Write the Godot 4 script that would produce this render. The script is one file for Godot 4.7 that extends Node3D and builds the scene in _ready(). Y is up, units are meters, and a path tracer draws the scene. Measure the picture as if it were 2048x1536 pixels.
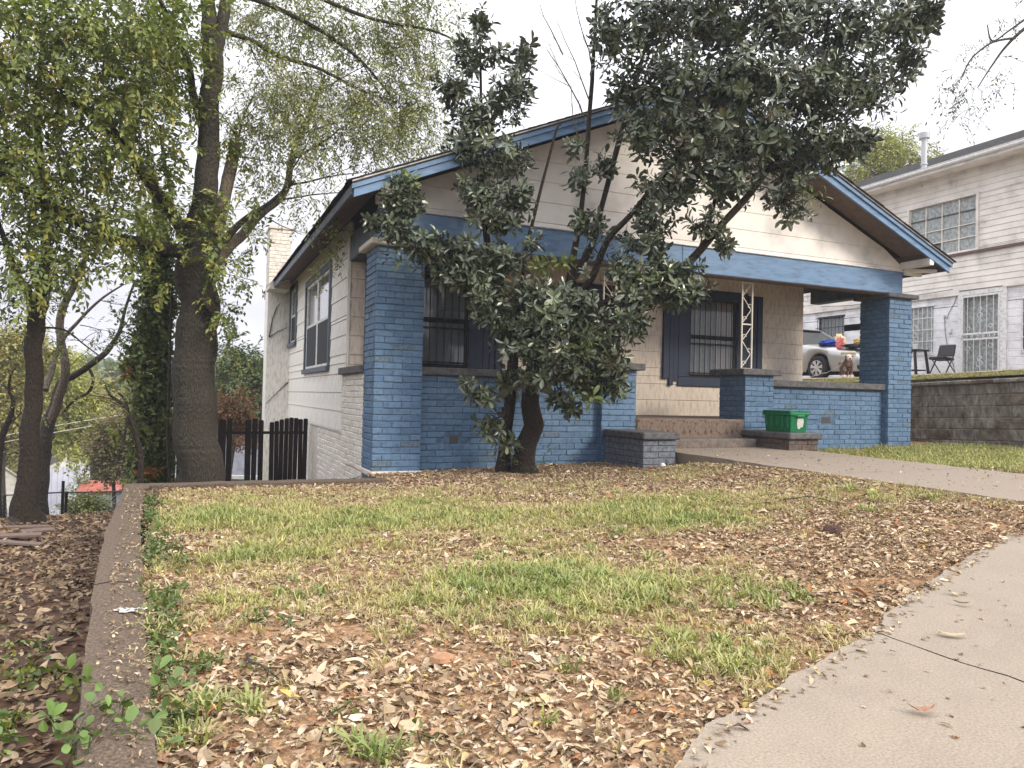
extends Node3D
# A blue-and-white porch bungalow behind a magnolia, on a sloping leaf-strewn yard. House axes: x along the front, -z to the back, metres.

const EYE := 0.97
const FOCAL := 1490.0
var cam_r: Vector3
var cam_u: Vector3
var cam_f: Vector3
var rng := RandomNumberGenerator.new()
var names := {}
var M := {}
var T := {}
var nz := FastNoiseLite.new()
var brick_list: Array = []
var brick_shapes: Array = []


func _ready() -> void:
	rng.seed = 7
	nz.seed = 11
	nz.frequency = 0.6
	# ---- camera
	var cam := Camera3D.new()
	cam.name = "camera"
	var yaw := deg_to_rad(23.35)
	var pit := deg_to_rad(1.03)
	var rol := deg_to_rad(1.30)
	cam_f = Vector3(sin(yaw) * cos(pit), sin(pit), -cos(yaw) * cos(pit))
	var r0 := Vector3(cos(yaw), 0, sin(yaw))
	var u0 := r0.cross(cam_f)
	cam_r = r0 * cos(rol) + u0 * sin(rol)
	cam_u = u0 * cos(rol) - r0 * sin(rol)
	cam.transform = Transform3D(Basis(cam_r, cam_u, -cam_f), Vector3(0, EYE, 0))
	cam.fov = rad_to_deg(2.0 * atan(768.0 / FOCAL))
	cam.near = 0.05
	cam.far = 600.0
	add_child(cam)
	cam.current = true
	# ---- sky, exposure, sun
	var we := WorldEnvironment.new()
	we.name = "world"
	var env := Environment.new()
	var sky := Sky.new()
	var sm := PanoramaSkyMaterial.new()
	sm.panorama = overcast_sky()
	sky.sky_material = sm
	env.background_mode = Environment.BG_SKY
	env.sky = sky
	env.tonemap_mode = Environment.TONE_MAPPER_LINEAR
	env.tonemap_exposure = 1.76
	env.sdfgi_enabled = true
	env.ssao_enabled = true
	env.ssil_enabled = true
	env.fog_enabled = true
	env.fog_density = 0.0015
	env.fog_light_color = Color(0.86, 0.87, 0.93)
	we.environment = env
	add_child(we)
	var sun := DirectionalLight3D.new()
	sun.name = "sun"
	sun.light_energy = 0.5
	sun.light_angular_distance = 16.0
	sun.light_color = Color(1.0, 0.95, 0.87)
	sun.shadow_enabled = true
	add_child(sun)
	sun.look_at_from_position(Vector3(8.5, 9, 14), Vector3(0, 0, 0))
	make_textures()
	make_materials()
	make_brick_shapes()
	# ---- large structure
	build_ground()
	build_house()
	build_neighbor()
	build_block_wall()
	build_curb_wall()
	build_paving()
	# ---- objects
	build_bin()
	build_fence()
	build_car()
	build_dog()
	build_neighbor_things()
	build_far_left()
	# ---- vegetation
	build_magnolia()
	build_big_tree()
	build_left_trees()
	build_background_trees()
	build_grass_and_litter()
	build_small_things()


# an even overcast: a little brighter overhead than near the horizon, with soft cloud structure
func overcast_sky() -> ImageTexture:
	var w := 512
	var h := 256
	var f := FastNoiseLite.new()
	f.seed = 5
	f.frequency = 1.3
	f.fractal_octaves = 4
	var data := PackedFloat32Array()
	data.resize(w * h * 3)
	for j in h:
		var el := PI * (0.5 - (j + 0.5) / h)
		for i in w:
			var az := TAU * (i + 0.5) / w
			var k := (j * w + i) * 3
			if el < -0.02:
				data[k] = 0.30
				data[k + 1] = 0.27
				data[k + 2] = 0.23
				continue
			var se := sin(maxf(el, 0.0))
			# clouds lie in a layer, so they flatten towards the horizon
			var q := 1.0 / (se + 0.18)
			var c := f.get_noise_2d(cos(az) * cos(el) * q * 0.9, sin(az) * cos(el) * q * 0.9)
			var l := (0.555 + 1.55 * se * se) * (1.0 + 0.16 * c)
			data[k] = l
			data[k + 1] = l * 1.003
			data[k + 2] = l * lerpf(1.09, 1.03, se)
	return ImageTexture.create_from_image(Image.create_from_data(w, h, false, Image.FORMAT_RGBF, data.to_byte_array()))


# =====================================================================  helpers
func ray(px: float, py: float) -> Vector3:
	return cam_f + cam_r * ((px - 1024.0) / FOCAL) - cam_u * ((py - 768.0) / FOCAL)

func at(px: float, py: float, d: float) -> Vector3:
	return Vector3(0, EYE, 0) + ray(px, py) * d

func on(px: float, py: float, axis: int, val: float) -> Vector3:
	var d := ray(px, py)
	var o := Vector3(0, EYE, 0)
	return o + d * ((val - o[axis]) / d[axis])

func yh(x: float, z: float) -> float:
	var h := 0.03 * maxf(x - 2.0, 0.0) + 0.14 * smoothstep(2.0, 6.0, x) * smoothstep(-8.2, -4.2, z)
	h += 0.09 * smoothstep(4.9, 5.8, x) * (1.0 - smoothstep(5.86, 6.0, x)) * smoothstep(-8.3, -7.3, z) * (1.0 - smoothstep(-6.5, -4.0, z))
	return h + 0.018 * nz.get_noise_2d(x * 2.2, z * 2.2) - 0.012

func lh(x: float, z: float) -> float:
	var s := sqrt(maxf(0.0, z * z + 0.3 * x * x)) if z < 0.0 else 0.0
	var h := -0.16
	if s > 3.0:
		h -= 0.07 * (minf(s, 10.5) - 3.0)
	if s > 10.5:
		h -= 0.14 * (minf(s, 15.0) - 10.5)
	if s > 15.0:
		h -= 0.2 * (minf(s, 48.0) - 15.0)
	if s > 62.0:
		h += 0.10 * (minf(s, 140.0) - 62.0)
	if s > 140.0:
		h += 0.05 * (s - 140.0)
	return h + 0.05 * nz.get_noise_2d(x * 0.9 + 40.0, z * 0.9) * clampf(s / 6.0, 0.3, 3.0)

func gnd(px: float, py: float, low := false) -> Vector3:
	var d := ray(px, py)
	var y := 0.0
	var p := Vector3.ZERO
	for k in 12:
		p = Vector3(0, EYE, 0) + d * ((y - EYE) / d.y)
		y = lh(p.x, p.z) if low else yh(p.x, p.z)
	return p

func put(called: String, node: Node3D, parent: Node) -> void:
	var key := str(parent.get_instance_id()) + called
	var k: int = names.get(key, 0)
	names[key] = k + 1
	node.name = called if k == 0 else "%s_%03d" % [called, k]
	parent.add_child(node, true)

func thing(called: String, label: String, category: String, base: Vector3, group := "") -> Node3D:
	var o := Node3D.new()
	put(called, o, self)
	o.position = base
	tag(o, label, category, group)
	return o

func tag(o: Node, label: String, category: String, group := "") -> void:
	o.set_meta("label", label)
	if category != "":
		o.set_meta("category", category)
	if group != "":
		o.set_meta("group", group)

func obj(called: String, mesh: Mesh, mat: Material, parent: Node = self, xf := Transform3D()) -> MeshInstance3D:
	var o := MeshInstance3D.new()
	o.mesh = mesh
	if mat:
		o.material_override = mat
	put(called, o, parent)
	o.transform = (parent as Node3D).global_transform.affine_inverse() * xf
	return o

func structure(called: String, mesh: Mesh, mat: Material) -> MeshInstance3D:
	var o := obj(called, mesh, mat)
	o.set_meta("kind", "structure")
	return o

func many(called: String, mesh: Mesh, mat: Material, xs: Array, cs: Array, parent: Node = self) -> MultiMeshInstance3D:
	var mm := MultiMesh.new()
	mm.transform_format = MultiMesh.TRANSFORM_3D
	mm.use_colors = true
	mm.mesh = mesh
	mm.instance_count = xs.size()
	var inv := (parent as Node3D).global_transform.affine_inverse()
	for i in xs.size():
		mm.set_instance_transform(i, inv * (xs[i] as Transform3D))
		mm.set_instance_color(i, cs[i])
	var o := MultiMeshInstance3D.new()
	o.multimesh = mm
	o.material_override = mat
	put(called, o, parent)
	o.set_meta("kind", "stuff")
	return o


# a collector of triangles; every shape is in world metres unless a transform is given
class MB:
	var v := PackedVector3Array()
	var n := PackedVector3Array()
	var uv := PackedVector2Array()
	var c := PackedColorArray()
	var col := Color(1, 1, 1)

	func tri(a: Vector3, b: Vector3, d: Vector3, na: Vector3, nb: Vector3, nd: Vector3) -> void:
		v.append(a); v.append(d); v.append(b)
		n.append(na); n.append(nd); n.append(nb)
		c.append(col); c.append(col); c.append(col)
		uv.append(Vector2.ZERO); uv.append(Vector2.ZERO); uv.append(Vector2.ZERO)

	func flat(a: Vector3, b: Vector3, d: Vector3) -> void:
		var k := (b - a).cross(d - a).normalized()
		tri(a, b, d, k, k, k)

	func quad(a: Vector3, b: Vector3, d: Vector3, e: Vector3) -> void:
		flat(a, b, d)
		flat(a, d, e)

	# a flat polygon, turned so that it faces away from a point inside the shape
	func face(p: Array, inside: Vector3) -> void:
		var k: Vector3 = ((p[1] - p[0]) as Vector3).cross(p[2] - p[0])
		var mid: Vector3 = p[0]
		var rev := k.dot(mid - inside) < 0.0
		for i in range(1, p.size() - 1):
			if rev:
				flat(p[0], p[i + 1], p[i])
			else:
				flat(p[0], p[i], p[i + 1])

	func hexa(p: Array) -> void:   # eight corners: four below, four above, same turn
		var mid := Vector3.ZERO
		for q in p:
			mid += q
		mid /= 8.0
		face([p[0], p[1], p[2], p[3]], mid)
		face([p[4], p[5], p[6], p[7]], mid)
		for i in 4:
			var j := (i + 1) % 4
			face([p[i], p[j], p[j + 4], p[i + 4]], mid)

	func box(a: Vector3, b: Vector3) -> void:
		hexa([Vector3(a.x, a.y, a.z), Vector3(b.x, a.y, a.z), Vector3(b.x, a.y, b.z), Vector3(a.x, a.y, b.z),
			Vector3(a.x, b.y, a.z), Vector3(b.x, b.y, a.z), Vector3(b.x, b.y, b.z), Vector3(a.x, b.y, b.z)])

	func cham(xf: Transform3D, size: Vector3, b: float) -> void:
		var h := size * 0.5
		var inner := h - Vector3.ONE * b
		for ax in 3:
			var i := (ax + 1) % 3
			var j := (ax + 2) % 3
			for s: float in [-1.0, 1.0]:
				var p := []
				for q: Vector2 in [Vector2(-1, -1), Vector2(1, -1), Vector2(1, 1), Vector2(-1, 1)]:
					var w := Vector3.ZERO
					w[ax] = s * h[ax]
					w[i] = q.x * inner[i]
					w[j] = q.y * inner[j]
					p.append(xf * w)
				face(p, xf.origin)
		for k in 3:
			var i := (k + 1) % 3
			var j := (k + 2) % 3
			for si: float in [-1.0, 1.0]:
				for sj: float in [-1.0, 1.0]:
					var p := []
					for t: Vector2 in [Vector2(-1, 0), Vector2(1, 0), Vector2(1, 1), Vector2(-1, 1)]:
						var w := Vector3.ZERO
						w[k] = t.x * inner[k]
						w[i] = si * (h[i] if t.y == 0.0 else inner[i])
						w[j] = sj * (inner[j] if t.y == 0.0 else h[j])
						p.append(xf * w)
					face(p, xf.origin)
		for sx: float in [-1.0, 1.0]:
			for sy: float in [-1.0, 1.0]:
				for sz: float in [-1.0, 1.0]:
					face([xf * Vector3(sx * h.x, sy * inner.y, sz * inner.z), xf * Vector3(sx * inner.x, sy * h.y, sz * inner.z), xf * Vector3(sx * inner.x, sy * inner.y, sz * h.z)], xf.origin)

	func cbox(a: Vector3, b: Vector3, bev := 0.006) -> void:
		cham(Transform3D(Basis(), (a + b) * 0.5), (b - a).abs(), bev)

	# a board between two points with a given width direction
	func bar(a: Vector3, b: Vector3, w: float, t: float, up := Vector3.UP, bev := 0.004) -> void:
		var x := (b - a).normalized()
		var z := x.cross(up).normalized()
		var y := z.cross(x)
		cham(Transform3D(Basis(x, y, z), (a + b) * 0.5), Vector3((b - a).length(), w, t), minf(bev, minf(w, t) * 0.3))

	func tube(p: Array, r: Array, sides: int, rough := 0.0, noise: FastNoiseLite = null) -> void:
		var m := p.size()
		if m < 2:
			return
		var t0: Vector3 = (p[1] - p[0]).normalized()
		var x: Vector3 = t0.cross(Vector3.UP if absf(t0.y) < 0.9 else Vector3.RIGHT).normalized()
		var rings := []
		var norms := []
		for i in m:
			var t: Vector3 = (p[mini(i + 1, m - 1)] - p[maxi(i - 1, 0)]).normalized()
			x = (x - t * x.dot(t)).normalized()
			var y := t.cross(x)
			var ring := PackedVector3Array()
			var nr := PackedVector3Array()
			for k in sides:
				var a := TAU * k / sides
				var d := x * cos(a) + y * sin(a)
				var rr: float = r[i]
				if rough > 0.0:
					rr *= 1.0 + rough * (noise.get_noise_3d(cos(a) * 3.0 + i * 0.05, sin(a) * 3.0, p[i].y * 1.2) + 0.7 * noise.get_noise_3d(cos(a) * 15.0, sin(a) * 15.0, p[i].y * 0.9 + 7.0))
				ring.append(p[i] + d * rr)
				nr.append(d)
			rings.append(ring)
			norms.append(nr)
		for i in m - 1:
			for k in sides:
				var k2 := (k + 1) % sides
				tri(rings[i][k], rings[i][k2], rings[i + 1][k2], norms[i][k], norms[i][k2], norms[i + 1][k2])
				tri(rings[i][k], rings[i + 1][k2], rings[i + 1][k], norms[i][k], norms[i + 1][k2], norms[i + 1][k])
		for k in range(1, sides - 1):
			flat(rings[0][0], rings[0][k + 1], rings[0][k])
			flat(rings[m - 1][0], rings[m - 1][k], rings[m - 1][k + 1])

	func lathe(xf: Transform3D, prof: Array, sides: int) -> void:   # prof: Vector2(radius, height)
		for i in prof.size() - 1:
			var a: Vector2 = prof[i]
			var b: Vector2 = prof[i + 1]
			var nn := Vector2(b.y - a.y, a.x - b.x).normalized()
			for k in sides:
				var s := TAU * k / sides
				var e := TAU * (k + 1) / sides
				var ds := Vector3(cos(s), 0, sin(s))
				var de := Vector3(cos(e), 0, sin(e))
				var up := Vector3.UP
				var n0 := (xf.basis * (ds * nn.x + up * nn.y)).normalized()
				var n1 := (xf.basis * (de * nn.x + up * nn.y)).normalized()
				var p0 := xf * (ds * a.x + up * a.y)
				var p1 := xf * (de * a.x + up * a.y)
				var p2 := xf * (de * b.x + up * b.y)
				var p3 := xf * (ds * b.x + up * b.y)
				tri(p0, p2, p1, n0, n1, n1)
				tri(p0, p3, p2, n0, n0, n1)

	func prism(poly: PackedVector2Array, xf: Transform3D, depth: float) -> void:   # poly in xf's xy plane, from z = 0 to z = depth
		var ids := Geometry2D.triangulate_polygon(poly)
		var kz := xf.basis.z.normalized()
		for i in range(0, ids.size(), 3):
			var a := poly[ids[i]]
			var b := poly[ids[i + 1]]
			var d := poly[ids[i + 2]]
			if (b - a).cross(d - a) < 0.0:
				var q := b
				b = d
				d = q
			tri(xf * Vector3(a.x, a.y, depth), xf * Vector3(b.x, b.y, depth), xf * Vector3(d.x, d.y, depth), kz, kz, kz)
			tri(xf * Vector3(a.x, a.y, 0), xf * Vector3(d.x, d.y, 0), xf * Vector3(b.x, b.y, 0), -kz, -kz, -kz)
		var cw := Geometry2D.is_polygon_clockwise(poly)
		for i in poly.size():
			var a := poly[i]
			var b := poly[(i + 1) % poly.size()]
			if cw:
				var q := a
				a = b
				b = q
			quad(xf * Vector3(a.x, a.y, 0), xf * Vector3(b.x, b.y, 0), xf * Vector3(b.x, b.y, depth), xf * Vector3(a.x, a.y, depth))

	func add(o: MB, xf: Transform3D) -> void:
		var nb := xf.basis.inverse().transposed()
		for i in o.v.size():
			v.append(xf * o.v[i])
			n.append((nb * o.n[i]).normalized())
		c.append_array(o.c)
		uv.append_array(o.uv)

	func leaf(o: Vector3, d: Vector3, up: Vector3, ln: float, w: float, fold: float, curl: float) -> void:
		var side := d.cross(up).normalized()
		var u := side.cross(d).normalized()
		var m1 := o + d * ln * 0.45 - u * (curl * ln * 0.1)
		var tip := o + d * ln - u * (curl * ln * 0.45)
		var l := m1 + side * w * 0.5 + u * fold * w
		var rr := m1 - side * w * 0.5 + u * fold * w
		flat(o, m1, l)
		flat(o, rr, m1)
		flat(l, m1, tip)
		flat(m1, rr, tip)

	# a broad blunt leaf, widest beyond its middle
	func broad(o: Vector3, d: Vector3, up: Vector3, ln: float, w: float, fold: float, curl: float) -> void:
		var side := d.cross(up).normalized()
		var u := side.cross(d).normalized()
		var ts := [0.0, 0.3, 0.65, 0.9, 1.0]
		var ws := [0.06, 0.36, 0.5, 0.3, 0.03]
		var prev := []
		for i in 5:
			var m: Vector3 = o + d * ln * ts[i] - u * (curl * ln * 0.4 * ts[i] * ts[i])
			var row := [m + side * w * ws[i] + u * fold * w * ws[i] * 2.0, m, m - side * w * ws[i] + u * fold * w * ws[i] * 2.0]
			if i > 0:
				quad(prev[0], prev[1], row[1], row[0])
				quad(prev[1], prev[2], row[2], row[1])
			prev = row

	func mesh() -> ArrayMesh:
		var arr := []
		arr.resize(Mesh.ARRAY_MAX)
		arr[Mesh.ARRAY_VERTEX] = v
		arr[Mesh.ARRAY_NORMAL] = n
		arr[Mesh.ARRAY_TEX_UV] = uv
		arr[Mesh.ARRAY_COLOR] = c
		var a := ArrayMesh.new()
		a.add_surface_from_arrays(Mesh.PRIMITIVE_TRIANGLES, arr)
		return a


# =====================================================================  textures and materials
func ntex(key: String, sd: int, freq: float, octaves: int, cols: Array, size := 256, ridged := false) -> ImageTexture:
	var f := FastNoiseLite.new()
	f.seed = sd
	f.frequency = freq
	f.fractal_octaves = octaves
	f.fractal_gain = 0.6
	if ridged:
		f.fractal_type = FastNoiseLite.FRACTAL_RIDGED
	var im := f.get_seamless_image(size, size)
	im.convert(Image.FORMAT_L8)
	var lut := PackedByteArray()
	for i in 256:
		var t := i / 255.0 * (cols.size() - 1)
		var k := mini(int(t), cols.size() - 2)
		var q: Color = (cols[k] as Color).lerp(cols[k + 1], t - k)
		lut.append(int(clampf(q.r, 0, 1) * 255))
		lut.append(int(clampf(q.g, 0, 1) * 255))
		lut.append(int(clampf(q.b, 0, 1) * 255))
	var src := im.get_data()
	var dst := PackedByteArray()
	dst.resize(size * size * 3)
	for i in size * size:
		var b := src[i] * 3
		dst[i * 3] = lut[b]
		dst[i * 3 + 1] = lut[b + 1]
		dst[i * 3 + 2] = lut[b + 2]
	var t2 := ImageTexture.create_from_image(Image.create_from_data(size, size, false, Image.FORMAT_RGB8, dst))
	T[key] = t2
	return t2

func nbump(key: String, sd: int, freq: float, octaves: int, strength: float, size := 256, ridged := false) -> void:
	var f := FastNoiseLite.new()
	f.seed = sd
	f.frequency = freq
	f.fractal_octaves = octaves
	f.fractal_gain = 0.6
	if ridged:
		f.fractal_type = FastNoiseLite.FRACTAL_RIDGED
	var im := f.get_seamless_image(size, size)
	im.convert(Image.FORMAT_RGBA8)
	im.bump_map_to_normal_map(strength)
	T[key] = ImageTexture.create_from_image(im)

func g(x: float) -> Color:
	return Color(x, x, x)

func make_textures() -> void:
	ntex("mottle", 3, 0.02, 5, [g(0.62), g(0.8), g(0.95), g(1.0)], 256)
	ntex("fine", 4, 0.08, 4, [g(0.7), g(0.9), g(1.0)], 256)
	ntex("paint", 5, 0.014, 5, [g(0.74), g(0.9), g(0.97), g(1.0)], 256)
	ntex("grime", 6, 0.02, 6, [Color(0.74, 0.69, 0.62), Color(0.91, 0.885, 0.855), g(0.975), g(1.0), g(1.0)], 512)
	ntex("concrete", 7, 0.11, 5, [Color(0.46, 0.43, 0.395), Color(0.58, 0.55, 0.515), Color(0.635, 0.605, 0.57), Color(0.69, 0.665, 0.63)], 512)
	ntex("speck", 21, 0.22, 3, [g(0.45), g(0.85), g(0.95), g(1.0), g(1.0)], 512)
	ntex("soil", 8, 0.03, 6, [Color(0.37, 0.28, 0.195), Color(0.53, 0.41, 0.295), Color(0.65, 0.51, 0.375), Color(0.75, 0.62, 0.48)], 512)
	ntex("curbtex", 28, 0.07, 5, [Color(0.22, 0.19, 0.17), Color(0.38, 0.34, 0.31), Color(0.50, 0.45, 0.41), Color(0.66, 0.62, 0.58)], 512)
	ntex("lowsoil", 9, 0.03, 6, [Color(0.16, 0.11, 0.08), Color(0.28, 0.19, 0.13), Color(0.38, 0.27, 0.18)], 512)
	ntex("bark", 10, 0.035, 6, [Color(0.12, 0.105, 0.09), Color(0.24, 0.215, 0.19), Color(0.44, 0.41, 0.37), Color(0.50, 0.47, 0.43), Color(0.66, 0.64, 0.59)], 512, false)
	ntex("redpaint", 12, 0.018, 6, [Color(0.20, 0.18, 0.165), Color(0.42, 0.385, 0.35), Color(0.54, 0.50, 0.455), Color(0.50, 0.45, 0.40), Color(0.40, 0.20, 0.17), Color(0.36, 0.16, 0.14)], 256)
	ntex("block", 13, 0.02, 6, [Color(0.26, 0.24, 0.22), Color(0.44, 0.42, 0.39), Color(0.56, 0.54, 0.51), Color(0.66, 0.64, 0.61)], 256)
	ntex("wood", 14, 0.02, 5, [Color(0.06, 0.045, 0.04), Color(0.12, 0.09, 0.075), Color(0.2, 0.15, 0.13)], 256)
	ntex("ground", 15, 0.03, 6, [Color(0.20, 0.21, 0.10), Color(0.34, 0.33, 0.17), Color(0.42, 0.36, 0.22)], 256)
	nbump("bump", 16, 0.05, 5, 3.0)
	nbump("barkbump", 17, 0.04, 5, 9.0)
	nbump("soilbump", 18, 0.06, 5, 6.0)

func mat(key: String, col: Color, rough: float, tex := "", scale := Vector3.ONE, bump := "", bscale := 0.6) -> StandardMaterial3D:
	var m := StandardMaterial3D.new()
	m.albedo_color = col
	m.roughness = rough
	if tex != "" or bump != "":
		m.uv1_triplanar = true
		m.uv1_world_triplanar = true
		m.uv1_scale = scale
	if tex != "":
		m.albedo_texture = T[tex]
	if bump != "":
		m.normal_enabled = true
		m.normal_texture = T[bump]
		m.normal_scale = bscale
	M[key] = m
	return m

func leafmat(key: String, rough: float, back: Color, spec := 0.5) -> void:
	var m := StandardMaterial3D.new()
	m.vertex_color_use_as_albedo = true
	m.roughness = rough
	m.metallic_specular = spec
	m.cull_mode = BaseMaterial3D.CULL_DISABLED
	m.backlight_enabled = true
	m.backlight = back
	M[key] = m

func make_materials() -> void:
	mat("blue", Color8(95, 126, 158), 0.62, "paint", Vector3(2.3, 2.3, 2.3), "bump", 0.5)
	mat("blue2", Color8(89, 119, 150), 0.62, "paint", Vector3(2.7, 2.7, 2.7), "bump", 0.5)
	mat("blue3", Color8(100, 131, 162), 0.6, "paint", Vector3(3.1, 3.1, 3.1), "bump", 0.5)
	mat("blue4", Color8(106, 128, 146), 0.7, "mottle", Vector3(3.1, 3.1, 3.1), "bump", 0.6)
	mat("bluewood", Color8(110, 144, 182), 0.5, "paint", Vector3(0.7, 3.0, 0.7))
	mat("bluemortar", Color8(92, 121, 151), 0.8, "mottle", Vector3(2, 2, 2))
	mat("whitebrick", Color8(238, 233, 226), 0.7, "grime", Vector3(0.8, 0.8, 0.8), "bump", 0.4)
	mat("whitebrick2", Color8(232, 225, 216), 0.7, "grime", Vector3(1.1, 1.1, 1.1), "bump", 0.4)
	mat("whitemortar", Color8(222, 215, 206), 0.85, "grime", Vector3(1.2, 1.2, 1.2))
	mat("siding", Color8(243, 239, 233), 0.6, "grime", Vector3(1.6, 0.4, 1.6))
	mat("beige", Color8(222, 210, 196), 0.65, "grime", Vector3(1.5, 0.4, 1.5))
	mat("gable", Color8(248, 243, 238), 0.6, "paint", Vector3(0.3, 0.3, 0.3))
	mat("greycap", Color8(104, 102, 104), 0.75, "mottle", Vector3(1.6, 1.6, 1.6), "bump", 0.4)
	mat("greytrim", Color8(92, 100, 112), 0.6, "paint", Vector3(1, 1, 1))
	mat("navy", Color8(36, 52, 78), 0.5, "paint", Vector3(1, 1, 1))
	mat("whitepaint", Color8(232, 230, 228), 0.5, "paint", Vector3(2, 2, 2))
	mat("brownsoffit", Color8(116, 100, 92), 0.8, "grime", Vector3(0.6, 0.6, 0.6))
	mat("shingle", Color8(64, 64, 66), 0.95, "mottle", Vector3(3, 3, 3), "bump", 0.7)
	mat("porchceil", Color8(150, 142, 132), 0.8, "grime", Vector3(0.5, 0.5, 0.5))
	mat("redstep", Color8(225, 220, 215), 0.75, "redpaint", Vector3(2.6, 1.6, 2.6), "bump", 0.4)
	mat("stepgrey", Color8(128, 116, 108), 0.85, "mottle", Vector3(1.5, 1.5, 1.5), "bump", 0.4)
	mat("room", Color8(148, 142, 134), 0.9)
	mat("vent", Color8(72, 70, 68), 0.8)
	mat("iron", Color8(20, 20, 22), 0.5)
	mat("rustywhite", Color8(226, 220, 208), 0.5, "grime", Vector3(3, 3, 3))
	mat("concrete", Color8(240, 232, 222), 0.9, "concrete", Vector3(1.5, 1.5, 1.5), "bump", 0.2)
	M["concrete"].vertex_color_use_as_albedo = true
	mat("walk", Color8(232, 222, 212), 0.9, "concrete", Vector3(1.3, 1.3, 1.3), "bump", 0.4)
	mat("curb", Color8(218, 208, 192), 0.95, "curbtex", Vector3(1.7, 1.7, 1.7), "soilbump", 1.2)
	mat("soil", Color.WHITE, 1.0, "soil", Vector3(1.4, 1.4, 1.4), "soilbump", 1.0)
	mat("lowsoil", Color.WHITE, 1.0, "lowsoil", Vector3(0.3, 0.3, 0.3), "soilbump", 0.8)
	mat("ground", Color.WHITE, 1.0, "ground", Vector3(0.1, 0.1, 0.1))
	mat("bark", Color8(158, 159, 152), 0.95, "bark", Vector3(4.2, 0.9, 4.2), "barkbump", 1.4)
	mat("palebark", Color8(240, 234, 224), 0.95, "bark", Vector3(2.4, 0.8, 2.4), "barkbump", 1.0)
	mat("darkbark", Color8(118, 108, 98), 0.95, "bark", Vector3(4, 1.2, 4), "barkbump", 1.2)
	mat("block", Color8(250, 248, 244), 0.95, "block", Vector3(1.1, 0.45, 1.1), "bump", 0.8)
	mat("block2", Color8(215, 205, 196), 0.95, "block", Vector3(0.7, 0.6, 0.7), "bump", 0.8)
	mat("block3", Color8(150, 138, 128), 0.95, "block", Vector3(0.9, 0.4, 0.9), "bump", 0.8)
	mat("block4", Color8(248, 246, 244), 0.95, "block", Vector3(1.3, 0.5, 1.3), "bump", 0.8)
	mat("screen", Color8(42, 45, 50), 0.8)
	mat("fence", Color.WHITE, 0.95, "wood", Vector3(5, 0.5, 5), "bump", 0.5)
	mat("vinyl", Color8(238, 231, 222), 0.55, "paint", Vector3(0.4, 0.4, 0.4))
	mat("nblock", Color8(240, 240, 242), 0.6, "paint", Vector3(0.5, 0.5, 0.5), "bump", 0.3)
	mat("nroof", Color8(128, 126, 124), 0.9, "mottle", Vector3(1, 1, 1))
	mat("metal", Color8(186, 188, 192), 0.45)
	M["metal"].metallic = 0.15
	mat("band", Color8(98, 76, 70), 0.6)
	mat("carpaint", Color8(172, 171, 169), 0.3)
	M["carpaint"].metallic = 0.55
	mat("rubber", Color8(26, 26, 27), 0.85)
	mat("alloy", Color8(196, 194, 192), 0.35)
	M["alloy"].metallic = 0.6
	mat("blackplastic", Color8(24, 25, 26), 0.55)
	mat("green", Color8(14, 118, 74), 0.42, "paint", Vector3(4, 4, 4))
	mat("paper", Color8(228, 224, 222), 0.8, "mottle", Vector3(9, 9, 9))
	var gl := mat("glass", Color(0.75, 0.8, 0.82, 0.16), 0.05)
	gl.transparency = BaseMaterial3D.TRANSPARENCY_ALPHA
	mat("frost", Color8(176, 182, 180), 0.25, "mottle", Vector3(1.4, 1.4, 1.4))
	mat("curtain", Color8(196, 170, 150), 0.9)
	leafmat("magnolia", 0.30, Color(0.10, 0.14, 0.04), 0.6)
	leafmat("leaf", 0.5, Color(0.66, 0.72, 0.25))
	leafmat("farleaf", 0.7, Color(0.5, 0.55, 0.2))
	leafmat("grass", 0.6, Color(0.5, 0.55, 0.2))
	leafmat("litter", 0.85, Color(0.05, 0.035, 0.02), 0.3)
	leafmat("vcol", 0.85, Color(0, 0, 0))
	M["vcol"].backlight_enabled = false


# =====================================================================  bricks
func make_brick_shapes() -> void:
	for k in 5:
		var b := MB.new()
		b.cham(Transform3D(), Vector3(1, 0.0705, 0.06), 0.007)
		for i in b.v.size():
			var p := b.v[i]
			var q := nz.get_noise_3d(p.x * 4.0 + k * 17.0, p.y * 9.0, p.z * 9.0)
			b.v[i] = p + Vector3(0, 0.004 * q, 0.006 * nz.get_noise_3d(p.x * 5.0 + k * 31.0, p.y * 20.0 + 5.0, 3.0))
		brick_shapes.append(b)

# lay a face of bricks: o is its lower left corner seen from outside, u runs along it, nrm looks out
func brick_face(owner_part: Node3D, o: Vector3, u: Vector3, nrm: Vector3, w: float, h: float, kind: String, gaps := [], first := 0) -> void:
	var course := 0.08
	var bl := 0.235
	var rows := int(round(h / course))
	for i in rows:
		var y := i * course
		var x := 0.0
		var odd := (i + first) % 2 == 1
		var cut := bl * 0.5 if odd else bl
		while x < w - 0.02:
			var ln := minf(cut, w - x)
			cut = bl
			if w - (x + ln) < 0.05:
				ln = w - x
			var skip := false
			for gp: Rect2 in gaps:
				if gp.intersects(Rect2(x + 0.01, y + 0.01, ln - 0.02, course - 0.02)):
					skip = true
			if not skip:
				var c := o + u * (x + ln * 0.5) + Vector3.UP * (y + course * 0.5) - nrm * 0.03
				c += nrm * rng.randf_range(-0.005, 0.005) + Vector3.UP * rng.randf_range(-0.002, 0.002)
				var bs := Basis(u * (ln - (0.003 if rng.randf() < 0.65 else 0.011)), Vector3.UP.rotated(nrm, rng.randf_range(-0.012, 0.012)), nrm)
				brick_list.append([owner_part, Transform3D(bs, c), kind])
			x += ln
	return

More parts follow.
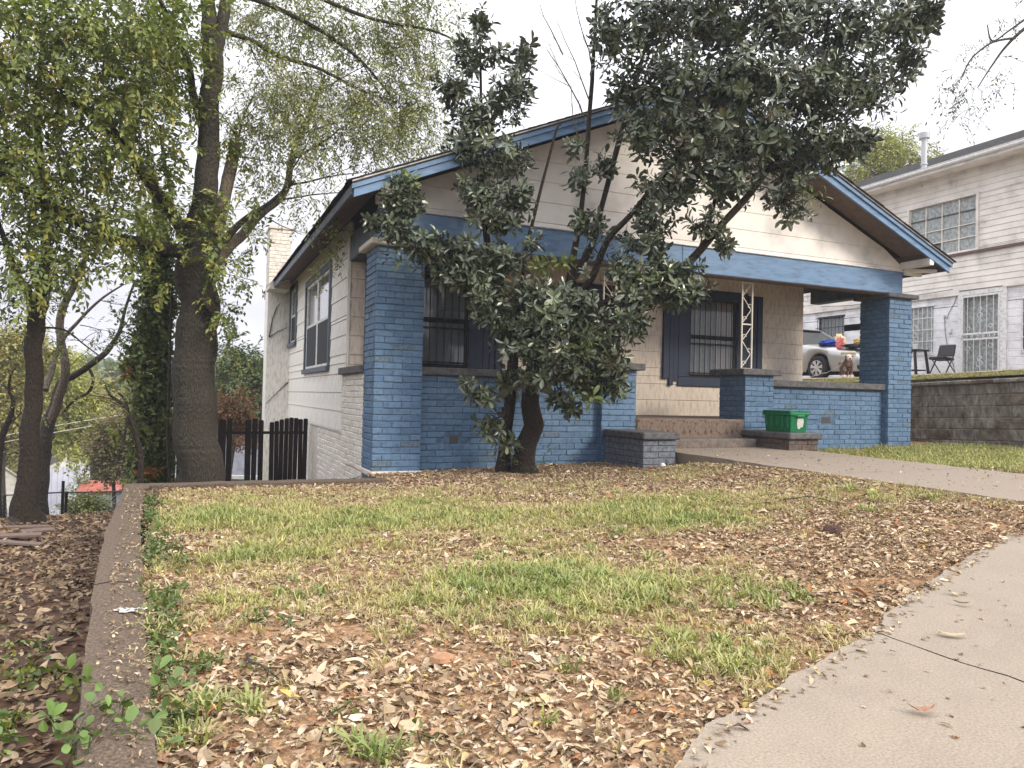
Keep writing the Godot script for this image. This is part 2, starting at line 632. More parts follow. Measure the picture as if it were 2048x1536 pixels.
func lay_bricks(house: Node3D) -> void:
	var eye := Vector3(0, EYE, 0)
	var order := []
	for i in brick_list.size():
		var c: Vector3 = brick_list[i][1].origin
		var nn: Vector3 = brick_list[i][1].basis.z
		var see := (eye - c).normalized().dot(nn)
		var hidden := 40.0 if (c.x > 2.7 and c.x < 5.75 and c.z < -9.02 and brick_list[i][2] == "blue" and c.x > 3.6 and c.x < 4.7) else 0.0
		order.append([c.distance_to(eye) / maxf(see, 0.05) + hidden, i])
	order.sort_custom(func(a, b): return a[0] < b[0])
	var meshes := []
	for b: MB in brick_shapes:
		meshes.append(b.mesh())
	var rest := {}
	for k in order.size():
		var e: Array = brick_list[order[k][1]]
		var kind: String = e[2]
		var key := kind
		var pick := rng.randi() % 3
		if kind == "blue":
			key = ["blue", "blue2", "blue3"][pick] if rng.randf() > 0.03 else "blue4"
		elif kind == "whitebrick":
			key = ["whitebrick", "whitebrick2", "whitebrick"][pick]
		var s := rng.randi() % 5
		if k < 300:
			obj("brick", meshes[s], M[key], e[0], e[1])
		else:
			if not rest.has(key):
				rest[key] = MB.new()
			(rest[key] as MB).add(brick_shapes[s], e[1])
	var am := ArrayMesh.new()
	for key: String in rest:
		var one := (rest[key] as MB).mesh()
		am.add_surface_from_arrays(Mesh.PRIMITIVE_TRIANGLES, one.surface_get_arrays(0))
		am.surface_set_material(am.get_surface_count() - 1, M[key])
	var o := obj("brickwork", am, null, house)
	o.set_meta("kind", "stuff")


# =====================================================================  ground
func sheet(x0: float, x1: float, z0: float, z1: float, nx: int, nzz: int, hf: Callable) -> MB:
	var b := MB.new()
	var hs := []
	for i in nx + 1:
		var row := PackedVector3Array()
		for j in nzz + 1:
			var x := lerpf(x0, x1, float(i) / nx)
			var z := lerpf(z0, z1, float(j) / nzz)
			row.append(Vector3(x, hf.call(x, z), z))
		hs.append(row)
	for i in nx:
		for j in nzz:
			var p00: Vector3 = hs[i][j]
			var p10: Vector3 = hs[i + 1][j]
			var p01: Vector3 = hs[i][j + 1]
			var p11: Vector3 = hs[i + 1][j + 1]
			b.flat(p00, p01, p11)
			b.flat(p00, p11, p10)
	# smooth normals from neighbours
	var acc := {}
	for i in b.v.size():
		var key := Vector2i(roundi(b.v[i].x * 200), roundi(b.v[i].z * 200))
		acc[key] = acc.get(key, Vector3.ZERO) + b.n[i]
	for i in b.v.size():
		var key := Vector2i(roundi(b.v[i].x * 200), roundi(b.v[i].z * 200))
		b.n[i] = (acc[key] as Vector3).normalized()
	return b

func build_ground() -> void:
	structure("ground", sheet(-170, 170, -260, 20, 120, 110, lh).mesh(), M["ground"])
	# lower leaf covered slope left of the kerb wall, a finer sheet just above the wide one
	structure("lower_slope_soil", sheet(-9, 2.0, -15, 2, 60, 90, func(x, z): return lh(x, z) + 0.03).mesh(), M["lowsoil"])
	var yard := sheet(-0.24, 12.75, -8.1, 3.5, 110, 110, yh)
	yard.v.append_array(PackedVector3Array())
	structure("yard_soil", yard.mesh(), M["soil"])
	structure("yard_soil_by_house", sheet(2.04, 12.75, -10.6, -8.1, 70, 16, yh).mesh(), M["soil"])
	# the neighbour's higher lot behind the block wall
	var up := func(x, z): return upper(x, z)
	structure("upper_lot", sheet(12.7, 60, -60, 6, 60, 90, up).mesh(), M["ground"])
	var dr := func(x, z): return upper(x, z) + 0.012
	structure("driveway_strip", sheet(13.3, 18.6, -40, 4, 20, 60, dr).mesh(), M["walk"])

func upper(x: float, z: float) -> float:
	var h := 1.465 + 0.03 * clampf(z + 10.5, -1.0, 6.0)
	return h + 0.15 * smoothstep(12.7, 13.6, x) + 0.03 * clampf(x - 15.3, 0.0, 4.0) + 0.10 * smoothstep(16.3, 17.6, x)



# =====================================================================  house
const HX0 := 2.052      # left wall
const HX1 := 10.66      # right wall
const HZF := -10.8      # front wall behind the porch
const HZB := -19.0
const ZP := -9.0        # porch front
const RIDGE_X := 6.56
const EAVE_L := 1.61
const EAVE_R := 11.51
const EAVE_Y := 3.39
const PITCH := 0.4277
const VERGE := -8.4

func roof_y(x: float) -> float:
	return EAVE_Y + PITCH * ((x - EAVE_L) if x < RIDGE_X else (EAVE_R - x))

func core(called: String, a: Vector3, b: Vector3, m: String, house: Node3D) -> MeshInstance3D:
	var k := MB.new()
	k.box(a, b)
	return obj(called, k.mesh(), M[m], house)

func one(called: String, a: Vector3, b: Vector3, m: String, parent: Node, bev := 0.006) -> MeshInstance3D:
	var k := MB.new()
	k.cbox(Vector3(minf(a.x, b.x), minf(a.y, b.y), minf(a.z, b.z)), Vector3(maxf(a.x, b.x), maxf(a.y, b.y), maxf(a.z, b.z)), bev)
	return obj(called, k.mesh(), M[m], parent)

func build_house() -> void:
	var h := thing("bungalow", "one storey bungalow with blue brick porch, white gable and siding, behind the dark magnolia", "house", Vector3(6.5, 0, -9.5))
	var R := 0.010   # how far the bricks stand out from the body behind them
	# --- porch columns
	for s in [[2.052, 2.662, -0.45], [10.785, 11.330, 0.05]]:
		var x0: float = s[0]
		var x1: float = s[1]
		var yb: float = s[2]
		var c := core("porch_column", Vector3(x0 + R, yb, -9.6 + R), Vector3(x1 - R, 2.80, ZP - R), "bluemortar", h)
		var hh := 2.80 - maxf(yb, -0.08)
		var b0 := maxf(yb, -0.08)
		brick_face(c, Vector3(x0, b0, ZP), Vector3.RIGHT, Vector3.BACK, x1 - x0, hh, "blue")
		brick_face(c, Vector3(x0, b0, -9.6), Vector3.BACK, Vector3.LEFT, 0.53, hh, "blue", [], 1)
		if x0 < 5.0:
			brick_face(c, Vector3(x1, b0, ZP - 0.07), Vector3.FORWARD, Vector3.RIGHT, 0.53, hh, "blue", [], 1)
		one("column_cap", Vector3(x0 - 0.09, 2.802, -9.68), Vector3(x1 + 0.09, 2.878, ZP + 0.07), "greycap" if x0 > 5.0 else "rustywhite", c, 0.012)
	var foot := MB.new()
	foot.cham(Transform3D(Basis(), Vector3(2.36, -0.005, -9.28)), Vector3(0.64, 0.07, 0.62), 0.012)
	obj("column_footing", foot.mesh(), M["beige"], h)
	# --- rail walls between the columns
	var rl := core("porch_rail_wall", Vector3(2.66, -0.3, -9.4), Vector3(5.26, 1.232, -9.12 - R), "bluemortar", h)
	brick_face(rl, Vector3(2.66, -0.05, -9.12), Vector3.RIGHT, Vector3.BACK, 2.6, 1.28, "blue", [Rect2(0.44, 0.40, 0.10, 0.13)], 1)
	one("vent_opening", Vector3(3.08, 0.36, -9.14), Vector3(3.20, 0.46, -9.126), "vent", rl, 0.003)
	one("rail_cap", Vector3(2.665, 1.232, -9.46), Vector3(5.25, 1.33, -9.06), "greycap", rl, 0.01)
	var rr := core("porch_rail_wall", Vector3(8.30, 0.0, -9.4), Vector3(10.785, 1.232, -9.12 - R), "bluemortar", h)
	brick_face(rr, Vector3(8.30, 0.16, -9.12), Vector3.RIGHT, Vector3.BACK, 2.47, 1.072, "blue", [Rect2(1.13, 0.52, 0.2, 0.10)])
	one("vent_opening", Vector3(9.43, 0.665, -9.14), Vector3(9.63, 0.765, -9.126), "vent", rr, 0.003)
	one("rail_cap", Vector3(8.29, 1.232, -9.46), Vector3(10.83, 1.335, -9.05), "greycap", rr, 0.01)
	var rs := core("side_rail_wall", Vector3(10.9, 0.0, -10.8), Vector3(11.18, 1.232, -9.6), "bluemortar", h)
	one("rail_cap", Vector3(10.84, 1.232, -10.8), Vector3(11.24, 1.33, -9.61), "greycap", rs, 0.01)
	var wl := core("side_rail_wall", Vector3(HX0 + R, -0.8, -11.1), Vector3(2.35, 1.25, -9.6), "whitemortar", h)
	brick_face(wl, Vector3(HX0, -0.60, -11.06), Vector3.BACK, Vector3.LEFT, 1.46, 1.84, "whitebrick")
	one("rail_cap", Vector3(HX0 - 0.06, 1.245, -11.1), Vector3(2.42, 1.345, -9.602), "greycap", wl, 0.01)
	# --- piers beside the steps
	for s in [[5.25, 5.81], [7.75, 8.305]]:
		var x0: float = s[0]
		var x1: float = s[1]
		var c := core("step_pier", Vector3(x0 + R, 0.0, -9.6), Vector3(x1 - R, 1.39, ZP - R), "bluemortar", h)
		brick_face(c, Vector3(x0, 0.03, ZP), Vector3.RIGHT, Vector3.BACK, x1 - x0, 1.36, "blue")
		brick_face(c, Vector3(x0, 0.03, -9.6), Vector3.BACK, Vector3.LEFT, 0.53, 1.36, "blue", [], 1)
		one("pier_cap", Vector3(x0 - 0.10, 1.392, -9.72), Vector3(x1 + 0.10, 1.49, ZP + 0.08), "greycap", c, 0.012)
		iron_post(h, (x0 + x1) * 0.5 - 0.13, -9.3)
	# --- low step walls
	for s in [[5.30, 5.80, 0.47, -0.05], [7.70, 8.24, 0.47, 0.12]]:
		var c := core("step_cheek_wall", Vector3(s[0] + R, s[3], ZP - 0.001), Vector3(s[1] - R, s[2] - 0.02, -8.04), "greycap", h)
		var far: bool = s[0] > 7.0
		brick_face(c, Vector3(s[0], s[2] - 0.40 if not far else s[2] - 0.32, -8.03), Vector3.RIGHT, Vector3.BACK, s[1] - s[0], 0.40 if not far else 0.32, "cheek2" if far else "cheek")
		brick_face(c, Vector3(s[0], s[2] - 0.40, -8.98), Vector3.BACK, Vector3.LEFT, 0.88, 0.40, "cheek2" if far else "cheek", [], 1)
		one("cheek_cap", Vector3(s[0] - 0.03, s[2] + 0.001, -8.999), Vector3(s[1] + 0.04, s[2] + 0.092, -7.98), "greycap", c, 0.014)
	mat("cheek", Color8(120, 128, 140), 0.75, "mottle", Vector3(2, 2, 2), "bump", 0.5)
	mat("cheek2", Color8(112, 96, 88), 0.8, "mottle", Vector3(2, 2, 2), "bump", 0.5)
	# --- porch floor and steps
	one("porch_floor", Vector3(2.36, 0.60, -10.8), Vector3(10.9, 0.71, -9.42), "redstep", h, 0.008)
	one("porch_floor_edge", Vector3(5.812, 0.28, -9.42), Vector3(7.74, 0.714, -8.98), "redstep", h, 0.02)
	one("step", Vector3(5.815, 0.20, -8.982), Vector3(7.66, 0.44, -8.62), "stepgrey", h, 0.018)
	# --- beams
	one("front_beam", Vector3(2.06, 2.882, -9.26), Vector3(6.55, 3.25, ZP), "bluewood", h, 0.006)
	one("front_beam", Vector3(6.553, 2.874, -9.26), Vector3(11.09, 3.25, ZP + 0.002), "bluewood", h, 0.006)
	one("beam_soffit_trim", Vector3(2.08, 2.862, -9.24), Vector3(11.06, 2.881, ZP - 0.014), "brownsoffit", h, 0.003)
	one("side_beam", Vector3(2.062, 2.882, -10.82), Vector3(2.30, 3.25, -9.262), "greytrim", h)
	one("side_beam", Vector3(10.85, 2.882, -10.82), Vector3(11.08, 3.25, -9.262), "greytrim", h)
	one("beam_flashing", Vector3(2.06, 3.251, -9.1), Vector3(11.1, 3.268, ZP + 0.03), "whitepaint", h, 0.003)
	for k in 9:
		one("porch_ceiling_board", Vector3(2.302, 3.205, -10.8 + k * 0.17), Vector3(10.848, 3.225, -10.8 + k * 0.17 + 0.166), "porchceil", h, 0.004)
	# --- gable boards
	var yy := 3.269
	var hs := [0.06, 0.275, 0.275, 0.275, 0.275, 0.275, 0.275, 0.275, 0.275]
	for k in hs.size():
		var y0: float = yy
		var y1: float = yy + hs[k] - 0.004
		yy += hs[k]
		var under := 0.15
		var p0 := maxf(2.07, EAVE_L + (y0 + under - EAVE_Y) / PITCH)
		var p1 := maxf(2.07, EAVE_L + (y1 + under - EAVE_Y) / PITCH)
		var q0 := minf(11.09, EAVE_R - (y0 + under - EAVE_Y) / PITCH)
		var q1 := minf(11.09, EAVE_R - (y1 + under - EAVE_Y) / PITCH)
		if p1 > q1:
			p1 = RIDGE_X - 0.01
			q1 = RIDGE_X + 0.01
		var b := MB.new()
		b.hexa([Vector3(p0, y0, -9.1), Vector3(q0, y0, -9.1), Vector3(q0, y0, -8.994), Vector3(p0, y0, -8.994),
			Vector3(p1, y1, -9.1), Vector3(q1, y1, -9.1), Vector3(q1, y1, -9.0), Vector3(p1, y1, -9.0)])
		obj("gable_board", b.mesh(), M["gable"], h)
	# --- roof
	for sd: float in [-1.0, 1.0]:
		var ex := EAVE_L if sd < 0 else EAVE_R
		var rf := MB.new()
		var ey := EAVE_Y
		var ry := roof_y(RIDGE_X)
		rf.hexa([Vector3(ex, ey - 0.05, VERGE + 0.01), Vector3(RIDGE_X, ry - 0.05, VERGE + 0.01), Vector3(RIDGE_X, ry - 0.05, -19.2), Vector3(ex, ey - 0.05, -19.2),
			Vector3(ex, ey - 0.012, VERGE + 0.01), Vector3(RIDGE_X, ry - 0.012, VERGE + 0.01), Vector3(RIDGE_X, ry - 0.012, -19.2), Vector3(ex, ey - 0.012, -19.2)])
		var roof := obj("roof", rf.mesh(), M["shingle"], h)
		# shingle courses, tabs with uneven butts
		var sh := MB.new()
		var slope := Vector3(RIDGE_X - ex, ry - ey, 0).normalized()
		var run := Vector2(RIDGE_X - ex, ry - ey).length()
		var nrm := Vector3(-slope.y, slope.x, 0) if sd < 0 else Vector3(slope.y, -slope.x, 0)
		if nrm.y < 0:
			nrm = -nrm
		var rows := int(run / 0.14)
		for i in rows:
			var z := -19.2
			while z < VERGE + 0.03:
				var w := minf(0.30, VERGE + 0.03 + rng.randf_range(0.0, 0.02) - z)
				if i < 3 or z > VERGE - 0.4 or rng.randf() < 1.0:
					var c := Vector3(ex, ey - 0.008, 0) + slope * (i * 0.14 + 0.06 + rng.randf_range(-0.012, 0.006)) + Vector3(0, 0, z + w * 0.5) + nrm * 0.006
					var bs := Basis(slope, nrm, Vector3.BACK).rotated(Vector3.BACK, -0.03 if sd < 0 else 0.03)
					if w > 0.03:
						var hx := bs.x * 0.1
						var hz := Vector3.BACK * (w * 0.5 - 0.003)
						var hn := nrm * 0.005
						sh.hexa([c - hx - hz - hn, c + hx - hz - hn, c + hx + hz - hn, c - hx + hz - hn, c - hx - hz + hn, c + hx - hz + hn, c + hx + hz + hn, c - hx + hz + hn])
				z += 0.303
		var so := obj("shingles", sh.mesh(), M["shingle"], roof)
		so.set_meta("kind", "stuff")
		# verge boards in two steps, with a drip edge over them
		var e0 := Vector3(ex, 0, 0)
		for st in [["drip_edge", 0.012, 0.030, 0.012, "whitepaint"], ["upper_verge_board", 0.030, 0.105, 0.0, "bluewood"], ["lower_verge_board", 0.106, 0.205, -0.028, "bluewood"]]:
			var d0: float = st[1]
			var d1: float = st[2]
			var zz: float = VERGE + float(st[3])
			var inset := 0.0 if st[0] != "lower_verge_board" else 0.03 * (-sd)
			var xa := ex + inset
			var ya := roof_y(xa)
			var b := MB.new()
			b.hexa([Vector3(xa, ya - d1, zz - 0.035), Vector3(RIDGE_X, ry - d1, zz - 0.035), Vector3(RIDGE_X, ry - d1, zz), Vector3(xa, ya - d1, zz),
				Vector3(xa, ya - d0, zz - 0.035), Vector3(RIDGE_X, ry - d0, zz - 0.035), Vector3(RIDGE_X, ry - d0, zz), Vector3(xa, ya - d0, zz)])
			obj(st[0], b.mesh(), M[st[4]], h)
		e0 = e0
		# eave fascia
		var fx0 := ex if sd < 0 else ex - 0.03
		one("eave_fascia", Vector3(fx0, ey - 0.16, -19.2), Vector3(fx0 + 0.03, ey - 0.02, VERGE - 0.07), "greytrim", h, 0.004)
		# soffit boards, parallel to the slope
		var wallx := HX0 if sd < 0 else 11.1
		var nb := 5
		for i in nb:
			var xa := lerpf(ex - 0.031 * sd, wallx - 0.02 * sd, float(i) / nb)
			var xb := lerpf(ex - 0.031 * sd, wallx - 0.02 * sd, (i + 0.96) / nb)
			soffit_board(h, xa, xb, -19.1, VERGE - 0.04)
		var x := wallx - 0.02 * sd
		while (x < RIDGE_X - 0.1 if sd < 0 else x > RIDGE_X + 0.1):
			var x2 := x - 0.14 * sd
			if sd < 0:
				x2 = minf(x2, RIDGE_X)
			else:
				x2 = maxf(x2, RIDGE_X)
			soffit_board(h, x, x2 + 0.006 * sd, -9.0, VERGE - 0.04)
			x = x2
	# lookout beams under the verge
	for x: float in [2.06, 11.07]:
		var y := roof_y(x) - 0.17
		one("lookout_beam", Vector3(x - 0.05, y - 0.12, -9.0), Vector3(x + 0.05, y, VERGE - 0.04), "gable", h)
	var br := MB.new()
	br.bar(Vector3(11.12, 3.28, -9.0), Vector3(11.40, 3.235, -8.6), 0.06, 0.06)
	obj("eave_brace", br.mesh(), M["gable"], h)
	one("eave_lookout", Vector3(11.1, 3.20, -9.0), Vector3(11.48, 3.26, -8.93), "gable", h)
	# --- walls
	# side siding, window openings left open
	var w1 := Rect2(-14.95, 1.42, 2.65, 1.60)
	var w2 := Rect2(-17.45, 2.06, 0.95, 1.18)
	var y := 0.43
	var k2 := 0
	while y < 3.4:
		var y1 := minf(y + 0.28, 3.46)
		var zend := -11.06 if y < 1.2 else -10.8
		for seg: Array in butt(split_run(-19.0, zend, y, y1, [w1, w2]), 2.44):
			side_board(h, seg[0], seg[1], seg[2], seg[3])
		y = y1
		k2 += 1
	one("corner_board", Vector3(HX0 - 0.012, 1.35, -10.81), Vector3(HX0 + 0.03, 3.22, -10.77), "siding", h, 0.004)
	# side foundation
	var fd := core("foundation_wall", Vector3(HX0 + R + 0.02, -2.6, -19.0), Vector3(2.3, 0.44, -11.1), "whitemortar", h)
	brick_face(fd, Vector3(HX0 + 0.02, -0.84, -17.6), Vector3.BACK, Vector3.LEFT, 6.54, 1.28, "whitebrick", [Rect2(3.55, 0.0, 0.62, 1.2)])
	one("basement_hatch", Vector3(HX0 + 0.03, -0.75, -13.97), Vector3(HX0 + 0.06, 0.36, -13.5), "brownsoffit", fd, 0.004)
	one("hatch_frame", Vector3(HX0 - 0.02, -0.8, -14.1), Vector3(HX0 + 0.06, 0.42, -13.98), "siding", fd, 0.004)
	one("sill_board", Vector3(HX0 - 0.004, 0.40, -19.0), Vector3(HX0 + 0.03, 0.432, -11.06), "siding", h, 0.004)
	side_window(h, w1, 2)
	side_window(h, w2, 1)
	# front wall behind the porch
	var fw1 := Rect2(2.86, 1.40, 1.04, 1.40)
	var fw2 := Rect2(8.03, 1.40, 1.04, 1.40)
	var fdr := Rect2(5.62, 0.72, 0.92, 2.08)
	y = 0.715
	while y < 3.2:
		var y1 := minf(y + 0.275, 3.2)
		for seg: Array in butt(split_run(HX0 + 0.03, HX1, y, y1, [fw1, fw2, fdr]), 2.44):
			var b := MB.new()
			b.hexa([Vector3(seg[0], seg[2], -10.86), Vector3(seg[1], seg[2], -10.86), Vector3(seg[1], seg[2], -10.79), Vector3(seg[0], seg[2], -10.79),
				Vector3(seg[0], seg[3] - 0.003, -10.86), Vector3(seg[1], seg[3] - 0.003, -10.86), Vector3(seg[1], seg[3] - 0.003, -10.802), Vector3(seg[0], seg[3] - 0.003, -10.802)])
			obj("front_wall_board", b.mesh(), M["beige"], h)
		y = y1
	porch_window(h, fw1)
	porch_window(h, fw2)
	# porch door
	one("door_frame", Vector3(5.54, 0.715, -10.82), Vector3(5.618, 2.88, -10.77), "navy", h)
	one("door_frame", Vector3(6.542, 0.715, -10.82), Vector3(6.62, 2.88, -10.77), "navy", h)
	one("door_frame", Vector3(5.619, 2.802, -10.82), Vector3(6.541, 2.88, -10.77), "navy", h)
	var dr := one("door", Vector3(5.63, 0.72, -10.85), Vector3(6.53, 2.795, -10.81), "navy", h)
	for i in 7:
		one("door_bar", Vector3(5.72 + i * 0.12, 0.8, -10.80), Vector3(5.735 + i * 0.12, 2.7, -10.785), "iron", dr, 0.003)
	# right wall, back wall, rooms kept dark by being closed
	one("right_wall", Vector3(HX1 - 0.08, -2.0, -19.0), Vector3(HX1, 3.45, -10.861), "beige", h)
	one("back_wall", Vector3(HX0 + 0.1, -2.6, -19.06), Vector3(HX1 - 0.1, 3.45, -18.98), "siding", h)
	one("room_floor", Vector3(HX0 + 0.12, 0.44, -18.9), Vector3(HX1 - 0.1, 0.5, -10.9), "room", h)
	one("room_ceiling", Vector3(HX0 + 0.08, 3.24, -18.97), Vector3(HX1 - 0.09, 3.3, -10.83), "room", h)
	# chimney
	var ch := core("chimney_breast", Vector3(1.555, -2.6, -18.3), Vector3(2.05, 3.5, -17.6), "siding", h)
	var stack := core("chimney_stack", Vector3(1.50, 3.2, -17.5), Vector3(1.93, 4.5, -16.82), "whitemortar", h)
	brick_face(stack, Vector3(1.49, 3.3, -16.81), Vector3.RIGHT, Vector3.BACK, 0.45, 1.2, "whitebrick")
	brick_face(stack, Vector3(1.49, 3.3, -17.5), Vector3.BACK, Vector3.LEFT, 0.63, 1.2, "whitebrick", [], 1)
	one("chimney_cap", Vector3(1.46, 4.50, -17.54), Vector3(1.97, 4.57, -16.78), "whitemortar", stack, 0.01)
	ch.set_meta("label", "rendered white outside chimney breast with dark cracks")
	var vine := MB.new()
	vine.tube([Vector3(1.60, 2.2, -17.58), Vector3(1.66, 2.6, -17.585), Vector3(1.75, 2.9, -17.585), Vector3(1.82, 2.98, -17.585)], [0.012, 0.010, 0.008, 0.004], 5)
	vine.tube([Vector3(1.60, 2.2, -17.58), Vector3(1.8, 2.35, -17.585), Vector3(2.0, 2.45, -17.585)], [0.010, 0.007, 0.004], 5)
	vine.tube([Vector3(1.57, 0.7, -17.58), Vector3(1.8, 0.95, -17.585), Vector3(2.04, 1.2, -17.585)], [0.006, 0.007, 0.012], 5)
	obj("dry_vine", vine.mesh(), M["darkbark"], h)
	lay_bricks(h)

func soffit_board(h: Node3D, xa: float, xb: float, z0: float, z1: float) -> void:
	var b := MB.new()
	var ya := roof_y(xa)
	var yb := roof_y(xb)
	b.hexa([Vector3(xa, ya - 0.085, z0), Vector3(xb, yb - 0.085, z0), Vector3(xb, yb - 0.085, z1), Vector3(xa, ya - 0.085, z1),
		Vector3(xa, ya - 0.056, z0), Vector3(xb, yb - 0.056, z0), Vector3(xb, yb - 0.056, z1), Vector3(xa, ya - 0.056, z1)])
	obj("soffit_board", b.mesh(), M["brownsoffit"], h)

# cut a horizontal board from a to b at its openings
func split_run(a: float, b: float, y0: float, y1: float, holes: Array) -> Array:
	var out := []
	var cuts := [y0, y1]
	for r: Rect2 in holes:
		for e: float in [r.position.y, r.end.y]:
			if e > y0 + 0.002 and e < y1 - 0.002:
				cuts.append(e)
	cuts.sort()
	for i in cuts.size() - 1:
		var c0: float = cuts[i]
		var c1: float = cuts[i + 1]
		var mid := (c0 + c1) * 0.5
		var x := a
		var list := holes.filter(func(r): return mid > r.position.y and mid < r.end.y)
		list.sort_custom(func(p, q): return p.position.x < q.position.x)
		for r: Rect2 in list:
			if r.position.x > x:
				out.append([x, r.position.x, c0, c1])
			x = r.end.x
		if b > x:
			out.append([x, b, c0, c1])
	return out

# saw long boards into lengths, joints staggered from course to course
func butt(segs: Array, ln: float) -> Array:
	var out := []
	for s: Array in segs:
		var x: float = s[0]
		var nxt: float = x + ln * rng.randf_range(0.25, 1.0)
		while nxt < float(s[1]) - 0.2:
			out.append([x, nxt - 0.003, s[2], s[3]])
			x = nxt
			nxt += ln
		out.append([x, s[1], s[2], s[3]])
	return out

func side_board(h: Node3D, z0: float, z1: float, y0: float, y1: float) -> void:
	var b := MB.new()
	b.hexa([Vector3(HX0 - 0.010, y0, z0), Vector3(HX0 + 0.06, y0, z0), Vector3(HX0 + 0.06, y0, z1), Vector3(HX0 - 0.010, y0, z1),
		Vector3(HX0 + 0.002, y1 - 0.004, z0), Vector3(HX0 + 0.06, y1 - 0.004, z0), Vector3(HX0 + 0.06, y1 - 0.004, z1), Vector3(HX0 + 0.002, y1 - 0.004, z1)])
	obj("siding_board", b.mesh(), M["siding"], h)

func side_window(h: Node3D, r: Rect2, lights: int) -> void:
	var z0 := r.position.x
	var z1 := r.end.x
	var y0 := r.position.y
	var y1 := r.end.y
	var x := HX0
	var f := MB.new()
	f.cbox(Vector3(x - 0.03, y0 - 0.001, z0 - 0.1), Vector3(x + 0.02, y1 + 0.12, z0))
	f.cbox(Vector3(x - 0.03, y0 - 0.001, z1), Vector3(x + 0.02, y1 + 0.12, z1 + 0.1))
	f.cbox(Vector3(x - 0.028, y1, z0 + 0.001), Vector3(x + 0.02, y1 + 0.118, z1 - 0.001))
	f.cbox(Vector3(x - 0.06, y0 - 0.09, z0 - 0.12), Vector3(x + 0.02, y0 - 0.002, z1 + 0.12))
	f.cbox(Vector3(x - 0.02, y0, z0 - 0.16), Vector3(x + 0.0, y1 + 0.10, z0 - 0.101))
	f.cbox(Vector3(x - 0.02, y0, z1 + 0.101), Vector3(x + 0.0, y1 + 0.10, z1 + 0.16))
	var w := obj("side_window", f.mesh(), M["greytrim"], h)
	var each := (z1 - z0) / lights
	for i in lights:
		var a := z0 + each * i + 0.03
		var b := z0 + each * (i + 1) - 0.03
		var s := MB.new()
		for yy: float in [y0, (y0 + y1) * 0.5 - 0.02, y1 - 0.05]:
			s.cbox(Vector3(x, yy, a), Vector3(x + 0.04, yy + 0.05, b), 0.004)
		s.cbox(Vector3(x + 0.001, y0, a - 0.03), Vector3(x + 0.041, y1, a + 0.04), 0.004)
		s.cbox(Vector3(x + 0.001, y0, b - 0.04), Vector3(x + 0.041, y1, b + 0.03), 0.004)
		var sash := obj("sash", s.mesh(), M["whitepaint"], w)
		one("pane", Vector3(x + 0.018, y0 + 0.05, a + 0.04), Vector3(x + 0.024, (y0 + y1) * 0.5 - 0.02, b - 0.04), "glass", sash, 0.001)
		one("pane", Vector3(x + 0.018, (y0 + y1) * 0.5 + 0.03, a + 0.04), Vector3(x + 0.024, y1 - 0.05, b - 0.04), "glass", sash, 0.001)
		one("window_screen", Vector3(x + 0.004, y0 + 0.045, a + 0.035), Vector3(x + 0.008, (y0 + y1) * 0.5 - 0.015, b - 0.035), "screen", sash, 0.001)
		var cu := MB.new()
		var cols := 14
		for j in cols:
			var za := lerpf(a, b, float(j) / cols)
			var zb := lerpf(a, b, float(j + 1) / cols)
			var xa := x + 0.14 + 0.02 * (j % 2)
			var xb := x + 0.14 + 0.02 * ((j + 1) % 2)
			cu.quad(Vector3(xa, (y0 + y1) * 0.5, za), Vector3(xa, y1 + 0.05, za), Vector3(xb, y1 + 0.05, zb), Vector3(xb, (y0 + y1) * 0.5, zb))
		obj("blind", cu.mesh(), M["curtain"] if lights == 2 else M["frost"], w)

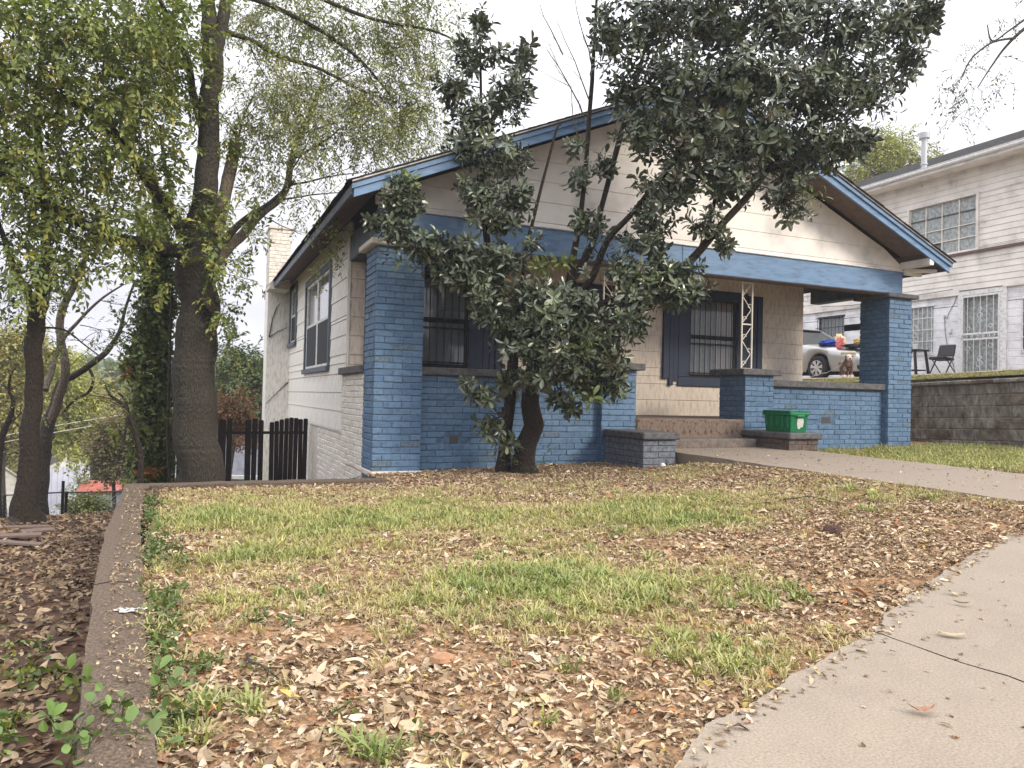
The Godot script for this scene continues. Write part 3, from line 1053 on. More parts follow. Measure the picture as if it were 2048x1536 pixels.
func porch_window(h: Node3D, r: Rect2) -> void:
	var x0 := r.position.x
	var x1 := r.end.x
	var y0 := r.position.y
	var y1 := r.end.y
	var z := -10.79
	var f := MB.new()
	f.cbox(Vector3(x0 - 0.24, y0 - 0.16, z), Vector3(x1 + 0.24, y0, z + 0.03))
	f.cbox(Vector3(x0 - 0.24, y1, z), Vector3(x1 + 0.24, y1 + 0.16, z + 0.03))
	f.cbox(Vector3(x0 - 0.24, y0 + 0.001, z), Vector3(x0, y1 - 0.001, z + 0.03))
	f.cbox(Vector3(x1, y0 + 0.001, z), Vector3(x1 + 0.24, y1 - 0.001, z + 0.03))
	var w := obj("porch_window", f.mesh(), M["navy"], h)
	var s := MB.new()
	for yy: float in [y0, (y0 + y1) * 0.5 - 0.02, y1 - 0.05]:
		s.cbox(Vector3(x0, yy, z - 0.05), Vector3(x1, yy + 0.05, z - 0.01), 0.004)
	s.cbox(Vector3(x0 + 0.001, y0, z - 0.049), Vector3(x0 + 0.05, y1, z - 0.009), 0.004)
	s.cbox(Vector3(x1 - 0.05, y0, z - 0.049), Vector3(x1 - 0.001, y1, z - 0.009), 0.004)
	var sash := obj("sash", s.mesh(), M["iron"], w)
	one("pane", Vector3(x0 + 0.05, y0 + 0.05, z - 0.034), Vector3(x1 - 0.05, (y0 + y1) * 0.5 - 0.02, z - 0.028), "glass", sash, 0.001)
	one("pane", Vector3(x0 + 0.05, (y0 + y1) * 0.5 + 0.03, z - 0.034), Vector3(x1 - 0.05, y1 - 0.05, z - 0.028), "glass", sash, 0.001)
	# burglar bars
	var gr := MB.new()
	for yy: float in [y0 + 0.06, y0 + 0.58, y0 + 0.72, y1 - 0.06]:
		gr.cbox(Vector3(x0 - 0.02, yy, z + 0.05), Vector3(x1 + 0.02, yy + 0.025, z + 0.065), 0.003)
	var grille := obj("window_grille", gr.mesh(), M["iron"], w)
	for i in 9:
		var bx := x0 + 0.06 + i * (x1 - x0 - 0.12) / 8.0
		one("bar", Vector3(bx - 0.007, y0 + 0.02, z + 0.066), Vector3(bx + 0.007, y1 - 0.04, z + 0.08), "iron", grille, 0.003)
	# curtains inside, drawn to the right
	var cu := MB.new()
	var n := 12
	for j in n:
		var xa := lerpf(x1 - 0.34, x1 - 0.03, float(j) / n)
		var xb := lerpf(x1 - 0.34, x1 - 0.03, float(j + 1) / n)
		cu.quad(Vector3(xa, y0 + 0.03, z - 0.12 - 0.03 * (j % 2)), Vector3(xb, y0 + 0.03, z - 0.12 - 0.03 * ((j + 1) % 2)), Vector3(xb, y1, z - 0.12 - 0.03 * ((j + 1) % 2)), Vector3(xa, y1, z - 0.12 - 0.03 * (j % 2)))
	if x0 > 5.0:
		obj("curtain", cu.mesh(), mat("dimcurtain", Color8(168, 146, 132), 0.9), w)
	# stepped boards either side
	for sd: float in [-1.0, 1.0]:
		var e := x0 - 0.243 if sd < 0 else x1 + 0.243
		var st := [[0.0, 0.10, 0.12], [0.105, 0.19, 0.16], [0.20, 0.32, 0.05]]
		var lens := [0.02, -0.06, 0.06]
		for i in 3:
			var a: float = e + sd * float(st[i][0])
			var b: float = e + sd * float(st[i][1])
			one("side_slat", Vector3(minf(a, b), y0 - 0.10 + float(lens[i]), z), Vector3(maxf(a, b), y1 + 0.12, z + 0.03 + 0.012 * i), "navy", w, 0.005)

func iron_post(h: Node3D, x: float, z: float) -> void:
	var y0 := 1.491
	var y1 := 2.872
	var p := MB.new()
	p.cbox(Vector3(x, y0, z), Vector3(x + 0.024, y1, z + 0.024), 0.003)
	p.cbox(Vector3(x + 0.20, y0, z), Vector3(x + 0.224, y1, z + 0.024), 0.003)
	for y: float in [y0 + 0.002, y0 + 0.70, y1 - 0.026]:
		p.cbox(Vector3(x + 0.023, y, z + 0.003), Vector3(x + 0.201, y + 0.022, z + 0.021), 0.003)
	var post := obj("iron_porch_post", p.mesh(), M["rustywhite"], h)
	var m := z + 0.012
	for k in 2:
		var yb := y0 + 0.02 + k * 0.70
		for zig in [[0.03, 0.02, 0.19, 0.22], [0.19, 0.22, 0.03, 0.42], [0.03, 0.44, 0.19, 0.64]]:
			var s := MB.new()
			s.bar(Vector3(x + zig[0], yb + zig[1], m), Vector3(x + zig[2], yb + zig[3], m), 0.014, 0.010)
			# curled end
			var pts := []
			var rr := []
			var up: float = 1.0
			for i in 12:
				var a := i * 0.52
				var q := 0.045 * (1.0 - i / 15.0)
				var cx := x + (0.16 if float(zig[2]) < 0.1 else 0.06)
				pts.append(Vector3(cx + q * cos(a), yb + float(zig[1]) + 0.055 * up + q * sin(a), m))
				rr.append(0.007)
			s.tube(pts, rr, 5)
			obj("scroll", s.mesh(), M["rustywhite"], post)


# =====================================================================  the neighbour's house on the right
const NX := 18.6

func nwall(h: Node3D, called: String, z0: float, z1: float, y0: float, y1: float, out: float, m: String, thick := 0.05) -> MeshInstance3D:
	return one(called, Vector3(NX - out, y0, z0), Vector3(NX - out + thick, y1, z1), m, h, 0.004)

func build_neighbor() -> void:
	var h := thing("neighbor_house", "two storey house with cream lap siding over white painted block, behind the parked car", "house", Vector3(22, 1.6, -14))
	var door := Rect2(-13.28, 1.80, 1.02, 2.10)
	var wa := Rect2(-15.5, 2.45, 1.38, 1.28)
	var wb := Rect2(-18.15, 2.45, 1.0, 1.28)
	var wc := Rect2(-11.72, 2.40, 1.2, 1.26)
	# painted blocks below
	var y := 1.45
	var r := 0
	while y < 4.0:
		var y1 := minf(y + 0.2, 4.04)
		var x := -24.0 + (0.2 if r % 2 == 0 else 0.0)
		while x < -6.0:
			for seg: Array in split_run(x, x + 0.4, y, y1, [door, wa, wb, wc]):
				if seg[1] - seg[0] > 0.02 and seg[3] - seg[2] > 0.02:
					var o := nwall(h, "wall_block", seg[0] + 0.002, seg[1] - 0.002, seg[2] + 0.002, seg[3] - 0.002, rng.randf_range(0.0, 0.003), "nblock", 0.2)
					o.set_meta("kind", "part")
					o.remove_meta("kind")
			x += 0.4
		y = y1
		r += 1
	# lap siding above
	var win := Rect2(-14.85, 5.10, 1.95, 1.40)
	y = 4.05
	while y < 7.3:
		var y1 := minf(y + 0.155, 7.35)
		for seg: Array in butt(split_run(-24.0, -6.0, y, y1, [win]), 3.66):
			var b := MB.new()
			b.hexa([Vector3(NX - 0.046, seg[2], seg[0]), Vector3(NX + 0.05, seg[2], seg[0]), Vector3(NX + 0.05, seg[2], seg[1]), Vector3(NX - 0.046, seg[2], seg[1]),
				Vector3(NX - 0.032, seg[3] - 0.003, seg[0]), Vector3(NX + 0.05, seg[3] - 0.003, seg[0]), Vector3(NX + 0.05, seg[3] - 0.003, seg[1]), Vector3(NX - 0.032, seg[3] - 0.003, seg[1])])
			obj("lap_board", b.mesh(), M["vinyl"], h)
		y = y1
	nwall(h, "starter_strip", -24, -13.35, 3.93, 4.05, 0.06, "vinyl")
	nwall(h, "starter_strip", -12.2, -6, 4.0, 4.05, 0.06, "vinyl")
	one("trim_band", Vector3(NX - 0.10, 4.98, -13.9), Vector3(NX - 0.04, 5.05, -6), "band", h)
	# body closing the rooms
	one("inner_wall", Vector3(NX + 0.45, 1.3, -24), Vector3(NX + 0.5, 7.3, -6), "room", h)
	one("end_wall", Vector3(NX + 0.06, 1.3, -24.1), Vector3(26.4, 7.3, -24.0), "vinyl", h)
	one("end_wall", Vector3(NX + 0.06, 1.3, -6.0), Vector3(26.4, 7.3, -5.9), "vinyl", h)
	# roof
	var rf := MB.new()
	rf.hexa([Vector3(18.05, 7.30, -24.6), Vector3(22.5, 9.18, -24.6), Vector3(22.5, 9.18, -5.4), Vector3(18.05, 7.30, -5.4),
		Vector3(18.05, 7.36, -24.6), Vector3(22.5, 9.24, -24.6), Vector3(22.5, 9.24, -5.4), Vector3(18.05, 7.36, -5.4)])
	rf.hexa([Vector3(27, 7.30, -24.6), Vector3(22.5, 9.18, -24.6), Vector3(22.5, 9.18, -5.4), Vector3(27, 7.30, -5.4),
		Vector3(27, 7.36, -24.6), Vector3(22.5, 9.24, -24.6), Vector3(22.5, 9.24, -5.4), Vector3(27, 7.36, -5.4)])
	var roof := obj("roof", rf.mesh(), M["nroof"], h)
	var sh := MB.new()
	for i in 30:
		var t := i / 30.0
		var p := Vector3(lerpf(18.04, 22.4, t), lerpf(7.366, 9.21, t), 0)
		var z := -24.6
		while z < -5.5:
			var w := rng.randf_range(0.8, 1.0)
			sh.hexa([p + Vector3(0, 0, z), p + Vector3(0.16, 0.066, z), p + Vector3(0.16, 0.066, z + w), p + Vector3(0, 0, z + w),
				p + Vector3(-0.004, 0.018, z), p + Vector3(0.16, 0.07, z), p + Vector3(0.16, 0.07, z + w), p + Vector3(-0.004, 0.018, z + w)])
			z += w + 0.005
	obj("shingles", sh.mesh(), M["nroof"], roof).set_meta("kind", "stuff")
	one("soffit", Vector3(18.06, 7.22, -24.5), Vector3(NX - 0.02, 7.26, -5.5), "vinyl", h)
	var gu := MB.new()
	gu.tube([Vector3(17.99, 7.33, -24.6), Vector3(17.99, 7.33, -5.4)], [0.06, 0.06], 10)
	gu.cbox(Vector3(17.93, 7.375, -24.6), Vector3(18.05, 7.392, -5.4), 0.003)
	obj("gutter", gu.mesh(), M["whitepaint"], h)
	one("eave_fascia", Vector3(18.02, 7.2, -24.6), Vector3(18.06, 7.34, -5.4), "vinyl", h)
	var vp := MB.new()
	var v0 := at(1848, 345, 20.8)
	vp.lathe(Transform3D(Basis(), v0 + Vector3(0, -0.5, 0)), [Vector2(0.075, 0), Vector2(0.075, 1.38), Vector2(0.085, 1.39), Vector2(0.085, 1.42), Vector2(0.14, 1.45), Vector2(0.15, 1.60), Vector2(0.12, 1.65), Vector2(0, 1.66)], 16)
	vp.lathe(Transform3D(Basis(), v0), [Vector2(0.078, 0.2), Vector2(0.095, 0.21), Vector2(0.095, 0.24), Vector2(0.078, 0.25)], 16)
	obj("vent_pipe", vp.mesh(), M["metal"], roof)
	# upper window: four columns of panes
	var w := nwall(h, "upper_window", win.position.x - 0.07, win.end.x + 0.07, win.position.y - 0.09, win.position.y, 0.09, "vinyl", 0.09)
	nwall(w, "window_trim", win.position.x - 0.07, win.end.x + 0.07, win.end.y, win.end.y + 0.07, 0.085, "vinyl", 0.08)
	nwall(w, "window_trim", win.position.x - 0.07, win.position.x, win.position.y, win.end.y, 0.085, "vinyl", 0.08)
	nwall(w, "window_trim", win.end.x, win.end.x + 0.07, win.position.y, win.end.y, 0.085, "vinyl", 0.08)
	var ys := [5.10, 5.44, 5.78, 6.14, 6.5]
	var zs := [-14.85, -14.36, -13.88, -13.39, -12.9]
	for i in 4:
		for j in 4:
			var open := i == 1 and j == 0
			var p := nwall(w, "pane", float(zs[i]) + 0.016, float(zs[i + 1]) - 0.016, float(ys[j]) + 0.014, float(ys[j + 1]) - 0.014, -0.01 if not open else -0.1, "frost" if not open else "glass", 0.012)
			if open:
				p.set_meta("label", "clear open pane at the foot of the window")
	for zz: float in zs:
		nwall(w, "mullion", zz - 0.014, zz + 0.014, 5.1, 6.5, 0.03, "vinyl", 0.05)
	for yy: float in ys:
		nwall(w, "mullion", -14.85, -12.9, yy - 0.012, yy + 0.012, 0.026, "greycap" if yy > 6.0 and yy < 6.3 else "vinyl", 0.04)
	# lower windows with bars
	for wi in 3:
		var q: Rect2 = [wa, wb, wc][wi]
		var dark := wi == 1
		var fr := MB.new()
		fr.cbox(Vector3(NX - 0.03, q.position.y - 0.07, q.position.x - 0.05), Vector3(NX + 0.02, q.position.y, q.end.x + 0.05))
		fr.cbox(Vector3(NX - 0.02, q.end.y, q.position.x - 0.04), Vector3(NX + 0.02, q.end.y + 0.05, q.end.x + 0.04))
		var wn := obj("barred_window", fr.mesh(), M["nblock"] if not dark else M["iron"], h)
		nwall(wn, "pane", q.position.x, q.end.x, q.position.y, q.end.y, -0.05, "frost" if not dark else "glass", 0.01)
		var nb := int(q.size.x / 0.13)
		for i in nb + 1:
			var z := lerpf(q.position.x, q.end.x, float(i) / nb)
			nwall(wn, "bar", z - 0.008, z + 0.008, q.position.y - 0.03, q.end.y + 0.02, 0.07, "whitepaint" if not dark else "iron", 0.016)
		for k in 5:
			var yy := lerpf(q.position.y, q.end.y, k / 4.0)
			nwall(wn, "cross_bar", q.position.x - 0.08, q.end.x + 0.08, yy - 0.01, yy + 0.01, 0.084, "whitepaint" if not dark else "iron", 0.014)
		if wi == 0:
			for k in 3:
				scroll_ring(wn, Vector3(NX - 0.09, 2.75 + k * 0.2, -14.62), 0.085, "whitepaint")
	# security door
	var d := nwall(h, "security_door", door.position.x - 0.10, door.position.x - 0.001, 1.72, door.end.y + 0.10, 0.05, "whitepaint", 0.2)
	nwall(d, "door_frame", door.end.x + 0.001, door.end.x + 0.16, 1.72, door.end.y + 0.10, 0.05, "whitepaint", 0.2)
	nwall(d, "door_frame", door.position.x - 0.001, door.end.x + 0.001, door.end.y + 0.001, door.end.y + 0.10, 0.05, "whitepaint", 0.2)
	nwall(d, "inner_door", door.position.x, door.end.x, 1.72, door.end.y, -0.10, "frost", 0.04)
	for yy: float in [1.78, 2.72, 2.86, 3.84]:
		nwall(d, "door_rail", door.position.x + 0.001, door.end.x - 0.001, yy, yy + 0.05, 0.06, "whitepaint", 0.03)
	for zz: float in [door.position.x + 0.001, door.end.x - 0.051]:
		nwall(d, "door_stile", zz, zz + 0.05, 1.76, 3.88, 0.058, "whitepaint", 0.026)
	for i in 5:
		var z := door.position.x + 0.17 + i * 0.17
		nwall(d, "door_bar", z - 0.008, z + 0.008, 1.83, 2.72, 0.055, "whitepaint", 0.016)
		nwall(d, "door_bar", z - 0.008, z + 0.008, 2.91, 3.84, 0.055, "whitepaint", 0.016)
	for p in [[0.51, 3.5, 0.06], [0.51, 3.35, 0.08], [0.51, 3.2, 0.06], [0.2, 3.02, 0.06], [0.8, 3.06, 0.06], [0.2, 2.5, 0.07], [0.8, 2.56, 0.07], [0.51, 2.25, 0.07], [0.51, 2.1, 0.1], [0.15, 2.81, 0.035], [0.3, 2.81, 0.035], [0.45, 2.81, 0.035], [0.6, 2.81, 0.035], [0.75, 2.81, 0.035], [0.88, 2.81, 0.035]]:
		scroll_ring(d, Vector3(NX - 0.065, p[1], door.position.x + p[0]), p[2], "whitepaint")
	nwall(d, "door_lock", door.position.x + 0.01, door.position.x + 0.05, 2.74, 2.86, 0.075, "metal", 0.015)
	# lamp and cables on the wall
	var lp := MB.new()
	lp.lathe(Transform3D(Basis(Vector3.RIGHT, 0.0), Vector3(NX - 0.06, 3.42, -13.72)), [Vector2(0, -0.05), Vector2(0.05, -0.03), Vector2(0.06, 0.02), Vector2(0.03, 0.05), Vector2(0, 0.06)], 10)
	obj("wall_lamp", lp.mesh(), M["whitepaint"], h)
	var cb := MB.new()
	cb.tube([Vector3(NX - 0.02, 3.4, -13.78), Vector3(NX - 0.02, 2.95, -13.75), Vector3(NX - 0.02, 2.6, -13.68), Vector3(NX - 0.03, 2.1, -13.5), Vector3(NX - 0.03, 1.9, -13.45)], [0.008, 0.008, 0.008, 0.008, 0.008], 5)
	cb.tube([Vector3(NX - 0.02, 3.42, -13.7), Vector3(NX - 0.02, 3.75, -13.5), Vector3(NX - 0.02, 4.0, -13.4)], [0.008, 0.008, 0.008], 5)
	cb.tube([Vector3(NX - 0.1, 4.1, -18.0), Vector3(NX - 0.12, 4.02, -16.8), Vector3(NX - 0.12, 4.03, -15.5), Vector3(NX - 0.1, 4.1, -13.5)], [0.01, 0.01, 0.01, 0.01], 5)
	obj("wall_cable", cb.mesh(), M["greycap"], h)
	one("junction_box", Vector3(NX - 0.06, 2.95, -13.66), Vector3(NX + 0.0, 3.07, -13.56), "whitepaint", h)

func scroll_ring(parent: Node, c: Vector3, r: float, m: String) -> void:
	var b := MB.new()
	var p := []
	var q := []
	for i in 15:
		var a := i * TAU / 12.0
		var rr := r * (1.0 - 0.03 * i)
		p.append(c + Vector3(0, sin(a) * rr, cos(a) * rr))
		q.append(0.007)
	b.tube(p, q, 4)
	obj("scroll", b.mesh(), M[m], parent)


func build_block_wall() -> void:
	var w := thing("block_retaining_wall", "dark stained concrete block retaining wall right of the blue porch", "wall", Vector3(12.6, 0.3, -9))
	var bb := MB.new()
	bb.hexa([Vector3(12.605, 0, -13.2), Vector3(12.8, 0, -13.2), Vector3(12.8, 0.1, 2), Vector3(12.605, 0.1, 2), Vector3(12.605, 1.28, -13.2), Vector3(12.8, 1.28, -13.2), Vector3(12.8, 1.85, 2), Vector3(12.605, 1.85, 2)])
	obj("wall_core", bb.mesh(), M["block"], w)
	for r in 7:
		var z := -13.2 + (0.26 if r % 2 == 0 else 0.0)
		while z < -3.0:
			var z1 := z + 0.505
			var f := func(zz: float) -> float: return 0.16 + r * 0.2 + 0.037 * (zz + 9.9)
			var top := 1.40 + 0.037 * (z + 10.0) - 0.06
			var hgt := minf(0.192, top - f.call(z))
			if hgt > 0.04:
				var o := rng.randf_range(0.0, 0.012)
				var b := MB.new()
				b.cham(Transform3D(Basis.from_euler(Vector3(-0.037, 0, 0)), Vector3(12.67 - o, float(f.call(z + 0.25)) + hgt * 0.5, z + 0.25)), Vector3(0.14, hgt, 0.495), 0.012)
				obj("block", b.mesh(), M[["block", "block4", "block4", "block", "block2"][rng.randi() % 5]], w)
			z = z1
	var z := -13.2
	while z < 2.0:
		var b := MB.new()
		var ln := rng.randf_range(0.38, 0.42)
		b.cham(Transform3D(Basis.from_euler(Vector3(-0.037, 0, rng.randf_range(-0.02, 0.02))), Vector3(12.67, 1.40 + 0.037 * (z + 10.2) - 0.02, z + ln * 0.5)), Vector3(0.24, 0.07, ln - 0.012), 0.014)
		obj("coping_block", b.mesh(), M[["block2", "block"][rng.randi() % 2]], w)
		z += ln


func build_curb_wall() -> void:
	var w := thing("kerb_wall", "low weathered concrete retaining kerb along the left edge of the yard", "wall", Vector3(-0.3, -0.2, -5))
	# left run in three cast lengths, then the return at the back
	var e := [[0.05, -1.2, -0.17, -0.9], [-0.055, -2.12, -0.235, -2.1], [-0.106, -2.82, -0.30, -2.85], [-0.184, -4.02, -0.40, -4.1], [-0.269, -5.35, -0.48, -5.4], [-0.33, -6.6, -0.52, -6.7], [-0.36, -7.79, -0.55, -7.9], [-0.33, -8.06, -0.56, -8.32]]
	var bounds := [[0, 3], [3, 5], [5, 7]]
	for bd: Array in bounds:
		var b := MB.new()
		for i in range(bd[0], bd[1]):
			var steps := 8
			for k in steps:
				var pts := []
				for t: float in [float(k) / steps, float(k + 1) / steps]:
					if bd[0] > 0 and i == bd[0] and t == 0.0:
						t = 0.012
					var xr := lerpf(e[i][0], e[i + 1][0], t)
					var zr := lerpf(e[i][1], e[i + 1][1], t)
					var xl := lerpf(e[i][2], e[i + 1][2], t)
					var zl := lerpf(e[i][3], e[i + 1][3], t)
					var n1 := 0.012 * nz.get_noise_2d(zr * 6.0, 3.0)
					var y := 0.035 + 0.010 * nz.get_noise_2d(zr * 4.0, 9.0)
					pts.append([Vector3(xl + 0.014 * nz.get_noise_2d(zl * 8.0, 7.0), y - 0.012, zl), Vector3(lerpf(xl, xr, 0.35), y + 0.006 * nz.get_noise_2d(zr * 9.0, 2.0), lerpf(zl, zr, 0.35)), Vector3(lerpf(xl, xr, 0.7), y + 0.006 * nz.get_noise_2d(zr * 9.0, 5.0), lerpf(zl, zr, 0.7)), Vector3(xr + n1, y - 0.010, zr)])
				var a: Array = pts[0]
				var c: Array = pts[1]
				for q in 3:
					b.quad(a[q], a[q + 1], c[q + 1], c[q])
				var dn := Vector3(-0.02, -0.9, 0)
				b.quad(a[0] + dn, a[0], c[0], c[0] + dn)
				b.quad(a[3], a[3] + Vector3(0, -0.3, 0), c[3] + Vector3(0, -0.3, 0), c[3])
		obj("cast_length", b.mesh(), M["curb"], w)
	var rb := MB.new()
	for k in 24:
		var x0 := lerpf(-0.56, 2.04, k / 24.0)
		var x1 := lerpf(-0.56, 2.04, (k + 1) / 24.0)
		var y0 := 0.03 + 0.012 * nz.get_noise_2d(x0 * 5.0, 1.0)
		var y1 := 0.03 + 0.012 * nz.get_noise_2d(x1 * 5.0, 1.0)
		rb.hexa([Vector3(x0, -1.4, -8.33), Vector3(x1, -1.4, -8.33), Vector3(x1, -0.3, -8.07), Vector3(x0, -0.3, -8.07), Vector3(x0, y0, -8.31), Vector3(x1, y1, -8.31), Vector3(x1, y1, -8.08), Vector3(x0, y0, -8.08)])
	obj("return_length", rb.mesh(), M["curb"], w)
	var s := MB.new()
	var pc := gnd(255, 1243)
	for k in 9:
		var a := rng.randf() * TAU
		var q := pc + Vector3(cos(a) * 0.05, 0.052, sin(a) * 0.012)
		s.cham(Transform3D(Basis.from_euler(Vector3(0, rng.randf() * 3.0, 0)), q + Vector3(0, -0.004, 0)), Vector3(rng.randf_range(0.03, 0.08), 0.006, rng.randf_range(0.012, 0.03)), 0.002)
	obj("white_scuff", s.mesh(), M["paper"], w)


# =====================================================================  paving
func build_paving() -> void:
	# front drive: edge points taken on the yard
	var edge := [Vector2(0.2, -1.25), Vector2(0.75, -1.45), Vector2(1.19, -1.62), Vector2(1.43, -1.80), Vector2(1.70, -1.89), Vector2(2.0, -2.04), Vector2(2.3, -2.13), Vector2(2.6, -2.22), Vector2(2.85, -2.37), Vector2(3.3, -2.55), Vector2(3.8, -2.73), Vector2(4.5, -2.95), Vector2(5.2, -3.1), Vector2(6.2, -3.3), Vector2(8.0, -3.45), Vector2(12.5, -3.6)]
	var fine := PackedVector2Array()
	for i in edge.size() - 1:
		for k in 20:
			var p: Vector2 = (edge[i] as Vector2).lerp(edge[i + 1], k / 20.0)
			p.y += 0.02 * nz.get_noise_2d(p.x * 7.0, 2.0) + 0.012 * nz.get_noise_2d(p.x * 25.0, 8.0)
			fine.append(p)
	var parts := [[], []]
	for p in fine:
		if p.x < 2.6:
			parts[0].append(p)
		else:
			parts[1].append(p)
	parts[0].append(Vector2(2.597, -2.225))
	parts[1][0] = Vector2(2.609, -2.228)
	for part: Array in parts:
		var b := MB.new()
		for i in part.size() - 1:
			var a: Vector2 = part[i]
			var c: Vector2 = part[i + 1]
			for j in 44:
				var t0: float = pow(j / 44.0, 1.5) * 5.0
				var t1: float = pow((j + 1) / 44.0, 1.5) * 5.0
				var q := []
				for e: Array in [[a, t0], [c, t0], [c, t1], [a, t1]]:
					var p: Vector2 = e[0]
					q.append(Vector3(p.x, yh(p.x, p.y + e[1]) + 0.028, p.y + e[1]))
				var mc: Vector3 = (q[0] + q[2]) * 0.5
				var sv := 0.97 + 0.10 * nz.get_noise_2d(mc.x * 2.2 + 30.0, mc.z * 2.2) + 0.05 * nz.get_noise_2d(mc.x * 7.0, mc.z * 7.0 + 9.0)
				b.col = Color(sv, sv * 0.995, sv * 0.985)
				b.quad(q[0], q[3], q[2], q[1])
			var s0 := Vector3(a.x, yh(a.x, a.y) + 0.028, a.y)
			var s1 := Vector3(c.x, yh(c.x, c.y) + 0.028, c.y)
			b.quad(s0, s1, s1 + Vector3(0, -0.12, 0), s0 + Vector3(0, -0.12, 0))
		structure("driveway_slab", b.mesh(), M["concrete"])
	# front walk from the steps, three slabs standing a little above the ground
	var zs := [-8.62, -7.1, -5.6, -3.5]
	for i in 3:
		var b := MB.new()
		for k in 10:
			var z0 := lerpf(zs[i] + (0.008 if i > 0 else 0.0), zs[i + 1], k / 10.0)
			var z1 := lerpf(zs[i] + (0.008 if i > 0 else 0.0), zs[i + 1], (k + 1) / 10.0)
			var f := func(x: float, z: float) -> float: return lerpf(0.305, 0.262, (z + 8.6) / 5.1) + 0.01 * (x - 5.9) + 0.006 * nz.get_noise_2d(x * 3.0, z * 3.0)
			var l0: float = 5.88 + 0.05 * nz.get_noise_2d(z0 * 4.0, 1.0)
			var l1: float = 5.88 + 0.05 * nz.get_noise_2d(z1 * 4.0, 1.0)
			for m in 4:
				var xa0 := lerpf(l0, 7.98, m / 4.0)
				var xb0 := lerpf(l0, 7.98, (m + 1) / 4.0)
				var xa1 := lerpf(l1, 7.98, m / 4.0)
				var xb1 := lerpf(l1, 7.98, (m + 1) / 4.0)
				b.quad(Vector3(xa0, f.call(xa0, z0), z0), Vector3(xa1, f.call(xa1, z1), z1), Vector3(xb1, f.call(xb1, z1), z1), Vector3(xb0, f.call(xb0, z0), z0))
			b.quad(Vector3(l0, f.call(l0, z0), z0), Vector3(l0 + 0.03, 0.0, z0), Vector3(l1 + 0.03, 0.0, z1), Vector3(l1, f.call(l1, z1), z1))
			b.quad(Vector3(7.98, f.call(7.98, z0), z0), Vector3(7.98, f.call(7.98, z1), z1), Vector3(7.98, 0, z1), Vector3(7.98, 0, z0))
		structure("front_walk_slab", b.mesh(), M["walk"])


# =====================================================================  objects
func build_bin() -> void:
	var c := Vector3(7.92, 0.565, -8.33)
	var t := thing("storage_bin", "green plastic storage bin with torn white label on the right step wall", "bin", c)
	var b := MB.new()
	# tapered box: half width x, half length z
	var hw := 0.16
	var hl := 0.27
	var ht := 0.29
	var o := c
	var lo := [Vector3(-hw * 0.86, 0, -hl * 0.9), Vector3(hw * 0.86, 0, -hl * 0.9), Vector3(hw * 0.86, 0, hl * 0.9), Vector3(-hw * 0.86, 0, hl * 0.9)]
	var hi := [Vector3(-hw, ht, -hl), Vector3(hw, ht, -hl), Vector3(hw, ht, hl), Vector3(-hw, ht, hl)]
	var p := []
	for q: Vector3 in lo:
		p.append(o + q)
	for q: Vector3 in hi:
		p.append(o + q)
	b.hexa(p)
	obj("tub", b.mesh(), M["green"], t)
	var r := MB.new()
	r.cbox(o + Vector3(-hw - 0.018, ht - 0.055, -hl - 0.018), o + Vector3(hw + 0.018, ht - 0.01, hl + 0.018), 0.01)
	for i in 5:
		var z := lerpf(-hl + 0.06, hl - 0.06, i / 4.0)
		r.cbox(o + Vector3(-hw - 0.012, 0.07, z - 0.012), o + Vector3(-hw * 0.9, ht - 0.056, z + 0.012), 0.004)
	obj("rim", r.mesh(), M["green"], t)
	for s: float in [-1.0, 1.0]:
		var lid := MB.new()
		var x0 := 0.0
		for k in 6:
			var za := lerpf(-hl, hl, k / 6.0)
			var zb := lerpf(-hl, hl, (k + 1) / 6.0)
			var notch := 0.03 if k % 2 == 0 else -0.01
			lid.cbox(o + Vector3(minf(s * (hw + 0.02), x0 - s * notch), ht - 0.008, za), o + Vector3(maxf(s * (hw + 0.02), x0 - s * notch), ht + 0.016, zb - 0.002), 0.003)
		obj("lid_flap", lid.mesh(), M["green"], t)
	var lab := MB.new()
	var poly := PackedVector2Array([Vector2(-0.02, 0.06), Vector2(0.01, 0.045), Vector2(0.035, 0.07), Vector2(0.075, 0.08), Vector2(0.085, 0.15), Vector2(0.075, 0.195), Vector2(0.02, 0.205), Vector2(-0.03, 0.2), Vector2(-0.035, 0.13)])
	var tilt := atan2(hl * 0.1, ht)
	lab.prism(poly, Transform3D(Basis.from_euler(Vector3(tilt, 0, 0)), o + Vector3(0.0, 0.0, hl * 0.9 + 0.002)), 0.003)
	obj("torn_label", lab.mesh(), M["paper"], t)
	one("handle", o + Vector3(-0.07, ht - 0.075, hl + 0.016), o + Vector3(0.07, ht - 0.045, hl + 0.034), "green", t)


func picket(parent: Node, x: float, w: float, z: float, y0: float, y1: float, lean: float) -> void:
	var b := MB.new()
	var e := w * 0.2
	var poly := PackedVector2Array([Vector2(-w / 2, y0), Vector2(w / 2, y0), Vector2(w / 2, y1 - e), Vector2(w / 2 - e, y1), Vector2(-w / 2 + e, y1), Vector2(-w / 2, y1 - e)])
	b.prism(poly, Transform3D(Basis.from_euler(Vector3(0, rng.randf_range(-0.05, 0.05), lean)), Vector3(x, 0, z + rng.randf_range(0, 0.01))), 0.02)
	obj("picket", b.mesh(), M["fence"], parent)

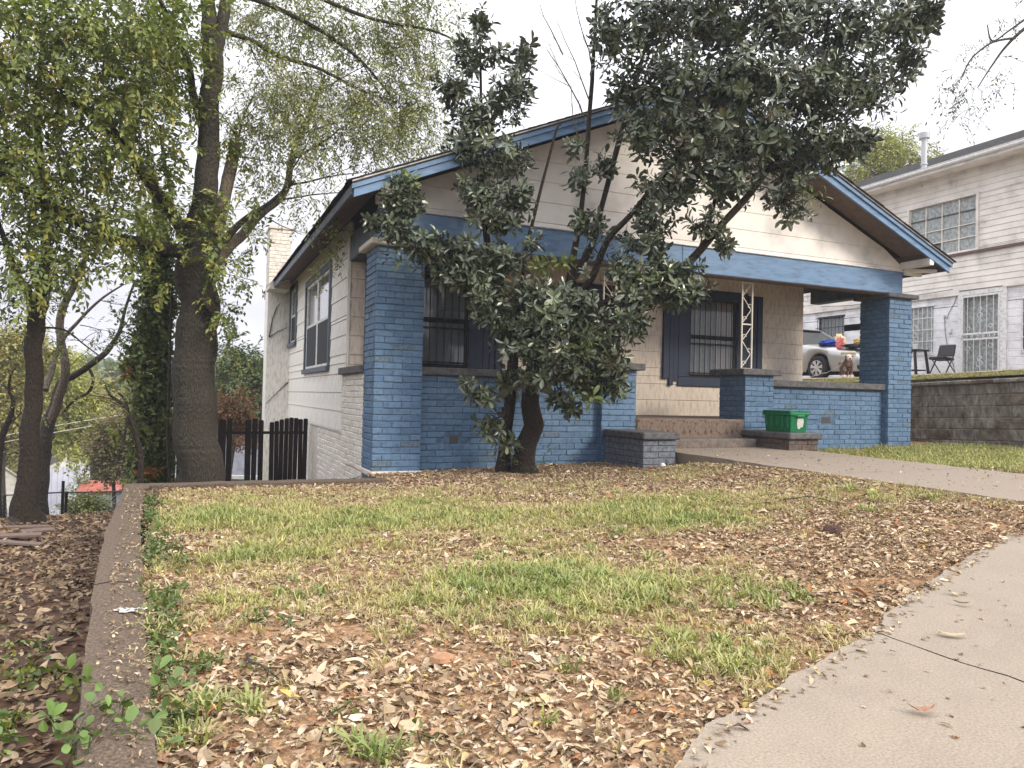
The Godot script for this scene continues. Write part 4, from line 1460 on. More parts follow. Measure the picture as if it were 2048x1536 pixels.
func build_fence() -> void:
	var z := -14.15
	var f := thing("picket_fence", "dark weathered wooden picket fence between the big trunk and the white side wall", "fence", Vector3(1.0, -1.0, z))
	var top := on(500, 838, 2, z).y
	for r in [[436, 452], [453, 464], [490, 502], [504, 514], [517, 527]]:
		var a := on(r[0], 870, 2, z).x
		var c := on(r[1], 870, 2, z).x
		picket(f, (a + c) * 0.5, c - a, z, -2.0, top + rng.randf_range(-0.03, 0.02), rng.randf_range(-0.012, 0.012))
	var x0 := on(538, 870, 2, z).x
	var x1 := on(614, 870, 2, z).x
	var n := 8
	for i in n:
		var x := lerpf(x0, x1, (i + 0.5) / n)
		var tt: float = top + float([-0.05, -0.03, 0.0, 0.02, 0.035, 0.03, 0.01, 0.02][i])
		picket(f, x, (x1 - x0) / n - 0.006, z + 0.05, -2.0, tt, rng.randf_range(-0.01, 0.01))
	for y: float in [top - 0.22, -0.78, -0.95]:
		one("fence_rail", Vector3(on(436, 870, 2, z).x, y - 0.05 if y > -0.5 else y - 0.09, z - 0.045), Vector3(x1, y, z - 0.004), "fence", f, 0.004)
	# the left side carries on behind the trunk
	for i in 8:
		picket(f, on(436, 870, 2, z).x - 0.08 - i * 0.13, 0.11, z, -2.0, top + rng.randf_range(-0.04, 0.03), rng.randf_range(-0.02, 0.02))


func build_car() -> void:
	var gy := 1.585
	var zf := -13.42                     # nose
	var cx := 15.58
	var t := thing("sedan", "silver sedan parked beside the white block house, bags heaped on its hood", "car", Vector3(cx, gy, -15.6))
	var len := 4.7
	var wheels := [0.98, 3.65]
	# stations: distance from the nose, half width, shoulder height
	var st := [[0.0, 0.50, 0.60], [0.06, 0.66, 0.66], [0.18, 0.76, 0.72], [0.35, 0.83, 0.77], [0.6, 0.87, 0.82], [0.9, 0.89, 0.86], [1.2, 0.9, 0.90], [1.5, 0.905, 0.93], [2.2, 0.91, 0.94], [3.2, 0.91, 0.95], [3.9, 0.89, 0.97], [4.3, 0.86, 0.96], [4.6, 0.8, 0.92], [4.7, 0.72, 0.85]]
	var body := MB.new()
	var prev := []
	var nst := 70
	for i in nst + 1:
		var s := len * i / nst
		var k := 0
		while k < st.size() - 2 and s > st[k + 1][0]:
			k += 1
		var f: float = clampf((s - st[k][0]) / (st[k + 1][0] - st[k][0]), 0, 1)
		var hw: float = lerpf(st[k][1], st[k + 1][1], f)
		var ys: float = lerpf(st[k][2], st[k + 1][2], f)
		var yb := 0.22
		for wz: float in wheels:
			var dd := absf(s - wz)
			if dd < 0.37:
				yb = maxf(yb, 0.31 + sqrt(0.37 * 0.37 - dd * dd))
		var half := [Vector2(hw * 0.9, yb), Vector2(hw * 0.985, lerpf(yb, ys, 0.3)), Vector2(hw, lerpf(yb, ys, 0.62)), Vector2(hw * 0.975, lerpf(yb, ys, 0.86)), Vector2(hw * 0.9, ys), Vector2(hw * 0.6, ys + 0.035), Vector2(0, ys + 0.05)]
		var ring := []
		for q: Vector2 in half:
			ring.append(Vector3(cx + q.x, gy + q.y, zf - s))
		for j in range(half.size() - 2, -1, -1):
			ring.append(Vector3(cx - half[j].x, gy + half[j].y, zf - s))
		if i > 0:
			for j in ring.size() - 1:
				body.quad(prev[j], prev[j + 1], ring[j + 1], ring[j])
		else:
			for j in range(1, ring.size() - 1):
				body.flat(ring[0], ring[j], ring[j + 1])
		prev = ring
	# smooth the loft
	var acc := {}
	for i in body.v.size():
		var key := Vector3i(body.v[i] * 500.0)
		acc[key] = acc.get(key, Vector3.ZERO) + body.n[i]
	for i in body.v.size():
		body.n[i] = (acc[Vector3i(body.v[i] * 500.0)] as Vector3).normalized()
	obj("body", body.mesh(), M["carpaint"], t)
	# cabin glass and roof
	var pr := [[1.62, 0.95], [2.28, 1.38], [2.6, 1.43], [3.3, 1.42], [4.1, 0.99]]
	var cab := MB.new()
	for i in pr.size() - 1:
		var a: Array = pr[i]
		var b: Array = pr[i + 1]
		var wa := lerpf(0.84, 0.60, clampf((a[1] - 0.95) / 0.47, 0, 1))
		var wb := lerpf(0.84, 0.60, clampf((b[1] - 0.95) / 0.47, 0, 1))
		var q0 := Vector3(cx - wa, gy + a[1], zf - a[0])
		var q1 := Vector3(cx + wa, gy + a[1], zf - a[0])
		var q2 := Vector3(cx + wb, gy + b[1], zf - b[0])
		var q3 := Vector3(cx - wb, gy + b[1], zf - b[0])
		cab.quad(q0, q1, q2, q3)
		cab.quad(q0, q3, Vector3(cx - 0.86, gy + 0.94, q3.z), Vector3(cx - 0.86, gy + 0.94, q0.z))
		cab.quad(q2, q1, Vector3(cx + 0.86, gy + 0.94, q1.z), Vector3(cx + 0.86, gy + 0.94, q2.z))
	mat("carglass", Color8(58, 64, 66), 0.08)
	obj("window_glass", cab.mesh(), M["carglass"], t)
	for s: float in [-1.0, 1.0]:
		var pil := MB.new()
		for pp: Array in [[1.58, 0.95, 0.86, 2.28, 1.39, 0.61], [2.28, 1.39, 0.61, 3.35, 1.42, 0.61], [3.35, 1.42, 0.61, 4.15, 0.98, 0.85], [2.85, 1.41, 0.62, 2.85, 0.95, 0.88]]:
			pil.bar(Vector3(cx + s * pp[2], gy + pp[1], zf - pp[0]), Vector3(cx + s * pp[5], gy + pp[4], zf - pp[3]), 0.06, 0.05)
		obj("pillar", pil.mesh(), M["carpaint"], t)
		var mir := MB.new()
		mir.cham(Transform3D(Basis.from_euler(Vector3(0, 0.2, 0)), Vector3(cx + s * 0.99, gy + 1.0, zf - 1.85)), Vector3(0.18, 0.13, 0.1), 0.03)
		obj("mirror", mir.mesh(), M["carpaint"], t)
		var hl := MB.new()
		hl.cham(Transform3D(Basis.from_euler(Vector3(0.5, s * 0.9, 0)), Vector3(cx + s * 0.69, gy + 0.655, zf - 0.17)), Vector3(0.34, 0.13, 0.06), 0.02)
		obj("headlight", hl.mesh(), M["glasslamp"] if M.has("glasslamp") else mat("glasslamp", Color8(205, 200, 180), 0.1), t)
	var gr := MB.new()
	gr.cham(Transform3D(Basis(), Vector3(cx, gy + 0.55, zf + 0.0)), Vector3(0.8, 0.14, 0.04), 0.015)
	gr.cham(Transform3D(Basis(), Vector3(cx, gy + 0.33, zf - 0.01)), Vector3(1.1, 0.1, 0.06), 0.02)
	obj("grille", gr.mesh(), M["blackplastic"], t)
	one("roof_panel", Vector3(cx - 0.61, gy + 1.425, zf - 3.3), Vector3(cx + 0.61, gy + 1.46, zf - 2.3), "carpaint", t, 0.014)
	one("underbody", Vector3(cx - 0.72, gy + 0.2, zf - 4.5), Vector3(cx + 0.72, gy + 0.6, zf - 0.25), "blackplastic", t, 0.02)
	for wz: float in wheels:
		for s: float in [-1.0, 1.0]:
			var xf := Transform3D(Basis.from_euler(Vector3(0, 0, s * PI / 2)), Vector3(cx + s * 0.80, gy + 0.31, zf - wz))
			var ty := MB.new()
			ty.lathe(xf, [Vector2(0.2, -0.10), Vector2(0.29, -0.105), Vector2(0.31, -0.08), Vector2(0.31, 0.08), Vector2(0.29, 0.10), Vector2(0.215, 0.095), Vector2(0.2, 0.06)], 28)
			var wh := obj("wheel", ty.mesh(), M["rubber"], t)
			var rim := MB.new()
			rim.lathe(xf, [Vector2(0.215, -0.09), Vector2(0.218, -0.1), Vector2(0.19, -0.1), Vector2(0.18, -0.05)], 28)
			for k in 7:
				var a := k * TAU / 7.0
				for off: float in [-0.13, 0.13]:
					rim.bar(xf * Vector3(cos(a) * 0.03, -0.095, sin(a) * 0.03), xf * Vector3(cos(a + off) * 0.2, -0.092, sin(a + off) * 0.2), 0.03, 0.035, xf.basis.y)
			rim.lathe(xf, [Vector2(0.05, -0.06), Vector2(0.05, -0.11), Vector2(0.0, -0.115)], 14)
			obj("rim", rim.mesh(), M["alloy"], wh)
			var hub := MB.new()
			hub.lathe(xf, [Vector2(0.0, -0.05), Vector2(0.2, -0.05)], 20)
			obj("brake_disc", hub.mesh(), M["rubber"], wh)
	# things on the hood
	bag("blue_bag", "crumpled blue plastic bag on the silver hood", Vector3(15.0, gy + 0.95, -14.3), Vector3(0.24, 0.09, 0.2), Color8(30, 60, 150))
	bag("white_yellow_bag", "white and yellow shopping bag standing behind the blue bag on the hood", Vector3(15.25, gy + 1.03, -14.2), Vector3(0.16, 0.15, 0.12), Color8(228, 216, 170))
	bag("pink_red_bag", "pink and red plastic bag hanging over the fender above the dog", Vector3(14.86, gy + 0.92, -13.82), Vector3(0.08, 0.15, 0.11), Color8(214, 120, 122))
	bag("yellow_bag", "yellow bag at the nose end of the hood beside the blue column", Vector3(15.3, gy + 0.96, -13.62), Vector3(0.16, 0.09, 0.12), Color8(190, 156, 88))
	bag("black_bag", "black bag lying under the yellow bag on the hood", Vector3(15.2, gy + 0.86, -13.66), Vector3(0.34, 0.05, 0.2), Color8(26, 26, 32))

func bag(called: String, label: String, c: Vector3, r: Vector3, col: Color) -> void:
	var b := MB.new()
	b.col = col.srgb_to_linear()
	var grid := []
	for i in 13:
		var row := []
		for j in 18:
			var th := PI * i / 12.0
			var ph := TAU * j / 18.0
			var d := Vector3(sin(th) * cos(ph), cos(th), sin(th) * sin(ph))
			var q := 1.0 + 0.55 * nz.get_noise_3d(d.x * 3.5 + c.x * 9.0, d.y * 3.5, d.z * 3.5 + c.z * 9.0) + 0.35 * nz.get_noise_3d(d.x * 9.0 + c.x * 9.0, d.y * 9.0, d.z * 9.0)
			row.append(c + d * r * q)
		grid.append(row)
	for i in 12:
		for j in 18:
			var j2 := (j + 1) % 18
			b.quad(grid[i][j], grid[i][j2], grid[i + 1][j2], grid[i + 1][j])
	var o := obj(called, b.mesh(), M["vcol"])
	tag(o, label, "bag")


# surface nets over a field of tapered capsules
func nets(bones: Array, cell: float, blend: float, paint: Callable) -> MB:
	var lo := Vector3.ONE * 1e9
	var hi := -lo
	for bn: Array in bones:
		for e in [[bn[0], bn[2]], [bn[1], bn[3]]]:
			lo = lo.min(e[0] - Vector3.ONE * (e[1] + cell * 2.5))
			hi = hi.max(e[0] + Vector3.ONE * (e[1] + cell * 2.5))
	var n := Vector3i(((hi - lo) / cell).ceil()) + Vector3i.ONE
	var field := PackedFloat32Array()
	field.resize(n.x * n.y * n.z)
	for x in n.x:
		for y in n.y:
			for z in n.z:
				var p := lo + Vector3(x, y, z) * cell
				var d := 1e3
				for bn: Array in bones:
					var a: Vector3 = bn[0]
					var ab: Vector3 = bn[1] - a
					var t := clampf((p - a).dot(ab) / maxf(ab.length_squared(), 1e-8), 0, 1)
					var q := p.distance_to(a + ab * t) - lerpf(bn[2], bn[3], t)
					if q < d + blend:
						var hh := clampf(0.5 + 0.5 * (d - q) / blend, 0, 1)
						d = lerpf(d, q, hh) - blend * hh * (1.0 - hh)
				field[(x * n.y + y) * n.z + z] = d
	var idx := {}
	var pos := PackedVector3Array()
	for x in n.x - 1:
		for y in n.y - 1:
			for z in n.z - 1:
				var s := Vector3.ZERO
				var cnt := 0
				var vals := []
				for k in 8:
					vals.append(field[((x + (k & 1)) * n.y + y + ((k >> 1) & 1)) * n.z + z + (k >> 2)])
				for e: Vector2i in [Vector2i(0, 1), Vector2i(2, 3), Vector2i(4, 5), Vector2i(6, 7), Vector2i(0, 2), Vector2i(1, 3), Vector2i(4, 6), Vector2i(5, 7), Vector2i(0, 4), Vector2i(1, 5), Vector2i(2, 6), Vector2i(3, 7)]:
					var va: float = vals[e.x]
					var vb: float = vals[e.y]
					if (va < 0.0) != (vb < 0.0):
						var t := va / (va - vb)
						s += Vector3(e.x & 1, (e.x >> 1) & 1, e.x >> 2).lerp(Vector3(e.y & 1, (e.y >> 1) & 1, e.y >> 2), t)
						cnt += 1
				if cnt > 0:
					idx[(x * n.y + y) * n.z + z] = pos.size()
					pos.append(lo + (Vector3(x, y, z) + s / cnt) * cell)
	var tris := []
	for x in range(1, n.x - 1):
		for y in range(1, n.y - 1):
			for z in range(1, n.z - 1):
				var v0 := field[(x * n.y + y) * n.z + z]
				for ax in 3:
					var d := Vector3i(1 if ax == 0 else 0, 1 if ax == 1 else 0, 1 if ax == 2 else 0)
					var v1 := field[((x + d.x) * n.y + y + d.y) * n.z + z + d.z]
					if (v0 < 0.0) != (v1 < 0.0):
						var u := Vector3i(d.z, d.x, d.y)
						var w := Vector3i(d.y, d.z, d.x)
						var q := []
						for o: Vector3i in [Vector3i.ZERO, u, u + w, w]:
							q.append(idx.get(((x - o.x) * n.y + y - o.y) * n.z + z - o.z, -1))
						if q.min() < 0:
							continue
						if v0 < 0.0:
							tris.append_array([q[0], q[1], q[2], q[0], q[2], q[3]])
						else:
							tris.append_array([q[0], q[2], q[1], q[0], q[3], q[2]])
	var nn := PackedVector3Array()
	nn.resize(pos.size())
	for i in range(0, tris.size(), 3):
		var k := (pos[tris[i + 1]] - pos[tris[i]]).cross(pos[tris[i + 2]] - pos[tris[i]])
		for j in 3:
			nn[tris[i + j]] += k
	var out := MB.new()
	for i in range(0, tris.size(), 3):
		out.col = paint.call((pos[tris[i]] + pos[tris[i + 1]] + pos[tris[i + 2]]) / 3.0)
		out.tri(pos[tris[i]], pos[tris[i + 1]], pos[tris[i + 2]], nn[tris[i]].normalized(), nn[tris[i + 1]].normalized(), nn[tris[i + 2]].normalized())
	return out

func build_dog() -> void:
	var c := Vector3(13.72, 0, -12.56)
	c.y = upper(c.x, c.z)
	var o := thing("dog", "brown dog with pale muzzle standing beside the silver car, facing the house", "dog", c)
	# its own axes: forward towards the viewer, side across
	var fw := Vector3(-0.62, 0, 0.78).normalized()
	var sd := Vector3(fw.z, 0, -fw.x)
	var P := func(s: float, y: float, f: float) -> Vector3: return c + sd * s + Vector3.UP * y + fw * f
	var b := []
	b.append([P.call(0, 0.33, 0.12), P.call(0, 0.335, -0.12), 0.105, 0.085])     # deep chest to belly
	b.append([P.call(0, 0.335, -0.12), P.call(0, 0.34, -0.3), 0.085, 0.085])
	b.append([P.call(0, 0.36, 0.16), P.call(0.0, 0.44, 0.25), 0.085, 0.062])       # neck
	b.append([P.call(0.0, 0.455, 0.27), P.call(0.0, 0.445, 0.32), 0.072, 0.062])   # skull
	b.append([P.call(0.0, 0.425, 0.34), P.call(0.0, 0.412, 0.42), 0.042, 0.032])   # muzzle
	for s: float in [-1.0, 1.0]:
		b.append([P.call(s * 0.075, 0.32, 0.13), P.call(s * 0.085, 0.18, 0.14), 0.05, 0.03])
		b.append([P.call(s * 0.085, 0.18, 0.14), P.call(s * 0.08, 0.03, 0.15), 0.03, 0.024])
		b.append([P.call(s * 0.08, 0.02, 0.15), P.call(s * 0.08, 0.018, 0.19), 0.025, 0.022])
		b.append([P.call(s * 0.065, 0.33, -0.28), P.call(s * 0.075, 0.22, -0.22), 0.07, 0.045])
		b.append([P.call(s * 0.075, 0.22, -0.22), P.call(s * 0.075, 0.13, -0.34), 0.04, 0.024])
		b.append([P.call(s * 0.075, 0.13, -0.34), P.call(s * 0.075, 0.025, -0.31), 0.022, 0.02])
		b.append([P.call(s * 0.075, 0.02, -0.31), P.call(s * 0.075, 0.018, -0.27), 0.023, 0.02])
		b.append([P.call(s * 0.055, 0.50, 0.27), P.call(s * 0.085, 0.47, 0.30), 0.022, 0.014])   # folded ears
	b.append([P.call(0, 0.37, -0.36), P.call(0.02, 0.30, -0.48), 0.025, 0.01])
	var coat := Color8(92, 74, 64).srgb_to_linear()
	var pale := Color8(206, 186, 166).srgb_to_linear()
	var tan_c := Color8(150, 124, 104).srgb_to_linear()
	var paint := func(p: Vector3) -> Color:
		var q := p - c
		var f := q.dot(fw)
		var s := q.dot(sd)
		if f > 0.40 and q.y > 0.40 and q.y < 0.44 and absf(s) < 0.02:
			return Color(0.01, 0.01, 0.01)
		if f > 0.315 and q.y > 0.452 and q.y < 0.475 and absf(absf(s) - 0.032) < 0.012:
			return Color(0.012, 0.01, 0.01)
		if f > 0.30 and q.y > 0.36 and absf(s) < 0.055:
			return pale
		if q.y < 0.07:
			return pale
		if f > 0.2 and q.y < 0.36 and absf(s) < 0.03:
			return tan_c
		return coat if nz.get_noise_3d(p.x * 9.0, p.y * 9.0, p.z * 9.0) < 0.25 else tan_c
	obj("body", nets(b, 0.012, 0.022, paint).mesh(), M["vcol"], o)
	var col := MB.new()
	var pts := []
	var rr := []
	for i in 17:
		var a := i * TAU / 16.0
		pts.append(P.call(cos(a) * 0.078, 0.405 + sin(a) * 0.05, 0.21 - sin(a) * 0.045))
		rr.append(0.008)
	col.tube(pts, rr, 5)
	obj("collar", col.mesh(), M["blackplastic"], o)
	var rope := MB.new()
	rope.tube([P.call(0, 0.37, 0.18), c + Vector3(-0.1, 0.12, -0.5), Vector3(14.3, upper(14.3, -13.6) + 0.16, -13.8), Vector3(14.5, upper(14.5, -14.6) + 0.02, -14.7)], [0.006, 0.006, 0.006, 0.006], 5)
	var ro := obj("tie_rope", rope.mesh(), M["paper"])
	tag(ro, "thin pale tie rope running from the dog's collar past the car wheel", "rope")


func build_neighbor_things() -> void:
	# folding chair, its back to the wall
	var y := upper(17.5, -13.1)
	var c := Vector3(17.55, y, -13.05)
	var t := thing("folding_chair", "black folding chair against the white block wall beside the barred door", "chair", c)
	for s: float in [-0.22, 0.22]:
		var l := MB.new()
		l.tube([c + Vector3(-0.22, 0.0, s), c + Vector3(0.12, 0.55, s), c + Vector3(0.2, 0.80, s * 0.9)], [0.017, 0.017, 0.017], 7)
		obj("leg", l.mesh(), M["blackplastic"], t)
		var l2 := MB.new()
		l2.tube([c + Vector3(0.28, 0.0, s * 0.9), c + Vector3(-0.14, 0.45, s * 0.9)], [0.013, 0.013], 7)
		obj("leg", l2.mesh(), M["blackplastic"], t)
	var bk := MB.new()
	bk.cham(Transform3D(Basis.from_euler(Vector3(0, 0, -0.3)), c + Vector3(0.13, 0.66, 0)), Vector3(0.03, 0.32, 0.44), 0.014)
	obj("backrest", bk.mesh(), M["blackplastic"], t)
	var se := MB.new()
	se.cham(Transform3D(Basis.from_euler(Vector3(0, 0, -0.08)), c + Vector3(-0.05, 0.45, 0)), Vector3(0.42, 0.07, 0.42), 0.02)
	obj("seat", se.mesh(), M["blackplastic"], t)
	one("crossbar", c + Vector3(-0.2, 0.03, -0.21), c + Vector3(-0.18, 0.05, 0.21), "blackplastic", t, 0.004)
	# barrel grill table
	var k := Vector3(17.6, upper(17.6, -13.95), -13.95)
	var g2 := thing("black_side_table", "black slatted side table under the barred window holding white cups", "table", k)
	one("tabletop", k + Vector3(-0.25, 0.68, -0.3), k + Vector3(0.25, 0.72, 0.3), "blackplastic", g2, 0.008)
	one("table_shelf", k + Vector3(-0.2, 0.16, -0.25), k + Vector3(0.2, 0.19, 0.25), "blackplastic", g2, 0.006)
	for sx: float in [-1.0, 1.0]:
		for sz: float in [-1.0, 1.0]:
			var l := MB.new()
			l.bar(k + Vector3(sx * 0.24, 0, sz * 0.3), k + Vector3(sx * 0.2, 0.68, sz * 0.22), 0.06, 0.05, Vector3.RIGHT)
			obj("leg", l.mesh(), M["blackplastic"], g2)
	for q in [[-0.1, -0.12, "white cup at the far end of the black table"], [-0.1, 0.16, "white tub at the near end of the black table"]]:
		var m := MB.new()
		m.lathe(Transform3D(Basis(), k + Vector3(q[0], 0.722, q[1])), [Vector2(0, 0), Vector2(0.055, 0), Vector2(0.07, 0.14), Vector2(0.062, 0.14), Vector2(0.05, 0.01)], 16)
		var cu := obj("cup", m.mesh(), M["whitepaint"])
		tag(cu, q[2], "cup", "cups on the black table")


# =====================================================================  far left, down the slope
func gable_house(called: String, label: String, cat: String, base: Vector3, turn: float, w: float, d: float, hw: float, hr: float, wallm: String, roofm: String, over := 0.15) -> Node3D:
	var t := thing(called, label, cat, base)
	var bs := Basis(Vector3.UP, turn)
	var X := Transform3D(bs, base)
	var wall := MB.new()
	wall.prism(PackedVector2Array([Vector2(-w / 2, -1.5), Vector2(w / 2, -1.5), Vector2(w / 2, hw), Vector2(0, hr), Vector2(-w / 2, hw)]), X * Transform3D(Basis(), Vector3(0, 0, -d)), d)
	obj("wall", wall.mesh(), M[wallm], t)
	for s: float in [-1.0, 1.0]:
		var r := MB.new()
		var dirv := Vector2(w / 2, hw - hr).normalized()
		var ex := s * (w / 2 + dirv.x * over)
		var ey := hw + dirv.y * over
		r.hexa([X * Vector3(0, hr + 0.01, over), X * Vector3(ex, ey + 0.01, over), X * Vector3(ex, ey + 0.01, -d - over), X * Vector3(0, hr + 0.01, -d - over),
			X * Vector3(0, hr + 0.07, over), X * Vector3(ex, ey + 0.07, over), X * Vector3(ex, ey + 0.07, -d - over), X * Vector3(0, hr + 0.07, -d - over)])
		obj("roof", r.mesh(), M[roofm], t)
	return t

func build_far_left() -> void:
	mat("bluemetal", Color8(206, 210, 232), 0.5, "paint", Vector3(0.3, 0.3, 0.3))
	mat("redroof", Color8(190, 98, 76), 0.6, "mottle", Vector3(0.5, 0.5, 0.5))
	mat("greyroof", Color8(126, 128, 134), 0.9, "mottle", Vector3(0.8, 0.8, 0.8))
	mat("shedwall", Color8(176, 186, 198), 0.7, "paint", Vector3(0.5, 0.5, 0.5))
	# pale blue ribbed metal shed with white gable
	var d := 36.0
	var b := at(134, 1012, d)
	var sh := gable_house("metal_shed", "pale blue ribbed metal shed with a white gable, down the slope left of the kerb", "shed", b, 0.45, 1.9, 3.0, 1.95, 2.5, "whitepaint", "greyroof")
	var pn := MB.new()
	var X := Transform3D(Basis(Vector3.UP, 0.45), b)
	for i in 16:
		var x := -0.95 + i * 0.12
		var za := 0.05 + (0.03 if i % 2 == 0 else 0.0)
		pn.hexa([X * Vector3(x, -1.5, 0.0), X * Vector3(x + 0.118, -1.5, 0.0), X * Vector3(x + 0.118, -1.5, za), X * Vector3(x, -1.5, za), X * Vector3(x, 1.93, 0.0), X * Vector3(x + 0.118, 1.93, 0.0), X * Vector3(x + 0.118, 1.93, za), X * Vector3(x, 1.93, za)])
	obj("ribbed_front", pn.mesh(), M["bluemetal"], sh)
	# white building at the left edge
	gable_house("white_outbuilding", "white gabled outbuilding at the left edge, half behind the dark trunk", "outbuilding", at(-6, 1010, 30.0), 0.3, 1.7, 3.0, 0.95, 1.65, "whitepaint", "whitepaint")
	# low shed with orange red roof
	var rb := at(212, 1020, 24.0)
	var rs := thing("red_roofed_shed", "low grey shed with a flat orange red roof beyond the kerb corner", "shed", rb)
	one("wall", rb + Vector3(-0.72, -0.8, -1.6), rb + Vector3(0.72, 0.54, 0.0), "shedwall", rs)
	var rr := MB.new()
	rr.hexa([rb + Vector3(-0.86, 0.55, 0.12), rb + Vector3(0.8, 0.58, 0.12), rb + Vector3(0.8, 0.74, -1.7), rb + Vector3(-0.86, 0.72, -1.7), rb + Vector3(-0.86, 0.61, 0.12), rb + Vector3(0.8, 0.64, 0.12), rb + Vector3(0.8, 0.80, -1.7), rb + Vector3(-0.86, 0.78, -1.7)])
	obj("roof", rr.mesh(), M["redroof"], rs)
	one("corner_post", rb + Vector3(0.74, -0.8, 0.02), rb + Vector3(0.80, 0.56, 0.08), "whitepaint", rs)
	# grey hip roof with white gutter
	var g0 := at(365, 948, 22.0)
	var gh := thing("grey_roofed_house", "low house with grey hip roof and white gutter, glimpsed either side of the big trunk", "house", g0)
	var rt := cam_r * Vector3(1, 0, 1)
	rt = rt.normalized()
	var bk := Vector3(rt.z, 0, -rt.x)
	var X2 := Transform3D(Basis(rt, Vector3.UP, -bk), g0)
	var hip := MB.new()
	var e := [X2 * Vector3(-1.85, 0, 0), X2 * Vector3(2.3, 0, 0), X2 * Vector3(2.3, 0, -4.4), X2 * Vector3(-1.85, 0, -4.4)]
	var r0 := X2 * Vector3(-0.7, 1.25, -2.2)
	var r1 := X2 * Vector3(0.75, 1.25, -2.2)
	var inside := X2 * Vector3(0.2, 0.3, -2.2)
	hip.face([e[0], e[1], r1, r0], inside)
	hip.face([e[2], e[3], r0, r1], inside)
	hip.face([e[3], e[0], r0], inside)
	hip.face([e[1], e[2], r1], inside)
	hip.face([e[0], e[1], e[2], e[3]], inside)
	obj("roof", hip.mesh(), M["greyroof"], gh)
	var gu := MB.new()
	gu.bar(X2 * Vector3(-1.9, -0.05, 0.06), X2 * Vector3(2.35, -0.05, 0.06), 0.11, 0.1)
	obj("gutter", gu.mesh(), M["whitepaint"], gh)
	for x: float in [-0.3, 1.02]:
		var dp := MB.new()
		dp.bar(X2 * Vector3(x, -1.4, 0.02), X2 * Vector3(x, -0.1, 0.02), 0.16, 0.12, Vector3.RIGHT)
		obj("porch_post", dp.mesh(), M["whitepaint"], gh)
	var wl := MB.new()
	wl.hexa([X2 * Vector3(-1.6, -3, -0.4), X2 * Vector3(2.0, -3, -0.4), X2 * Vector3(2.0, -3, -4.1), X2 * Vector3(-1.6, -3, -4.1), X2 * Vector3(-1.6, -0.02, -0.4), X2 * Vector3(2.0, -0.02, -0.4), X2 * Vector3(2.0, -0.02, -4.1), X2 * Vector3(-1.6, -0.02, -4.1)])
	obj("wall", wl.mesh(), M["shedwall"], gh)
	# chain link fence
	var fp := [at(-90, 1052, 13.5), at(8, 1040, 13.0), at(124, 1036, 12.5), at(131, 1036, 12.6), at(250, 1030, 13.5)]
	var fn := thing("chain_link_fence", "chain link fence with dark posts running behind the dark trunk", "fence", fp[1])
	for p: Vector3 in fp:
		var b2 := MB.new()
		var tall := 0.62 if p == fp[2] else 0.45
		b2.tube([p + Vector3(0, -0.7, 0), p + Vector3(0, tall, 0)], [0.024, 0.024], 8)
		obj("fence_post", b2.mesh(), M["iron"], fn)
	for i in 4:
		var a: Vector3 = fp[i]
		var c: Vector3 = fp[i + 1]
		var rl := MB.new()
		rl.tube([a + Vector3(0, 0.43, 0), c + Vector3(0, 0.43, 0)], [0.014, 0.014], 6)
		obj("top_rail", rl.mesh(), M["greycap"], fn)
		if i == 2:
			continue
		var me := MB.new()
		var ln := a.distance_to(c)
		var nn := int(ln / 0.07)
		for k in nn:
			for s: float in [-1.0, 1.0]:
				var t0 := (k + 0.5) / nn
				var t1 := clampf(t0 + s * 0.9 / ln, 0.0, 1.0)
				var fr := absf(t1 - t0) * ln / 0.9
				me.tube([a.lerp(c, t0) + Vector3(0, -0.47, 0), a.lerp(c, t1) + Vector3(0, -0.47 + 0.9 * fr, 0)], [0.0022, 0.0022], 3)
		obj("wire_mesh", me.mesh(), M["metal"], fn).set_meta("kind", "stuff")
	# planks heaped by the dark trunk
	var q := [[20, 1086, 0.5, 0.1, "short pale broken board on the leaves before the dark trunk"], [55, 1066, 0.45, 0.5, "reddish weathered board nearest the dark trunk's foot"], [10, 1100, 0.6, -0.2, "grey plank lowest of the boards at the left edge"], [75, 1074, 0.3, 0.3, "small pinkish wood scrap right of the other boards"]]
	for e2 in q:
		var p := gnd(e2[0], e2[1], true)
		var bb := MB.new()
		bb.cham(Transform3D(Basis.from_euler(Vector3(rng.randf_range(-0.15, 0.15), e2[3], rng.randf_range(-0.2, 0.1))), p + Vector3(0, 0.07, 0)), Vector3(e2[2], 0.022, 0.12), 0.002)
		var o := obj("loose_plank", bb.mesh(), mat("oldplank", Color8(112, 96, 88), 0.9, "grime", Vector3(2, 2, 2)))
		tag(o, e2[4], "plank", "boards heaped by the dark trunk")
	# wires
	for w in 2:
		var dy := 0.0 if w == 0 else 13.0
		var m := MB.new()
		var pts := []
		var rr2 := []
		for i in 15:
			var f := i / 14.0
			pts.append(at(lerpf(-60, 560, f), lerpf(885, 793, f) + dy - 26.0 * sin(f * PI) * 0.2 + 20.0 * (f - 1.0) * f, lerpf(20, 27, f)))
			rr2.append(0.009)
		m.tube(pts, rr2, 5)
		var o := obj("power_line", m.mesh(), M["paper"])
		tag(o, ["upper of two thin pale wires crossing behind the trunks", "lower of two thin pale wires crossing behind the trunks"][w], "wire")


# =====================================================================  vegetation helpers
func smooth(pts: Array, rad: Array, sub: int) -> Array:
	var p := []
	var r := []
	for i in pts.size() - 1:
		var a: Vector3 = pts[maxi(i - 1, 0)]
		var b: Vector3 = pts[i]
		var c: Vector3 = pts[i + 1]
		var d: Vector3 = pts[mini(i + 2, pts.size() - 1)]
		for k in sub:
			var t := float(k) / sub
			p.append(b.cubic_interpolate(c, a, d, t))
			r.append(lerpf(rad[i], rad[i + 1], t))
	p.append(pts[-1])
	r.append(rad[-1])
	return [p, r]

